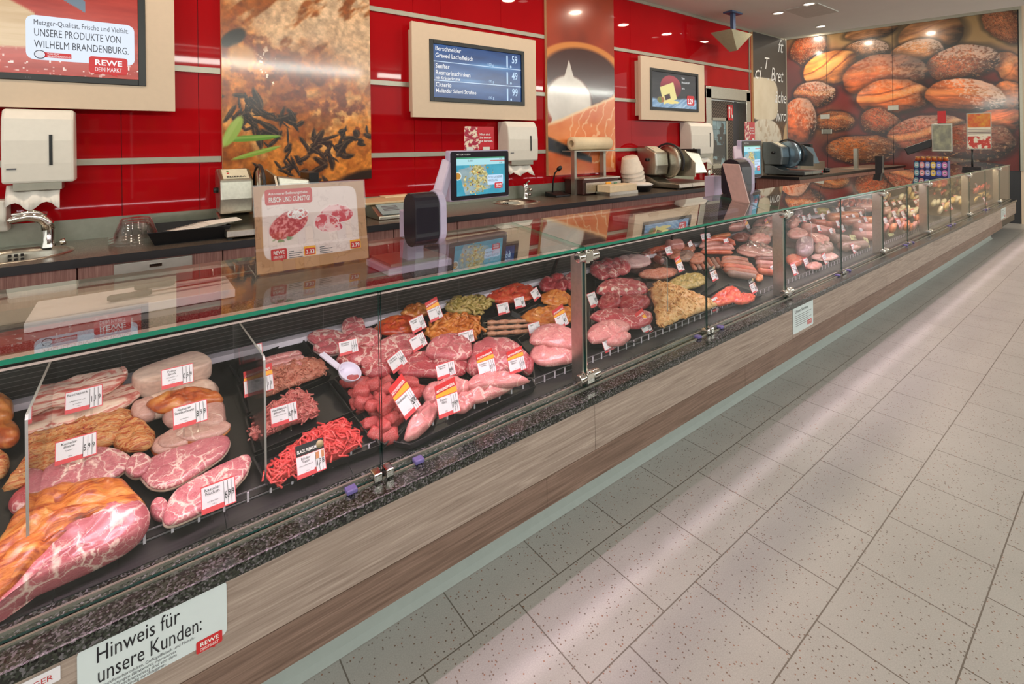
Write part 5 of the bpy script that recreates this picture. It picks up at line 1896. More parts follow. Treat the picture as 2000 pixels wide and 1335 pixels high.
M['tatar'] = crustmat('red_tatar', [(214, 48, 50), (238, 78, 76), (248, 120, 110)], 46, (1, 1, 1), .25, .7)
M['mari_red'] = crustmat('red_marinade', [(150, 30, 14), (210, 60, 24), (234, 104, 40), (240, 150, 70)], 20)
M['mari_orange'] = crustmat('orange_marinade', [(160, 70, 20), (214, 112, 34), (234, 146, 62), (244, 178, 100)], 18)
M['mari_green'] = crustmat('herb_marinade', [(110, 104, 36), (176, 150, 70), (220, 190, 120), (206, 150, 110)], 34)
M['mari_paprika'] = crustmat('paprika_marinade', [(170, 30, 20), (226, 64, 40), (240, 110, 70), (240, 160, 110)], 24)
M['skewer_meat'] = crustmat('pepper_skewers', [(176, 110, 84), (214, 150, 118), (232, 180, 150)], 40)
M['salad'] = crustmat('orange_salad', [(210, 128, 66), (255, 186, 112), (266, 216, 150), (272, 232, 180)], 42, (1, 1, 1), .35, 1.0)
M['saus_brown'] = crustmat('brown_sausage', [(150, 76, 56), (188, 108, 82), (206, 132, 104)], 16, rough=.3, bump=.1)
M['saus_red'] = crustmat('red_sausage', [(190, 74, 48), (220, 104, 70), (232, 130, 94)], 14, rough=.28, bump=.1)
M['saus_pink'] = crustmat('pink_sausage', [(206, 126, 118), (226, 152, 142), (238, 176, 164)], 14, rough=.3, bump=.1)
M['saus_dark'] = crustmat('dark_sausage', [(110, 50, 44), (146, 72, 62), (166, 92, 80)], 16, rough=.3, bump=.1)
M['saus_grey'] = crustmat('grey_sausage', [(130, 98, 88), (164, 128, 114), (190, 154, 138)], 16, rough=.35, bump=.1)
M['saus_orange'] = crustmat('orange_sausage', [(196, 96, 44), (226, 126, 66), (236, 152, 92)], 12, rough=.3, bump=.1)
M['hamroll'] = crustmat('ham_roll', [(196, 120, 112), (220, 150, 138), (236, 176, 160)], 20, rough=.35, bump=.15)
M['greyham'] = crustmat('mauve_ham', [(168, 132, 140), (196, 160, 166), (214, 182, 184)], 12, rough=.3, bump=.1)
M['yellowham'] = crustmat('yellow_coat', [(150, 130, 30), (206, 184, 60), (230, 212, 96)], 30, rough=.4, bump=.4)
M['oliveham'] = crustmat('olive_coat', [(96, 96, 30), (136, 132, 48), (160, 150, 66)], 30, rough=.4, bump=.4)
M['cheese'] = crustmat('yellow_cheese', [(216, 170, 84), (236, 200, 120), (246, 220, 154)], 6, rough=.45, bump=.05)
M['cheesepale'] = crustmat('pale_cheese', [(222, 204, 160), (240, 226, 188), (248, 238, 210)], 6, rough=.5, bump=.05)
M['cheesebrown'] = crustmat('cheese_rind', [(110, 64, 30), (160, 104, 50), (196, 146, 84)], 10, rough=.45, bump=.2)
M['olive'] = crustmat('olives', [(60, 56, 24), (110, 98, 40), (60, 40, 40)], 20, rough=.3, bump=.1)
M['antipasti'] = crustmat('red_antipasti', [(150, 20, 18), (204, 40, 30), (226, 90, 50)], 16, rough=.25, bump=.3)
M['spoon'] = plain('white_ladle', (226, 218, 240), .3, var=.02)
M['herb'] = plain('herb_green', (90, 130, 50), .5)
M['bone'] = plain('bone', (240, 214, 204), .4)


def crv(P, n):
    """closed smooth curve through 2-D points"""
    out = []
    k = len(P)
    for i in range(k):
        p0, p1, p2, p3 = P[i - 1], P[i], P[(i + 1) % k], P[(i + 2) % k]
        for j in range(n):
            t = j / n
            out.append(tuple(.5 * ((2 * p1[c]) + (-p0[c] + p2[c]) * t + (2 * p0[c] - 5 * p1[c] + 4 * p2[c] - p3[c]) * t * t + (-p0[c] + 3 * p1[c] - 3 * p2[c] + p3[c]) * t ** 3) for c in (0, 1)))
    return out


def ellpts(cu, cv, ru, rv, rot=0, n=12, seed=0):
    r = random.Random(int(cu * 7 + cv * 13))
    a = math.radians(rot)
    out = []
    for i in range(n):
        t = 2 * math.pi * i / n
        k = 1 + r.uniform(-.07, .07)
        x, y = ru * k * math.cos(t), rv * k * math.sin(t)
        out.append((cu + x * math.cos(a) - y * math.sin(a), cv + x * math.sin(a) + y * math.cos(a)))
    return out


def blobmesh(spec, h, th, e=2.6, amp=.25, ns=24, tilt=0.0, rings=9, fine=0.0, sub=4, sharp=False, grow=1.0, crease=.35):
    px = spec if isinstance(spec, list) else ellpts(*spec)
    if sharp: px = [(p[0] + (q[0] - p[0]) * j / 6, p[1] + (q[1] - p[1]) * j / 6) for p, q in zip(px, px[1:] + px[:1]) for j in range(6)]
    else: px = crv(px, sub)
    P3 = [D(u, v, h + .45 * th) for u, v in px]
    c = Vector((0, 0, 0))
    for p in P3: c += p
    c /= len(P3)
    loc = [((p - c).x * grow, (p - c).dot(E2) * grow) for p in P3]
    n = len(loc)
    sd = Vector((c.x * 3.1, c.y * 1.7, c.z * 2.3)) * 7
    top, bot = [], []

    def pt(r, i, s):
        a, b = loc[i][0] * r, loc[i][1] * r
        pr = max(0.0, 1 - r ** e) ** .5
        q = Vector((a, b, 0)) * ns
        nz = mnoise.noise(q + sd) + .5 * mnoise.noise(q * 2.3 + sd) + .25 * mnoise.noise(q * 5 + sd)
        hz = s * th * (.55 if s > 0 else .45) * pr
        if s > 0:
            rg = 1 - abs(mnoise.noise(q * .55 + sd * 2.0))
            hz *= max(.25, 1 + amp * 1.25 * nz - crease * rg ** 9)
            if fine: hz += fine * mnoise.noise(q * 6 + sd) * pr
        j = 1 + (amp * .22 * mnoise.noise(q * 1.2 + sd * 1.3) + amp * .12 * mnoise.noise(q * 3.3 + sd)) * r
        return c + Vector((1, 0, 0)) * a * j + E2 * b * j + NN * (hz + tilt * b)
    vs, fs = [], []
    R = rings
    for r in range(1, R + 1):
        rr = (r / R) ** .8 if e < 5 else 1 - (1 - r / R) ** 2.2
        for i in range(n): vs.append(pt(rr, i, 1))
    for r in range(1, R):
        rr = (r / R) ** .8 if e < 5 else 1 - (1 - r / R) ** 2.2
        for i in range(n): vs.append(pt(rr, i, -1))
    ct, cb = len(vs), len(vs) + 1
    vs += [pt(0.001, 0, 1), pt(0.001, 0, -1)]
    T = lambda r, i: (r - 1) * n + i % n
    B = lambda r, i: T(R, i) if r == R else R * n + (r - 1) * n + i % n
    for i in range(n):
        fs.append((ct, T(1, i), T(1, i + 1)))
        fs.append((cb, B(1, i + 1), B(1, i)))
        for r in range(1, R):
            fs.append((T(r, i), T(r + 1, i), T(r + 1, i + 1), T(r, i + 1)))
            fs.append((B(r, i), B(r, i + 1), B(r + 1, i + 1), B(r + 1, i)))
    return vs, fs, c


def blob(name, label, cat, spec, h, th, mat, group=None, **kw):
    vs, fs, c = blobmesh(spec, h, th, **kw)
    m = MB().add(vs, fs, 0, True)
    return m.alone(name, M[mat], label, cat, group, org=c - NN * th * .45)


def blob2(name, label, cat, parts, group=None):
    """one piece of meat with differently coloured sides: (part name, spec, h, th, material, options)"""
    base = None
    for pn, spec, h, th, mat, kw in parts:
        vs, fs, c = blobmesh(spec, h, th, **kw)
        if base is None: base = thing(name, label, cat, c - NN * th * .45, group)
        MB().add(vs, fs, 0, True).build(pn, M[mat], base)
    return base


def slice2(name, label, cat, spec, h, th, mat, rim='loin', group=None, **kw):
    px = spec if isinstance(spec, list) else ellpts(*spec)
    low = [(u - .5, v + 3.5) for u, v in px]
    return blob2(name, label, cat, [('meat', px, h + .012, th * .75, mat, dict(kw)), ('fat_rim', low, max(h - .004, 0), th * .85, rim, dict(kw, grow=1.02))], group)


def sausage(label, pts, r, h, mat, group=None, name='sausage', cat='sausage', n=12):
    P = [D(u, v, h) for u, v in pts]
    path = []
    K = 12
    for k in range(K + 1):
        t = k / K
        if len(P) == 2: q = P[0].lerp(P[1], t)
        else: q = P[0] * (1 - t) ** 2 + P[1] * 2 * t * (1 - t) + P[2] * t * t
        path.append(q)
    rs = [r * min(1.0, (max(0.0, 1 - abs(2 * k / K - 1) ** 5)) ** .5 + .22) for k in range(K + 1)]
    m = MB().tube(path, rs, n)
    return m.alone(name, M[mat], label, cat, group)


def tray(label, px, rim=.035, mat='black', lip=.006, base=.004, group=None):
    P = [D(u, v, rim) for u, v in px]
    c = sum(P, Vector()) / len(P)
    n = len(P)
    off = lambda p, k, z: c + (p - c) * k + NN * z
    vs = []
    for p in P:
        d = (p - c).length
        vs += [p, off(p, 1 - lip / d, 0), off(p, 1 - (lip + .012) / d, -rim + base), off(p, 1 - .012 / d, -rim + .001)]
    fs = []
    for i in range(n):
        j = (i + 1) % n
        a, b = 4 * i, 4 * j
        fs += [(a, b, b + 1, a + 1), (a + 1, b + 1, b + 2, a + 2), (a + 3, b + 3, b, a)]
    fs.append(tuple(4 * i + 2 for i in range(n)))
    fs.append(tuple(4 * i + 3 for i in range(n))[::-1])
    m = MB().add(vs, fs)
    return m.alone('meat_tray', M[mat], label, 'tray', group)


M['traym'] = plain('tray_black', (24, 24, 25), .22)
# ---- section 1: cured and smoked pork at the left
blob('smoked_pork', 'smoked pork piece at the very left edge, upper', 'meat', ('x', ) and ellpts(2, 800, 26, 26), .03, .07, 'smoked')
blob('smoked_pork', 'smoked pork piece at the left edge, below the upper one', 'meat', ellpts(8, 846, 30, 26), .01, .06, 'smoked')
blob('smoked_pork', 'pale smoked pork piece at the left edge by the glass divider', 'meat', ellpts(0, 905, 20, 24), .0, .05, 'ribs')
B1 = [(82, 782), (96, 758), (150, 738), (205, 727), (238, 720), (245, 736), (225, 757), (170, 784), (118, 792), (92, 790)]
blob2('bacon_slab', 'striped bacon slab lying topmost behind the 1.19 card', 'bacon',
      [('lean_side', B1, .085, .035, 'bacon', dict(e=8, amp=.3)), ('smoked_rind', [(u - 3, v + 5) for u, v in B1], .05, .045, 'smoked', dict(e=6))])
blob('bacon_slab', 'small bacon end beside the topmost slab', 'bacon', ellpts(238, 731, 13, 9, -10), .07, .045, 'bacon', e=4)
B2 = [(84, 818), (108, 800), (150, 787), (205, 766), (264, 750), (276, 768), (243, 794), (190, 815), (130, 836), (96, 834)]
blob2('bacon_slab', 'striped bacon slab below the 1.19 card', 'bacon',
      [('lean_side', B2, .04, .035, 'bacon', dict(e=8, amp=.3)), ('smoked_rind', [(u - 4, v + 6) for u, v in B2], .01, .045, 'smoked', dict(e=6))])
blob('smoked_ribs', 'long streaky smoked rib rack behind the 5.99 card', 'ribs', [(12, 948), (40, 905), (75, 862), (105, 835), (160, 815), (215, 800), (258, 802), (262, 828), (228, 862), (170, 885), (110, 915), (60, 940), (25, 955)], .02, .055, 'ribs', amp=.45, ns=30, e=4)
blob('smoked_ribs', 'short piece of smoked ribs right of the 5.99 card', 'ribs', [(222, 862), (235, 828), (262, 818), (290, 832), (303, 850), (296, 872), (262, 880), (230, 878)], .02, .05, 'ribs', amp=.4, ns=30, e=4)
slice2('cured_ham_slice', 'large pink ham slice with white veins under the 5.99 card', 'ham', [(66, 962), (82, 928), (110, 906), (150, 888), (205, 878), (240, 884), (256, 897), (240, 918), (205, 935), (150, 952), (105, 970), (78, 968)], .03, .034, 'ham', 'fat', e=9, amp=.15, tilt=.15)
slice2('cured_ham_slice', 'small ham slice right of the large veined one', 'ham', ellpts(270, 908, 27, 20, -20), .025, .034, 'ham', 'fat', e=9, amp=.15)
blob('rib_piece', 'dark pink rib piece behind the big smoked ham, at the left', 'meat', [(15, 985), (35, 960), (60, 948), (72, 965), (62, 995), (30, 1005)], .005, .045, 'porkdark')
blob2('smoked_ham', 'huge half smoked ham with golden rind, front left', 'ham',
      [('rind', [(-60, 1150), (-20, 1090), (10, 1040), (45, 995), (95, 962), (150, 948), (205, 940), (245, 945), (272, 968), (285, 1000), (240, 1015), (160, 1050), (80, 1110), (20, 1165), (-40, 1190)], .0, .11, 'rind', dict(e=3.2, amp=.18, rings=12)),
       ('cut_face', [(-30, 1205), (20, 1150), (80, 1085), (150, 1035), (220, 1002), (270, 992), (293, 1008), (288, 1035), (255, 1062), (190, 1095), (110, 1130), (30, 1165), (-20, 1200)], .012, .07, 'hamcut', dict(e=8, amp=.10, tilt=.25, crease=.15))])
TOPF = [(250, 724), (300, 704), (352, 689), (380, 681), (405, 688), (421, 705), (385, 717), (338, 736), (290, 748), (262, 740)]
P = [D(u, v, .115) for u, v in TOPF]
n = len(P)
c = sum(P, Vector()) / n
vs, fs = [], []
for k_, (q, dn) in enumerate(((.55, 0), (.85, 0), (.97, .001), (1.0, .008), (1.015, .03), (1.01, .06), (.99, .082))):
    for p in P:
        w_ = c + (p - c) * q
        nz = mnoise.noise(w_ * 14) * .008 + mnoise.noise(w_ * 40) * .003
        vs.append(w_ - NN * (dn + (nz if dn < .08 else 0)) + Vector((nz * .6, 0, 0)))
for r_ in range(6):
    for k_ in range(n): fs.append((r_ * n + k_, r_ * n + (k_ + 1) % n, (r_ + 1) * n + (k_ + 1) % n, (r_ + 1) * n + k_))
fs.append(tuple(range(n)))
fs.append(tuple(6 * n + k_ for k_ in range(n))[::-1])
m = MB().add(vs, fs, 0, True)
o = m.alone('back_fat', M['fat'], 'thick block of white back fat behind the 0.69 card', 'fat')
sb = o.modifiers.new('smooth', 'SUBSURF')
sb.levels = sb.render_levels = 2
blob('pork_belly', 'pale pork belly under the white back fat', 'meat', [(256, 800), (290, 780), (350, 758), (405, 742), (428, 755), (420, 780), (350, 800), (290, 818), (262, 815)], .02, .055, 'fat', e=4)
blob('belly_piece', 'brownish rolled belly left of the pork loin', 'meat', ellpts(285, 802, 32, 19, -14), .02, .06, 'loin')
blob2('smoked_loin', 'smoked pork loin with browned top behind the 8.99 card', 'meat',
      [('browned_top', [(285, 788), (310, 775), (350, 765), (395, 760), (428, 768), (432, 785), (395, 795), (350, 802), (305, 803)], .055, .055, 'smoked', dict(e=3)),
       ('pale_side', [(320, 808), (360, 796), (405, 788), (432, 782), (441, 805), (436, 830), (400, 838), (350, 835), (322, 828)], .03, .06, 'loin', dict(e=4, amp=.1))])
for i, (sp, lb) in enumerate(((ellpts(398, 838, 52, 20, -10), 'pale loin chop directly below the 8.99 card'), (ellpts(350, 852, 42, 19, -18), 'loin chop with orange rim, middle of the three fanned'), (ellpts(326, 864, 34, 17, -22), 'loin chop lowest of the three fanned by the rib piece'))):
    s2 = [(u - 1, v + 6) for u, v in sp]
    blob2('loin_chop', lb, 'chop', [('meat', sp, .045 - .012 * i, .022, 'loin', dict(e=6, amp=.1)), ('smoked_rim', s2, .034 - .012 * i, .022, 'smoked', dict(e=6, amp=.1))], 'fanned loin chops')
slice2('cured_neck_slice', 'veined cured neck slice in the middle of the left tray', 'ham', [(275, 925), (290, 898), (330, 880), (385, 862), (430, 850), (448, 858), (440, 885), (405, 912), (360, 940), (320, 955), (290, 948)], .02, .034, 'ham', 'fat', e=9, amp=.12)
slice2('cured_neck_slice', 'veined cured neck slice behind the 6.99 card', 'ham', [(325, 985), (345, 958), (395, 928), (440, 905), (485, 888), (487, 915), (465, 945), (420, 985), (365, 1015), (328, 1025), (320, 1005)], .02, .034, 'ham', 'fat', e=9, amp=.15)
blob('cured_neck_end', 'small neck end left of the 6.99 card', 'ham', ellpts(312, 995, 20, 20), .01, .045, 'ham', e=4)

# ---- section 2: mince
tray('black tray of pale sausage meat behind the mince', [(322, 700) if False else (446, 712), (590, 658), (612, 688), (470, 746)], .035)
tray('black tray holding the pale orange mince', [(462, 752), (614, 690), (648, 730), (482, 806)], .035)
tray('black tray holding the pink mince, half empty', [(478, 814), (654, 738), (704, 796), (496, 884)], .035)
tray('black tray holding the bright red tatar at the front', [(492, 892), (710, 806), (744, 868), (520, 948)], .03)
for i, (a, b, l) in enumerate((((500, 712), (590, 690), 'backmost'), ((505, 722), (598, 700), 'middle'), ((510, 732), (592, 712), 'front'))):
    sausage('pale pork tenderloin strip, %s of three in the tray behind the mince' % l, [a, ((a[0] + b[0]) / 2, (a[1] + b[1]) / 2 - 6), b], .016, .035, 'chicken', 'pale tenderloin strips', 'tenderloin', 'meat')


def minceheap(name, label, spec, h, th, mat, strands, sl, sr, seed):
    vs, fs, c = blobmesh(spec, h, th, amp=.4, ns=26, rings=14, fine=.006, sub=6)
    m = MB().add(vs, fs, 0, True)
    n = len(crv(spec if isinstance(spec, list) else ellpts(*spec), 6))
    r = random.Random(seed)
    for k in range(strands):
        i = r.randrange(0, n * 14)
        p = Vector(vs[i])
        a = r.uniform(0, 6.28)
        d = Vector((math.cos(a), 0, 0)) + E2 * math.sin(a)
        pts = [p - d * sl * .5 - NN * sr, p + NN * sr * .9 + d.cross(NN) * r.uniform(-.4, .4) * sl, p + d * sl * .5 - NN * sr * .5]
        m.tube(pts, sr, 5)
    o = m.alone(name, M[mat], label, 'minced meat', org=c - NN * th * .45)
    o['kind'] = 'stuff'
    return o


minceheap('minced_meat', 'pale orange minced meat behind the 3.33 card', [(488, 770), (500, 738), (545, 714), (612, 697), (640, 722), (610, 740), (560, 757), (515, 775)], .006, .045, 'minceorange', 160, .022, .0030, 1)
minceheap('minced_meat', 'pink minced meat behind the 6.96 card', [(488, 848), (500, 812), (545, 782), (580, 764), (605, 772), (622, 790), (618, 808), (570, 828), (520, 850), (500, 862)], .006, .055, 'mince', 260, .030, .0030, 2)
minceheap('minced_meat', 'bright red tatar strands behind the BLACK PREMIUM card', [(522, 930), (540, 905), (585, 872), (625, 838), (665, 828), (692, 842), (700, 866), (670, 890), (610, 912), (560, 932), (535, 940)], .004, .06, 'tatar', 330, .05, .0036, 3)
# ladle
b = D(684, 734, .07)
t = thing('ladle', 'white plastic ladle resting on the beef cubes', 'ladle', b)
m = MB()
prof = [(.046 * math.sin(a), -.034 * math.cos(a)) for a in np.linspace(0.02, 1.5, 8)]
m.lathe(b + Vector((0, 0, .02)), prof + [(.047, .0), (.044, .001)] + [(.043 * math.sin(a), -.030 * math.cos(a)) for a in np.linspace(1.5, .02, 8)], 24, axis=(.25, -.45, .8))
m.build('bowl', M['spoon'], t)
h0, h1 = D(668, 722, .085), D(628, 690, .10)
MB().bar(h0, h1, .026, .008).build('handle', M['spoon'], t, .002)

# ---- section 3: rosette of trays
tray('black tray with neck chops at the back left of the rosette', [(598, 664), (735, 622), (835, 700), (780, 742), (668, 716), (630, 690)], .03)
tray('black wedge tray of beef cubes', [(640, 742), (672, 726), (835, 752), (806, 820), (752, 868), (720, 850)], .03)
tray('black wedge tray of poultry breast at the front of the rosette', [(842, 754), (1040, 738), (1048, 752), (960, 792), (800, 868), (768, 862), (820, 800)], .03)
tray('black tray with the big pork shoulder', [(752, 722), (792, 712), (905, 650), (930, 690), (905, 738), (772, 744)], .03)
tray('black tray with pork knuckles behind two cards', [(912, 738), (918, 680), (960, 655), (1010, 668), (1042, 702), (1045, 738)], .03)
tray('black tray of red marinated steaks at the back', [(712, 642), (800, 602), (855, 590), (858, 620), (820, 660), (735, 668)], .03)
tray('black tray of orange sliced meat', [(826, 655), (850, 618), (925, 608), (944, 612), (942, 660), (880, 672)], .03)
tray('black tray of herb marinated strips', [(850, 606), (935, 578), (972, 598), (975, 612), (905, 618), (862, 614)], .025)
tray('black tray of red marinated meat at the back', [(940, 574), (1020, 548), (1052, 575), (1030, 595), (975, 600)], .025)
tray('black tray of pepper skewers', [(944, 626), (1000, 606), (1048, 628), (1035, 650), (945, 665)], .025)
tray('black tray of orange marinated steaks left of the post', [(1010, 612), (1050, 592), (1128, 602), (1126, 625), (1070, 645)], .025)
tray('black tray with pork leg pieces left of the post', [(1010, 660), (1060, 632), (1128, 650), (1130, 700), (1060, 718), (1042, 702)], .03)
for sp, h, lb, mt in (
    (ellpts(690, 638, 23, 18, -10), .035, 'round neck chop standing at the back of the rosette', 'chop'),
    ([(602, 658), (625, 645), (660, 648), (680, 660), (660, 672), (620, 672)], .02, 'flat pale chop at the back left corner of the rosette', 'chop'),
    (ellpts(650, 676, 36, 13, -8), .02, 'chop left of the small white card', 'chop'),
    (ellpts(712, 660, 33, 17, -8), .035, 'large round chop right of the small white card', 'chop'),
    ([(660, 700), (690, 688), (715, 676), (728, 690), (705, 712), (672, 712)], .02, 'dark rimmed chop below the small white card', 'porkdark'),
    ([(705, 708), (722, 685), (755, 660), (800, 652), (810, 668), (785, 690), (750, 715), (722, 720)], .03, 'long neck steak in the middle of the chop tray', 'chop'),
    ([(708, 718), (740, 700), (780, 690), (775, 715), (750, 732), (718, 732)], .015, 'neck steak at the front of the chop tray', 'porkdark'),
    (ellpts(790, 680, 30, 15, -25), .03, 'neck steak under the slanted card', 'chop'),
    ([(782, 728), (796, 700), (825, 690), (870, 680), (905, 690), (908, 715), (895, 732), (830, 733)], .015, 'lower lobe of pork shoulder behind the 8 card', 'porkdark'),
    ([(835, 690), (842, 668), (868, 656), (895, 655), (915, 668), (918, 690), (895, 702), (855, 700)], .045, 'rounded pork shoulder top in the large tray', 'pork'),
    ([(918, 725), (918, 700), (928, 675), (955, 663), (990, 664), (1015, 680), (1030, 700), (1020, 722), (970, 728)], .02, 'pork knuckle behind two promotion cards', 'pork'),
    (ellpts(1030, 715, 12, 14), .01, 'small pork piece right of the promotion cards', 'porkdark'),
    (ellpts(928, 718, 14, 12), .03, 'small pork lobe at the left of the two promotion cards', 'pork'),
    ([(1038, 668), (1048, 645), (1075, 636), (1100, 640), (1128, 655), (1135, 675), (1110, 680), (1070, 672)], .05, 'upper pale poultry thigh left of the chrome post', 'chicken'),
    ([(1040, 700), (1045, 678), (1070, 662), (1100, 668), (1128, 690), (1120, 704), (1070, 712)], .02, 'lower pale poultry thigh left of the chrome post', 'chicken'),
    ([(830, 790), (838, 766), (858, 745), (878, 742), (880, 762), (860, 790)] if False else ellpts(848, 768, 19, 17, -30), .02, 'rounded poultry breast at the left of the front tray', 'chicken'),
    ([(796, 850), (805, 820), (830, 790), (850, 780), (852, 805), (835, 832), (812, 850)], .01, 'long poultry breast lying at the left front', 'chicken'),
    (ellpts(882, 756, 32, 13, -4), .025, 'flat poultry breast at the back of the front tray', 'chicken'),
    ([(920, 750), (935, 735), (965, 730), (1000, 734), (1022, 745), (990, 752), (940, 758)], .035, 'poultry breast at the right of the front tray', 'chicken'),
    ([(915, 775), (925, 755), (965, 752), (1000, 752), (975, 768), (935, 782)], .01, 'poultry breast lowest at the right front', 'chicken'),
    (ellpts(903, 785, 22, 15, -20), .01, 'poultry breast right of the 7 card', 'chicken'),
    ([(734, 642), (752, 626), (785, 618), (810, 625), (806, 645), (775, 652), (748, 650)], .02, 'glossy red marinated steak at the back left', 'mari_red'),
    (ellpts(812, 608, 26, 12, -6), .03, 'orange brown marinated steak left of the promotion card', 'mari_orange'),
    ([(832, 655), (838, 638), (860, 622), (895, 615), (930, 622), (938, 640), (932, 655), (885, 668)], .015, 'heap of orange sliced meat in the middle tray', 'mari_orange'),
    (ellpts(915, 597, 46, 14, -4), .012, 'heap of pale strips with green herbs at the back', 'mari_green'),
    ([(952, 580), (975, 566), (1010, 556), (1035, 562), (1042, 578), (1010, 588), (970, 588)], .015, 'red paprika marinated meat at the back', 'mari_paprika'),
    (ellpts(1086, 583, 28, 13, 0), .02, 'golden marinated cutlet at the back left of the post', 'mari_orange'),
    (ellpts(1124, 590, 14, 11, 0), .015, 'small marinated cutlet touching the post', 'mari_orange'),
    ([(1026, 618), (1050, 604), (1090, 600), (1122, 606), (1124, 620), (1090, 632), (1055, 634)], .015, 'brown orange marinated steaks below the golden cutlet', 'mari_orange'),
    (ellpts(1070, 556, 17, 12, 0), .02, 'dark red beef slice, left of the pair at the back', 'beef'),
    (ellpts(1092, 552, 19, 13, 35), .025, 'dark red beef slice, right of the pair at the back', 'beef'),
    (ellpts(1118, 550, 17, 14, 30), .03, 'bony lamb pieces at the back left of the post', 'lamb'),
    (ellpts(1172, 528, 22, 15, 30), .035, 'lamb chop nearest the post on its right', 'lamb'),
    (ellpts(1192, 523, 22, 15, 35), .045, 'lamb chop second from the post', 'lamb'),
    (ellpts(1212, 519, 20, 14, 25), .05, 'lamb chop third from the post', 'lamb'),
    ([(1185, 515), (1205, 503), (1240, 498), (1268, 505), (1265, 518), (1235, 522), (1205, 520)], .03, 'pinkish white fat block behind the lamb chops', 'fatpink'),
    ([(1164, 566), (1180, 550), (1210, 545), (1242, 548), (1262, 560), (1258, 574), (1215, 576), (1180, 576)], .02, 'beef ribs with white bone ends right of the post', 'lamb'),
    (ellpts(1190, 590, 24, 16, -14), .015, 'beef wedge below the rib bones', 'beef'),
    ([(1210, 600), (1212, 582), (1240, 578), (1266, 582), (1268, 598), (1240, 606)], .01, 'rectangular dark beef joint below the ribs', 'beef'),
    ([(1152, 618), (1175, 605), (1210, 604), (1250, 610), (1272, 612), (1272, 628), (1245, 642), (1200, 634), (1165, 626)], .02, 'long red pork fillet across the tray right of the post', 'porkdark'),
    ([(1150, 655), (1158, 638), (1190, 628), (1222, 634), (1226, 645), (1195, 660), (1160, 668)], .025, 'pale pink fillet below the long red one', 'chicken'),
    (ellpts(1205, 662, 26, 11, -8), .01, 'pale pink fillet behind the card at the rail', 'chicken'),
    (ellpts(1286, 534, 38, 9, -4), .012, 'grey pink mince in the tray behind the herb roast', 'minceorange'),
    (ellpts(1342, 550, 38, 14, -8), .012, 'green herb coated roast behind the glass seam', 'mari_green'),
    ([(1384, 588), (1402, 572), (1425, 560), (1442, 568), (1448, 580), (1425, 592), (1400, 597)], .012, 'bright paprika marinated meat right of the glass seam', 'mari_paprika'),
    (ellpts(1452, 584, 22, 9, -6), .012, 'paprika marinated meat behind the premium card', 'mari_paprika'),
):
    thk = .055 if mt in ('pork', 'porkdark', 'chicken', 'lamb', 'beef', 'fatpink') else .045
    nm = {'chop': 'neck_chop', 'pork': 'pork_joint', 'porkdark': 'pork_piece', 'chicken': 'poultry_piece', 'beef': 'beef_piece', 'lamb': 'lamb_piece', 'fatpink': 'fat_block'}.get(mt, 'marinated_meat')
    if 'heap of' in lb:
        minceheap('sliced_meat', lb, sp, h, .05, mt, 70, .055, .0085, len(lb))
        continue
    if mt in ('mari_green', 'minceorange'): nm = 'herb_strips' if mt == 'mari_green' else 'minced_meat'
    thk = .03 if mt == 'chop' else thk
    am = .55 if mt.startswith('mari') else .35
    if mt == 'chop':
        slice2(nm, lb, 'meat', sp, h, thk * 1.2, mt, 'fatpink', e=7, amp=.3, ns=26, grow=1.04)
        continue
    blob(nm, lb, 'meat', sp, h, thk, mt, e=5 if mt == 'chop' else 3.0, amp=am, ns=44 if mt.startswith('mari') else 26, fine=.010 if mt.startswith('mari') else 0, rings=14 if mt.startswith('mari') else 10, grow=1.02 if mt == 'chop' or sp[0][0] > 1150 else 1.2 if 'poultry breast' in lb else 1.09)
for k, (u, v) in enumerate(((1173, 566), (1196, 566), (1222, 567), (1248, 566))):
    c = D(u, v, .06)
    t = MB().lathe(c, [(0, 0), (.014, -.002), (.016, .004), (.012, .009), (0, .01)], 12, axis=-E2 + NN * .4)
    t.alone('rib_bone', M['bone'], ('leftmost', 'second', 'third', 'rightmost')[k] + ' white bone end of the beef ribs right of the post', 'bone')
for k, (v0, v1) in enumerate(((630, 626), (641, 636), (652, 646))):
    t = thing('meat_skewer', ('backmost', 'middle', 'front')[k] + ' pale peppered meat skewer in the small tray', 'skewer', D(990, (v0 + v1) / 2, .02), 'peppered meat skewers')
    a, b = D(952, v0, .028), D(1036, v1, .028)
    MB().tube([a.lerp(b, i / 10) for i in range(11)], [.011 + .003 * math.sin(i * 2.1) for i in range(11)], 10).build('meat', M['skewer_meat'], t)
    MB().tube([D(944, v0 + .4, .03), D(1042, v1 - .3, .03)], .0018, 6).build('stick', M['cream'], t)
# goulash cubes, each one on its own
r = random.Random(11)
proto = []
for k in range(4):
    bm = bmesh.new()
    bmesh.ops.create_cube(bm, size=1.0)
    bmesh.ops.subdivide_edges(bm, edges=bm.edges[:], cuts=4, use_grid_fill=True)
    for vt in bm.verts:
        q = vt.co.copy()
        l = (abs(q.x) ** 4 + abs(q.y) ** 4 + abs(q.z) ** 4) ** .25
        q *= .5 / l
        q.x *= 1.25
        vt.co = q * (1 + .22 * mnoise.noise(q * 2.6 + Vector((k * 5, 0, 0))))
    me = bpy.data.meshes.new('beef_cube')
    bm.to_mesh(me)
    bm.free()
    for p in me.polygons: p.use_smooth = True
    me.materials.append(M['beefcube'])
    proto.append(me)
cub = []
for lay in range(3):
    for i in range(90):
        u, v = r.uniform(664, 832), r.uniform(738, 868)
        # inside the wedge
        if v < 744 or v > 866 - lay * 14 or u < 668 + (v - 740) * .62 + lay * 8 or u > 836 - (v - 745) * .70 - lay * 12: continue
        p = D(u, v, .022 + .027 * lay)
        if any((p - q).length < .033 for q in cub): continue
        cub.append(p)
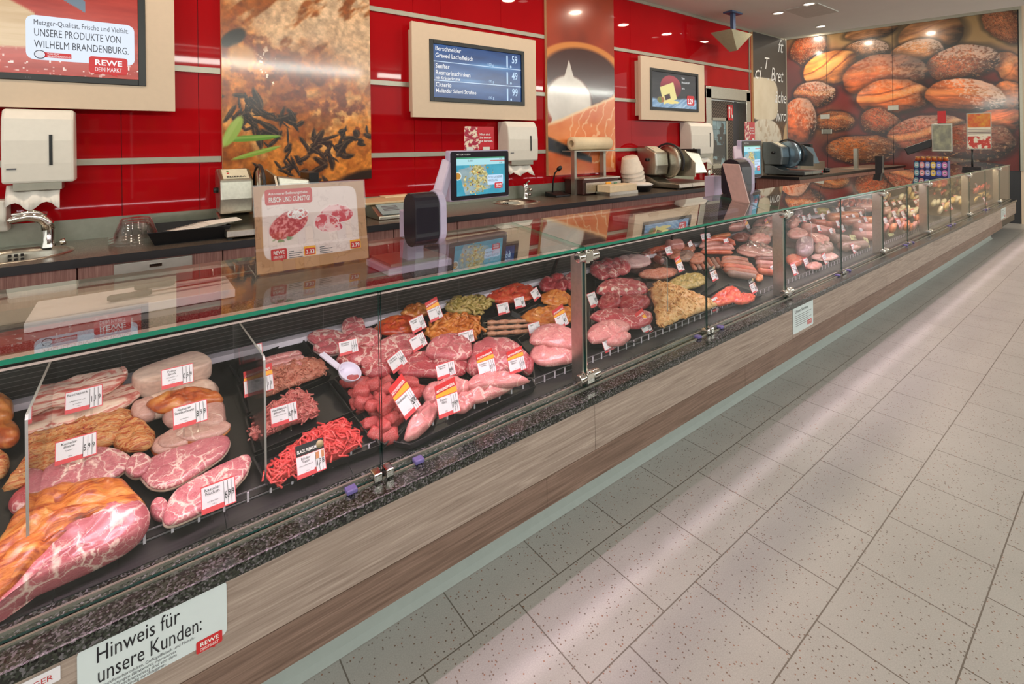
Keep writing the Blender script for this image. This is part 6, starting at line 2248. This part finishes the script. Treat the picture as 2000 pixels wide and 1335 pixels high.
for p in cub:
    o = bpy.data.objects.new('beef_cube', proto[r.randrange(4)])
    COL.objects.link(o)
    o.location = p
    s = r.uniform(.040, .056)
    o.scale = (s, s, s * .85)
    o.rotation_euler = (r.uniform(-.5, .7), r.uniform(-.5, .5), r.uniform(0, 6))
    tag(o, 'raw red beef cube in the heap beside the white ladle', 'beef cube', 'beef cubes in the wedge tray')
# orange meat salad
minceheap('meat_salad', 'heap of creamy orange meat salad right of the beef', [(1272, 562), (1290, 552), (1325, 560), (1360, 575), (1398, 594), (1375, 606), (1335, 620), (1300, 636), (1284, 632), (1278, 600)], .02, .075, 'salad', 200, .03, .004, 5)
tray('pale curved bowl under the orange salad', [(1262, 552), (1290, 545), (1395, 588), (1402, 600), (1300, 642), (1280, 638)], .02, 'traym')
tray('black tray right of the post with red fillets', [(1150, 600), (1270, 600), (1280, 640), (1240, 668), (1150, 675)], .02)
tray('black tray of bones and beef right of the post', [(1160, 545), (1262, 543), (1274, 604), (1160, 606)], .02)
tray('black tray of grey pink mince at the back', [(1240, 535), (1300, 517), (1340, 528), (1300, 546)], .02)
tray('black tray of the herb coated roast', [(1300, 552), (1370, 527), (1402, 548), (1365, 574)], .02)
tray('black tray of the paprika meat', [(1372, 582), (1425, 552), (1490, 575), (1410, 602)], .02)
# ---------------------------------------------------------------- sausages and cold cuts between the chrome posts
for i, (a, b_) in enumerate((((1256, 500), (1270, 488)), ((1268, 494), (1286, 483)), ((1280, 503), (1294, 512)), ((1287, 486), (1302, 480)), ((1300, 494), (1285, 498)))):
    sausage('stubby dark red sausage, %s of the cluster beside the white fat block' % ('first', 'second', 'third', 'fourth', 'fifth')[i], [a, b_], .026, .045, 'saus_red' if i % 2 else 'saus_dark', 'stubby sausages')
sausage('thick pink bologna chub at the back right of the front chrome post', [(1302, 480), (1330, 478)], .05, .07, 'saus_pink', name='bologna')
for k, (sp, mt) in enumerate(((ellpts(1345, 485, 14, 9), 'saus_brown'), (ellpts(1318, 496, 16, 9), 'saus_brown'), (ellpts(1340, 500, 18, 10), 'saus_grey'), (ellpts(1362, 505, 16, 10), 'saus_brown'))):
    blob('sausage_coil', ('smaller', 'left', 'middle', 'right')[k] + ' brown sausage coil piled left of the sausage section', 'sausage', sp, .03, .05, mt)
for k in range(7):
    u = 1346 + k * 9
    sausage('short pale sausage hanging forward, %s of seven left of the long sausages' % ('first', 'second', 'third', 'fourth', 'fifth', 'sixth', 'seventh')[k], [(u, 506 - k * .5), (u + 6, 518), (u + 13, 527 - k)], .017, .03, 'saus_grey' if k % 2 else 'saus_brown', 'short pale sausages')
# ring sausages and long sausages
sausage('long pink ring sausage, backmost behind the glass seam', [(1372, 474), (1405, 460), (1436, 478)], .030, .07, 'saus_red')
sausage('long pink ring sausage below the backmost one', [(1366, 482), (1402, 470), (1434, 486)], .026, .06, 'saus_pink')
sausage('straight orange red sausage at the back right of the seam', [(1392, 464), (1426, 457)], .02, .09, 'saus_orange')
sausage('smooth red brown sausage lying across the glass seam', [(1368, 492), (1400, 492), (1432, 493)], .018, .06, 'saus_red')
sausage('pale pink sausage above the smooth red brown one', [(1372, 487), (1404, 482), (1430, 486)], .018, .075, 'saus_pink')
for k, (a, m_, b_, mt) in enumerate((((1410, 507), (1440, 503), (1462, 512), 'saus_brown'), ((1408, 513), (1440, 512), (1472, 522), 'saus_brown'), ((1412, 519), (1440, 521), (1478, 529), 'saus_red'), ((1412, 526), (1445, 530), (1482, 536), 'saus_brown'), ((1420, 533), (1450, 538), (1478, 542), 'saus_grey'))):
    sausage('long brown bratwurst, %s of the bundle left of the second post' % ('topmost', 'second from top', 'third from top', 'fourth from top', 'lowest')[k], [a, m_, b_], .027, .06 - .008 * k, mt, 'long bratwurst')
for k, (a, b_, mt) in enumerate((((1474, 505), (1520, 508), 'saus_dark'), ((1476, 513), (1520, 517), 'saus_pink'), ((1478, 521), (1518, 526), 'saus_brown'), ((1480, 529), (1508, 532), 'saus_red'))):
    sausage('sausage behind the card at the second post, %s of four' % ('topmost', 'second', 'third', 'lowest')[k], [a, b_], .027, .06 - .01 * k, mt, 'sausages by the second post')
blob('smoked_sausage_end', 'orange sausage end on the tray left of the second post', 'sausage', ellpts(1483, 543, 8, 6), .01, .04, 'saus_orange')
blob('wrapped_ham', 'film wrapped pale ham in the middle of the sausage section', 'ham', [(1438, 490), (1450, 478), (1475, 472), (1505, 482), (1522, 498), (1500, 504), (1460, 500)], .04, .06, 'hamroll', e=2.2)
blob('wrapping_film', 'crumpled clear film over the pale ham', 'film', [(1442, 486), (1455, 475), (1480, 472), (1512, 486), (1524, 497), (1498, 499), (1465, 492)], .07, .055, 'film', e=2.2, amp=.8, ns=40)
blob('dark_ham_piece', 'dark brown ham piece behind the long sausages', 'ham', [(1428, 462), (1450, 455), (1470, 462), (1462, 470), (1440, 470)], .04, .05, 'saus_dark')
for k, (sp, mt) in enumerate(((ellpts(1438, 442, 18, 5, -4), 'saus_pink'), (ellpts(1490, 440, 18, 7, 2), 'hamroll'), (ellpts(1488, 454, 20, 8, 6), 'saus_grey'), (ellpts(1484, 468, 18, 6, 4), 'hamroll'), (ellpts(1505, 425, 14, 6), 'saus_pink'))):
    blob('ham_pieces', ('flat pink ham slices at the back, left of the post', 'pale ham block at the back by the second post', 'greyish ham block below the pale one', 'ham block lowest of three by the second post', 'pink ham top at the very back by the second post')[k], 'ham', sp, .05, .08, mt, e=3, grow=1.2)

# between second and third post
SPEC = [
    ('oliveham', [(1558, 410), (1590, 410)], .045, .06, 'olive coated ham log at the back right of the second post', 'ham_log'),
    ('yellowham', [(1592, 413), (1616, 413)], .040, .06, 'bright yellow coated ham log at the back', 'ham_log'),
    ('saus_dark', [(1580, 401), (1606, 400)], .035, .07, 'reddish salami behind the yellow ham log', 'salami'),
    ('saus_dark', [(1600, 398), (1625, 397)], .035, .08, 'purple brown salami at the very back', 'salami'),
    ('saus_orange', [(1618, 426), (1648, 424)], .050, .05, 'big orange sausage in the second row', 'sausage'),
    ('saus_orange', [(1640, 421), (1672, 421)], .045, .07, 'orange brown sausage behind the glass seam', 'sausage'),
    ('saus_brown', [(1655, 412), (1682, 412)], .045, .07, 'pale brown sausage right of the glass seam at the back', 'sausage'),
    ('saus_red', [(1584, 434), (1612, 437)], .038, .05, 'dark pink sausage lying before the yellow log', 'sausage'),
    ('saus_red', [(1608, 438), (1640, 441)], .036, .05, 'red brown sausage next to the dark pink one', 'sausage'),
    ('saus_pink', [(1566, 446), (1600, 449), (1632, 460)], .055, .04, 'long netted pale pink sausage in the middle', 'sausage'),
    ('saus_brown', [(1646, 434), (1690, 432)], .045, .05, 'tan sausage right of the glass seam', 'sausage'),
    ('saus_orange', [(1684, 432), (1716, 432)], .05, .05, 'tan orange sausage touching the third post', 'sausage'),
    ('hamroll', [(1672, 446), (1714, 447)], .055, .05, 'rosy ham roll left of the third post', 'ham_log'),
    ('hamroll', [(1668, 460), (1712, 462)], .05, .03, 'rosy ham roll below the other one at the third post', 'ham_log'),
    ('saus_grey', [(1622, 466), (1656, 470)], .05, .03, 'grey brown sausage crossing the seam in the front row', 'sausage'),
    ('saus_grey', [(1640, 484), (1690, 478)], .045, .02, 'grey brown sausage near the rail', 'sausage'),
    ('saus_pink', [(1672, 405), (1712, 407)], .05, .07, 'pale pink sausage at the back by the third post', 'sausage'),
    ('cheesebrown', [(1698, 381), (1716, 381)], .05, .07, 'golden brown roll at the back by the third post', 'ham_log'),
]
for mt, pts, rr, h, lb, nm in SPEC: sausage(lb, pts, rr * 1.15, h, mt, name=nm, cat='ham' if nm == 'ham_log' else 'sausage')
for sp, h, th, mt, lb, nm in (
    (ellpts(1557, 418, 9, 6), .05, .08, 'greyham', 'burgundy ham end beside the second post', 'ham_piece'),
    (ellpts(1549, 434, 11, 9), .04, .09, 'hamroll', 'pink ham directly right of the second post', 'ham_piece'),
    (ellpts(1558, 457, 19, 8, 4), .03, .07, 'saus_pink', 'ham in clear wrap below the pink ham', 'ham_piece'),
    ([(1556, 482), (1560, 470), (1575, 467), (1586, 472), (1585, 492), (1572, 497), (1558, 492)], .02, .10, 'greyham', 'mauve cut ham with a flat face in the front row', 'ham_piece'),
    ([(1582, 458), (1605, 460), (1618, 468), (1606, 480), (1590, 470)], .05, .05, 'saus_pink', 'pink sliced ham fan above the green loaf', 'ham_piece'),
    (ellpts(1608, 485, 18, 9, -2), .01, .09, 'saus_grey', 'greenish grey meat loaf beside the mauve ham', 'ham_piece'),
    ([(1586, 502), (1600, 494), (1618, 492), (1634, 500), (1628, 506), (1605, 508)], .01, .035, 'loin', 'fan of pale sliced roast at the rail', 'ham_piece'),
    (ellpts(1552, 508, 16, 9, 6), .01, .05, 'saus_red', 'red brown sausages heap at the rail by the second post', 'sausage_heap'),
    (ellpts(1590, 519, 14, 6), .005, .04, 'hamroll', 'pale sliced ham at the rail', 'ham_piece'),
    (ellpts(1668, 480, 12, 6), .01, .05, 'loin', 'pale ham piece behind the slanted card', 'ham_piece'),
    ([(1655, 388), (1668, 378), (1690, 377), (1700, 384), (1685, 391), (1665, 392)], .06, .05, 'fatpink', 'white and pink stacked slices at the back', 'ham_piece'),
): blob(nm, lb, 'ham' if nm == 'ham_piece' else 'sausage', sp, h, th, mt, e=3, grow=1.15)
for k in range(7):
    blob('salami_ball', ('first', 'second', 'third', 'fourth', 'fifth', 'sixth', 'seventh')[k] + ' red netted salami ball from the left at the back', 'salami', ellpts(1640 + k * 11.5, 396 + .3 * k, 7, 5.5), .06, .09, 'saus_red' if k % 2 else 'mari_paprika', 'red salami balls')

# third post to the bread wall: cheese and antipasti
r = random.Random(21)
ROWS = [  # u range, v range, count, materials, name, words
    (1728, 1808, 425, 446, 12, ('saus_orange', 'hamroll', 'saus_pink'), 'ham_piece', 'ham'),
    (1728, 1806, 404, 418, 10, ('loin', 'cheesepale', 'saus_pink'), 'cheese_wedge', 'cheese'),
    (1728, 1806, 372, 396, 16, ('cheese', 'olive', 'cheesebrown', 'cheesepale'), 'cheese_wedge', 'cheese'),
    (1822, 1892, 388, 408, 12, ('cheese', 'cheesepale'), 'cheese_wedge', 'cheese'),
    (1822, 1890, 364, 380, 14, ('olive', 'cheesebrown', 'antipasti'), 'antipasti_bowl', 'antipasti'),
    (1822, 1890, 352, 360, 8, ('antipasti', 'mari_orange', 'olive'), 'antipasti_bowl', 'antipasti'),
    (1902, 1936, 360, 372, 9, ('antipasti', 'mari_paprika', 'antipasti'), 'antipasti_bowl', 'antipasti'),
    (1902, 1934, 380, 390, 6, ('cheese', 'cheesebrown'), 'cheese_wedge', 'cheese'),
]
sec = ['past the third post', 'past the fourth post', 'past the fifth post']
ordn = ['first', 'second', 'third', 'fourth', 'fifth', 'sixth', 'seventh', 'eighth', 'ninth', 'tenth', 'eleventh', 'twelfth', 'thirteenth', 'fourteenth', 'fifteenth', 'sixteenth']
colw = {'saus_orange': 'orange', 'hamroll': 'rosy', 'saus_pink': 'pink', 'loin': 'pale', 'cheesepale': 'cream', 'cheese': 'yellow', 'olive': 'olive green', 'cheesebrown': 'brown', 'antipasti': 'red', 'mari_orange': 'orange', 'mari_paprika': 'bright red'}
rown = ['front', 'middle', 'back', 'front', 'middle', 'back', 'back', 'front']
MB().box(7.2, 12.2, 2.0, 2.235, deck(2.0) - .02, .765).build('step_shelf', M['case'], ct)
MB().box(10.2, 12.2, 1.70, 1.80, deck(1.7) - .02, .70).build('step_shelf', M['case'], ct)
FAR = []
for ri, (u0, u1, v0, v1, n, mts, nm, w) in enumerate(ROWS):
    s_ = sec[0] if u0 < 1800 else sec[1] if u0 < 1895 else sec[2]
    for k in range(n):
        u = u0 + (u1 - u0) * (k + .5) / n + r.uniform(-1, 1)
        vb = v0 + (v1 - v0) * r.random()
        # rows sink with the counter line
        v = vb - (u - (u0 + u1) / 2) * .16
        mt = mts[r.randrange(len(mts))]
        st_h = None
        if D(u, v).x > 11.6 or D(u, v).y > 2.2:
            yy = 2.08 if u < 1870 else 1.95 if u < 1897 else 1.72
            q_ = aty(u, v, yy)
            if q_.x > 11.9: continue
            st_h = q_.z - deck(yy)
        ru = (u1 - u0) / n * r.uniform(.75, 1.15)
        lb = '%s %s, %s from left, %s row %s' % (colw[mt], w if w != 'antipasti' else 'antipasti portion', ordn[k], rown[ri], s_)
        blob(nm, lb, w, ellpts(u, v, ru, ru * r.uniform(.5, .8), r.uniform(-20, 10), 8), .01 + r.random() * .05 if st_h is None else max(0, st_h - .05), .09, mt, e=4, rings=5, sub=2)

# ---------------------------------------------------------------- price cards
def card(label, u, v, w=.085, h=.058, roll=0.0, yaw=0.0, lean=.35, zoff=.07, promo=None, rows=None, price=None, near=True, yellow=False, group=None):
    """u, v: centre of the white card in the photograph"""
    c = D(u, v, zoff)
    x = Vector((math.cos(yaw), -math.sin(yaw), 0))
    y = Vector((math.sin(yaw) * lean, math.cos(yaw) * lean, 1)).normalized()
    ro = math.radians(roll)
    n = x.cross(y).normalized()
    x2 = x * math.cos(ro) + y * math.sin(ro)
    y2 = n.cross(x2)
    fr = Fr(c - x2 * w / 2 - y2 * h / 2, x2, y2)
    t = thing('price_card', label, 'price card', fr(w / 2, 0), group)
    m = MB()
    m.fbox(fr, 0, w, 0, h, -.0016, 0, 3 if yellow else 0)
    b = .0028 if near else h * .09
    if not yellow:
        m.fbox(fr, -b * .6, w + b * .6, h, h + b, -.0016, .0004, 1)
        m.fbox(fr, 0, w * .66, 0, h * .16, 0, .0004, 1)
        m.fbox(fr, -b * .6, w + b * .6, -b, 0, -.0016, .0004, 1)
        m.fbox(fr, -b * .6, 0, 0, h, -.0016, .0004, 1)
        m.fbox(fr, w, w + b * .6, 0, h, -.0016, .0004, 1)
    lw = w * .012 if near else w * .02
    for k in (.66, .78, .89):
        m.fbox(fr, w * k, w * k + lw, h * .02, h * .96, 0, .0004, 2)
    if not near or rows is None:
        for k in range(3): m.fbox(fr, w * .1, w * (.56 - .1 * (k % 2)), h * (.78 - .16 * k), h * (.82 - .16 * k), 0, .0004, 2)
        for k in range(3): m.fbox(fr, w * (.70 + .11 * k), w * (.745 + .11 * k), h * .22, h * .5, 0, .0004, 2)
    m.build('card', [M['papertag'], M['tagred'], M['ink'], plain('card_pale_yellow', (240, 232, 170), .5) if yellow else M['papertag']], t)
    if rows:
        texts(t, fr, [(s, w * .32, h * (.80 - .15 * i), h * (.18 if i < 2 and len(s) < 16 else .08), dict(align='CENTER')) for i, s in enumerate(rows)] + [('100 g', w * .3, h * .22, h * .07)], M['ink'], split=False)
    if price:
        q = [(price[0], w * .675, h * .28, h * .42)] + [(ch_, w * (.79 + .11 * i), h * .34, h * .36) for i, ch_ in enumerate(price[1:])]
        texts(t, fr, [(s, a, b2, z, dict(sx=.58, bold=.004)) for s, a, b2, z in q] + [('.', w * .758, h * .28, h * .42)], M['ink'], 'price', split=False)
    if promo == 'aktion':
        MB().fbox(fr, 0, w, h * 1.04, h * 1.32, -.0016, .0006).build('yellow_stripe', M['yellow'], t)
        MB().prism(fr.at(0, h * 1.2), [(0, 0), (w, h * .16), (w, h * .62), (0, h * .46)], -.0016, .0008).build('red_header', M['red'], t)
        if near: texts(t, Fr(fr(0, h * 1.27), fr.x * w + fr.y * h * .16, fr.y), [('AKTIONSPREIS%', w * .04, 0, h * .2, dict(fit=w * .9, bold=.02))], M['whiteink'], 'header_lettering', c=.0018)
    if promo == 'premium':
        MB().fbox(fr, 0, w, h * 1.02, h * 1.55, -.0016, .0006).build('black_header', M['dark'], t)
        if near:
            texts(t, fr, [('BLACK PREMIUM', w * .04, h * 1.15, h * .22, dict(fit=w * .68, bold=.02))], M['whiteink'], 'header_lettering', c=.0016)
            MB().lathe(fr(w * .86, h * 1.28, .0008), [(h * .2, 0), (h * .2, .0006), (0, .0006)], 18, axis=fr.n).build('seal', plain('bronze_seal', (168, 150, 110), .4), t)
            MB().fbox(fr, w * .68, w * .80, h * .62, h * .94, .0005, .0009).fbox(fr, w * .88, w * .98, h * .62, h * .94, .0005, .0009).build('origin_flag', plain('flag_stripe', (206, 140, 96), .5), t)
    if near:
        MB().fbox(fr, w * .25, w * .32, -.03, .004, -.0035, -.0018).build('prong', M['acryl'], t)
        MB().fbox(fr, w * .68, w * .75, -.03, .004, -.0035, -.0018).build('prong', M['acryl'], t)
    return t


card('red edged price card reading 1.19 in front of the bacon slabs', 164, 779, .086, .058, zoff=.15, rows=['Bauchspeck', '', 'luftgetrocknet, mild', 'geräuchert'], price='119')
card('red edged price card reading 0.69 on the white back fat', 347, 734, .086, .056, zoff=.18, rows=['Fetter', 'Speck', 'mild gesalzen und', 'geräuchert'], price='069')
card('red edged price card reading 8.99 on the smoked loin', 372, 808, .088, .058, zoff=.15, rows=['Kasseler', 'Stielkotelett', '', 'mit Knochen'], price='899')
card('red edged price card reading 5.99 on the smoked ribs', 149, 875, .088, .056, zoff=.115, rows=['Kasseler', 'dünne', 'Rippchen'], price='599')
card('red edged price card reading 6.99 at the rail, front left', 427, 966, .080, .062, zoff=.10, rows=['Kasseler', 'Nacken', '', 'mit Knochen'], price='699')
card('promotion price card reading 3.33 behind the glass divider', 506, 752, .095, .05, zoff=.08, promo='aktion', rows=['Hackfleisch', '', 'gemischt'], price='333')
card('red edged price card reading 2.90 by the pale tenderloins', 490, 690, .08, .056, zoff=.09, rows=['Zunge'], price='290')
card('red edged price card reading 6.96 on the pink mince', 555, 808, .082, .056, zoff=.08, rows=['Hackfleisch', 'gemischt', 'vom Rind und Schwein'], price='696')
card('black headed BLACK PREMIUM price card on the red tatar', 608, 904, .085, .058, zoff=.06, promo='premium', rows=['Rinder', 'Tatar', 'schieres Muskelfleisch'], price='138')
card('small white price card on the neck chops at the back', 681, 677, .076, .05, zoff=.11, rows=['Schweine', 'Kotelett'], price='349')
card('slanted white price card below the red marinated steak', 776, 705, .072, .058, roll=22, zoff=.08, rows=['Nacken', 'Kotelett'], price='399')
card('white price card behind the big pork shoulder', 817, 667, .072, .055, roll=15, zoff=.09, rows=['Bauch'], price='579')
card('red edged price card in front of the red marinated steak', 816, 632, .072, .058, roll=12, zoff=.09, rows=['Nacken-', 'steak'], price='129')
card('promotion card on the orange brown steak at the back', 850, 612, .07, .055, roll=10, zoff=.10, promo='aktion', rows=['Hähnchen'], price='69')
card('promotion card slanted over the beef cubes', 797, 787, .07, .075, roll=24, zoff=.11, promo='aktion', rows=['Gulasch'], price='590')
card('white price card reading 8 at the foot of the pork shoulder', 871, 722, .086, .052, zoff=.08, rows=['Schweine-', 'Nacken'], price='88')
card('promotion card on the poultry breast at the front rail', 876, 790, .09, .066, zoff=.08, promo='aktion', rows=['Puten-', 'Filet'], price='799')
card('promotion card reading 3.79, left of the pair on the pork knuckle', 951, 717, .086, .052, zoff=.095, promo='aktion', rows=['Schweine-', 'Hachse'], price='379')
card('promotion card reading 3.79, right of the pair on the pork knuckle', 1010, 712, .086, .052, zoff=.095, promo='aktion', rows=['Schweine-', 'Braten'], price='379')
card('white price card before the orange sliced meat', 911, 658, .078, .05, zoff=.085, rows=['Geschnetzeltes'], price='899')
card('white price card left of a pair below the herb strips', 983, 602, .072, .052, zoff=.05, rows=['Bio Puten-'], price='69')
card('white price card right of a pair below the red meat', 1015, 590, .068, .052, zoff=.05, rows=['Gyros'], price='85')
card('white price card right of the pepper skewers', 1044, 641, .075, .052, zoff=.05, rows=['Spieß'], price='149')
card('promotion card on the orange marinated steaks', 1097, 626, .080, .055, roll=8, zoff=.085, promo='aktion', rows=['Steak'], price='49')
card('small price card by the red meat at the back', 1046, 574, .055, .055, roll=20, zoff=.06, rows=['Rind'], price='229')
card('price card partly hidden behind the front chrome post', 1133, 699, .075, .075, zoff=.04, rows=['Pute'], price='999')
card('price card just right of the front chrome post', 1158, 585, .05, .075, roll=15, yaw=.5, zoff=.06, rows=['Lamm'], price='999')
card('white price card at the rail below the pale fillets', 1190, 670, .088, .062, roll=6, zoff=.035, rows=['Schweine-', 'filet'], price='779')
card('promotion card at the right end of the red fillet tray', 1261, 637, .055, .07, roll=20, yaw=.5, zoff=.03, promo='aktion')
card('price card left of the pair on the white fat block', 1241, 513, .072, .055, roll=6, zoff=.05)
card('price card right of the pair on the white fat block', 1264, 507, .066, .055, roll=6, zoff=.05)
card('price card over the stubby dark red sausages', 1306, 489, .072, .055, roll=4, zoff=.10)
card('promotion card behind the herb coated roast', 1329, 521, .07, .055, roll=6, zoff=.08, promo='aktion')
card('premium card above the paprika meat beside the seam', 1395, 538, .075, .06, roll=5, zoff=.06, promo='premium')
card('premium card right of the paprika meat at the rail', 1472, 562, .078, .06, roll=6, zoff=.05, promo='premium')
card('white price card on the orange salad at the glass seam', 1397, 594, .09, .075, roll=4, zoff=.03)
card('white price card leaning left of the second post', 1512, 528, .08, .08, roll=4, zoff=.04)
card('price card at the back over the ring sausage, left', 1374, 463, .06, .05, zoff=.12)
card('price card at the back over the ring sausage, right', 1384, 461, .055, .045, zoff=.12)
card('price card lying on the pink ring sausage', 1418, 470, .07, .03, zoff=.11)
card('price card on the brown sausage coils', 1350, 480, .055, .07, roll=15, zoff=.08)
card('promotion card on the flat pink ham slices', 1463, 446, .06, .075, roll=16, zoff=.08, promo='aktion')
card('promotion card on the pale ham block by the second post', 1501, 443, .06, .06, roll=6, zoff=.10, promo='aktion')
card('promotion card touching the second post at the back', 1518, 437, .06, .06, roll=4, zoff=.10, promo='aktion')
card('price card high at the back left of the second post', 1512, 423, .085, .055, zoff=.10)
FC = [(1598, 405), (1609, 403), (1656, 389), (1672, 387), (1688, 386), (1658, 406), (1674, 404), (1690, 403), (1706, 402), (1593, 410), (1607, 423), (1619, 417), (1637, 411), (1646, 409), (1559, 428), (1571, 427), (1582, 424),
      (1600, 446), (1624, 452), (1637, 437), (1656, 427), (1682, 418), (1668, 424), (1680, 436), (1691, 429), (1646, 445), (1683, 451), (1552, 526), (1576, 515), (1612, 506), (1668, 486)]
import itertools
words = ['at the back', 'in the upper middle', 'in the lower middle', 'near the rail']
for k, (u, v) in enumerate(sorted(FC)):
    col_ = ordn[k % 16] if k < 16 else ordn[(k - 16) % 16]
    half = 'left' if k < 16 else 'right'
    zone = words[0 if v < 412 else 1 if v < 435 else 2 if v < 490 else 3]
    card('small card %s of the cold cuts, %s from left, %s half' % (zone, col_, half), u, v, .075, .085 if v > 480 else .062, roll=r.uniform(-8, 10), zoff=.09 if v < 480 else .035, near=False, group='small cards in the cold cuts')
card('pale yellow double card lying left on the rail before the third post', 1666, 463, .13, .05, roll=-8, zoff=.05, near=False, yellow=True)
card('pale yellow slanted card close to the third post', 1693, 473, .09, .09, roll=-16, zoff=.05, near=False, yellow=True)
card('large pale yellow card at the rail right of the third post', 1738, 452, .16, .12, roll=8, zoff=.04, near=False, yellow=True)
GC = [(1733, 402), (1748, 402), (1760, 400), (1748, 420), (1765, 420), (1775, 415), (1785, 417), (1790, 398), (1796, 396), (1787, 370), (1731, 434), (1757, 437), (1830, 369), (1850, 358), (1860, 366), (1885, 364), (1845, 404), (1856, 401), (1868, 388), (1905, 374), (1908, 363), (1924, 392)]
for k, (u, v) in enumerate(sorted(GC)):
    s_ = sec[0] if u < 1810 else sec[1] if u < 1897 else sec[2]
    kk = [q for q in sorted(GC) if (q[0] < 1810) == (u < 1810) and (q[0] < 1897) == (u < 1897)].index((u, v))
    card('tiny white card in the cheese display, %s from the left %s' % (ordn[kk], s_), u, v, .12, .10, zoff=.09, near=False, group='tiny cards in the cheese display')
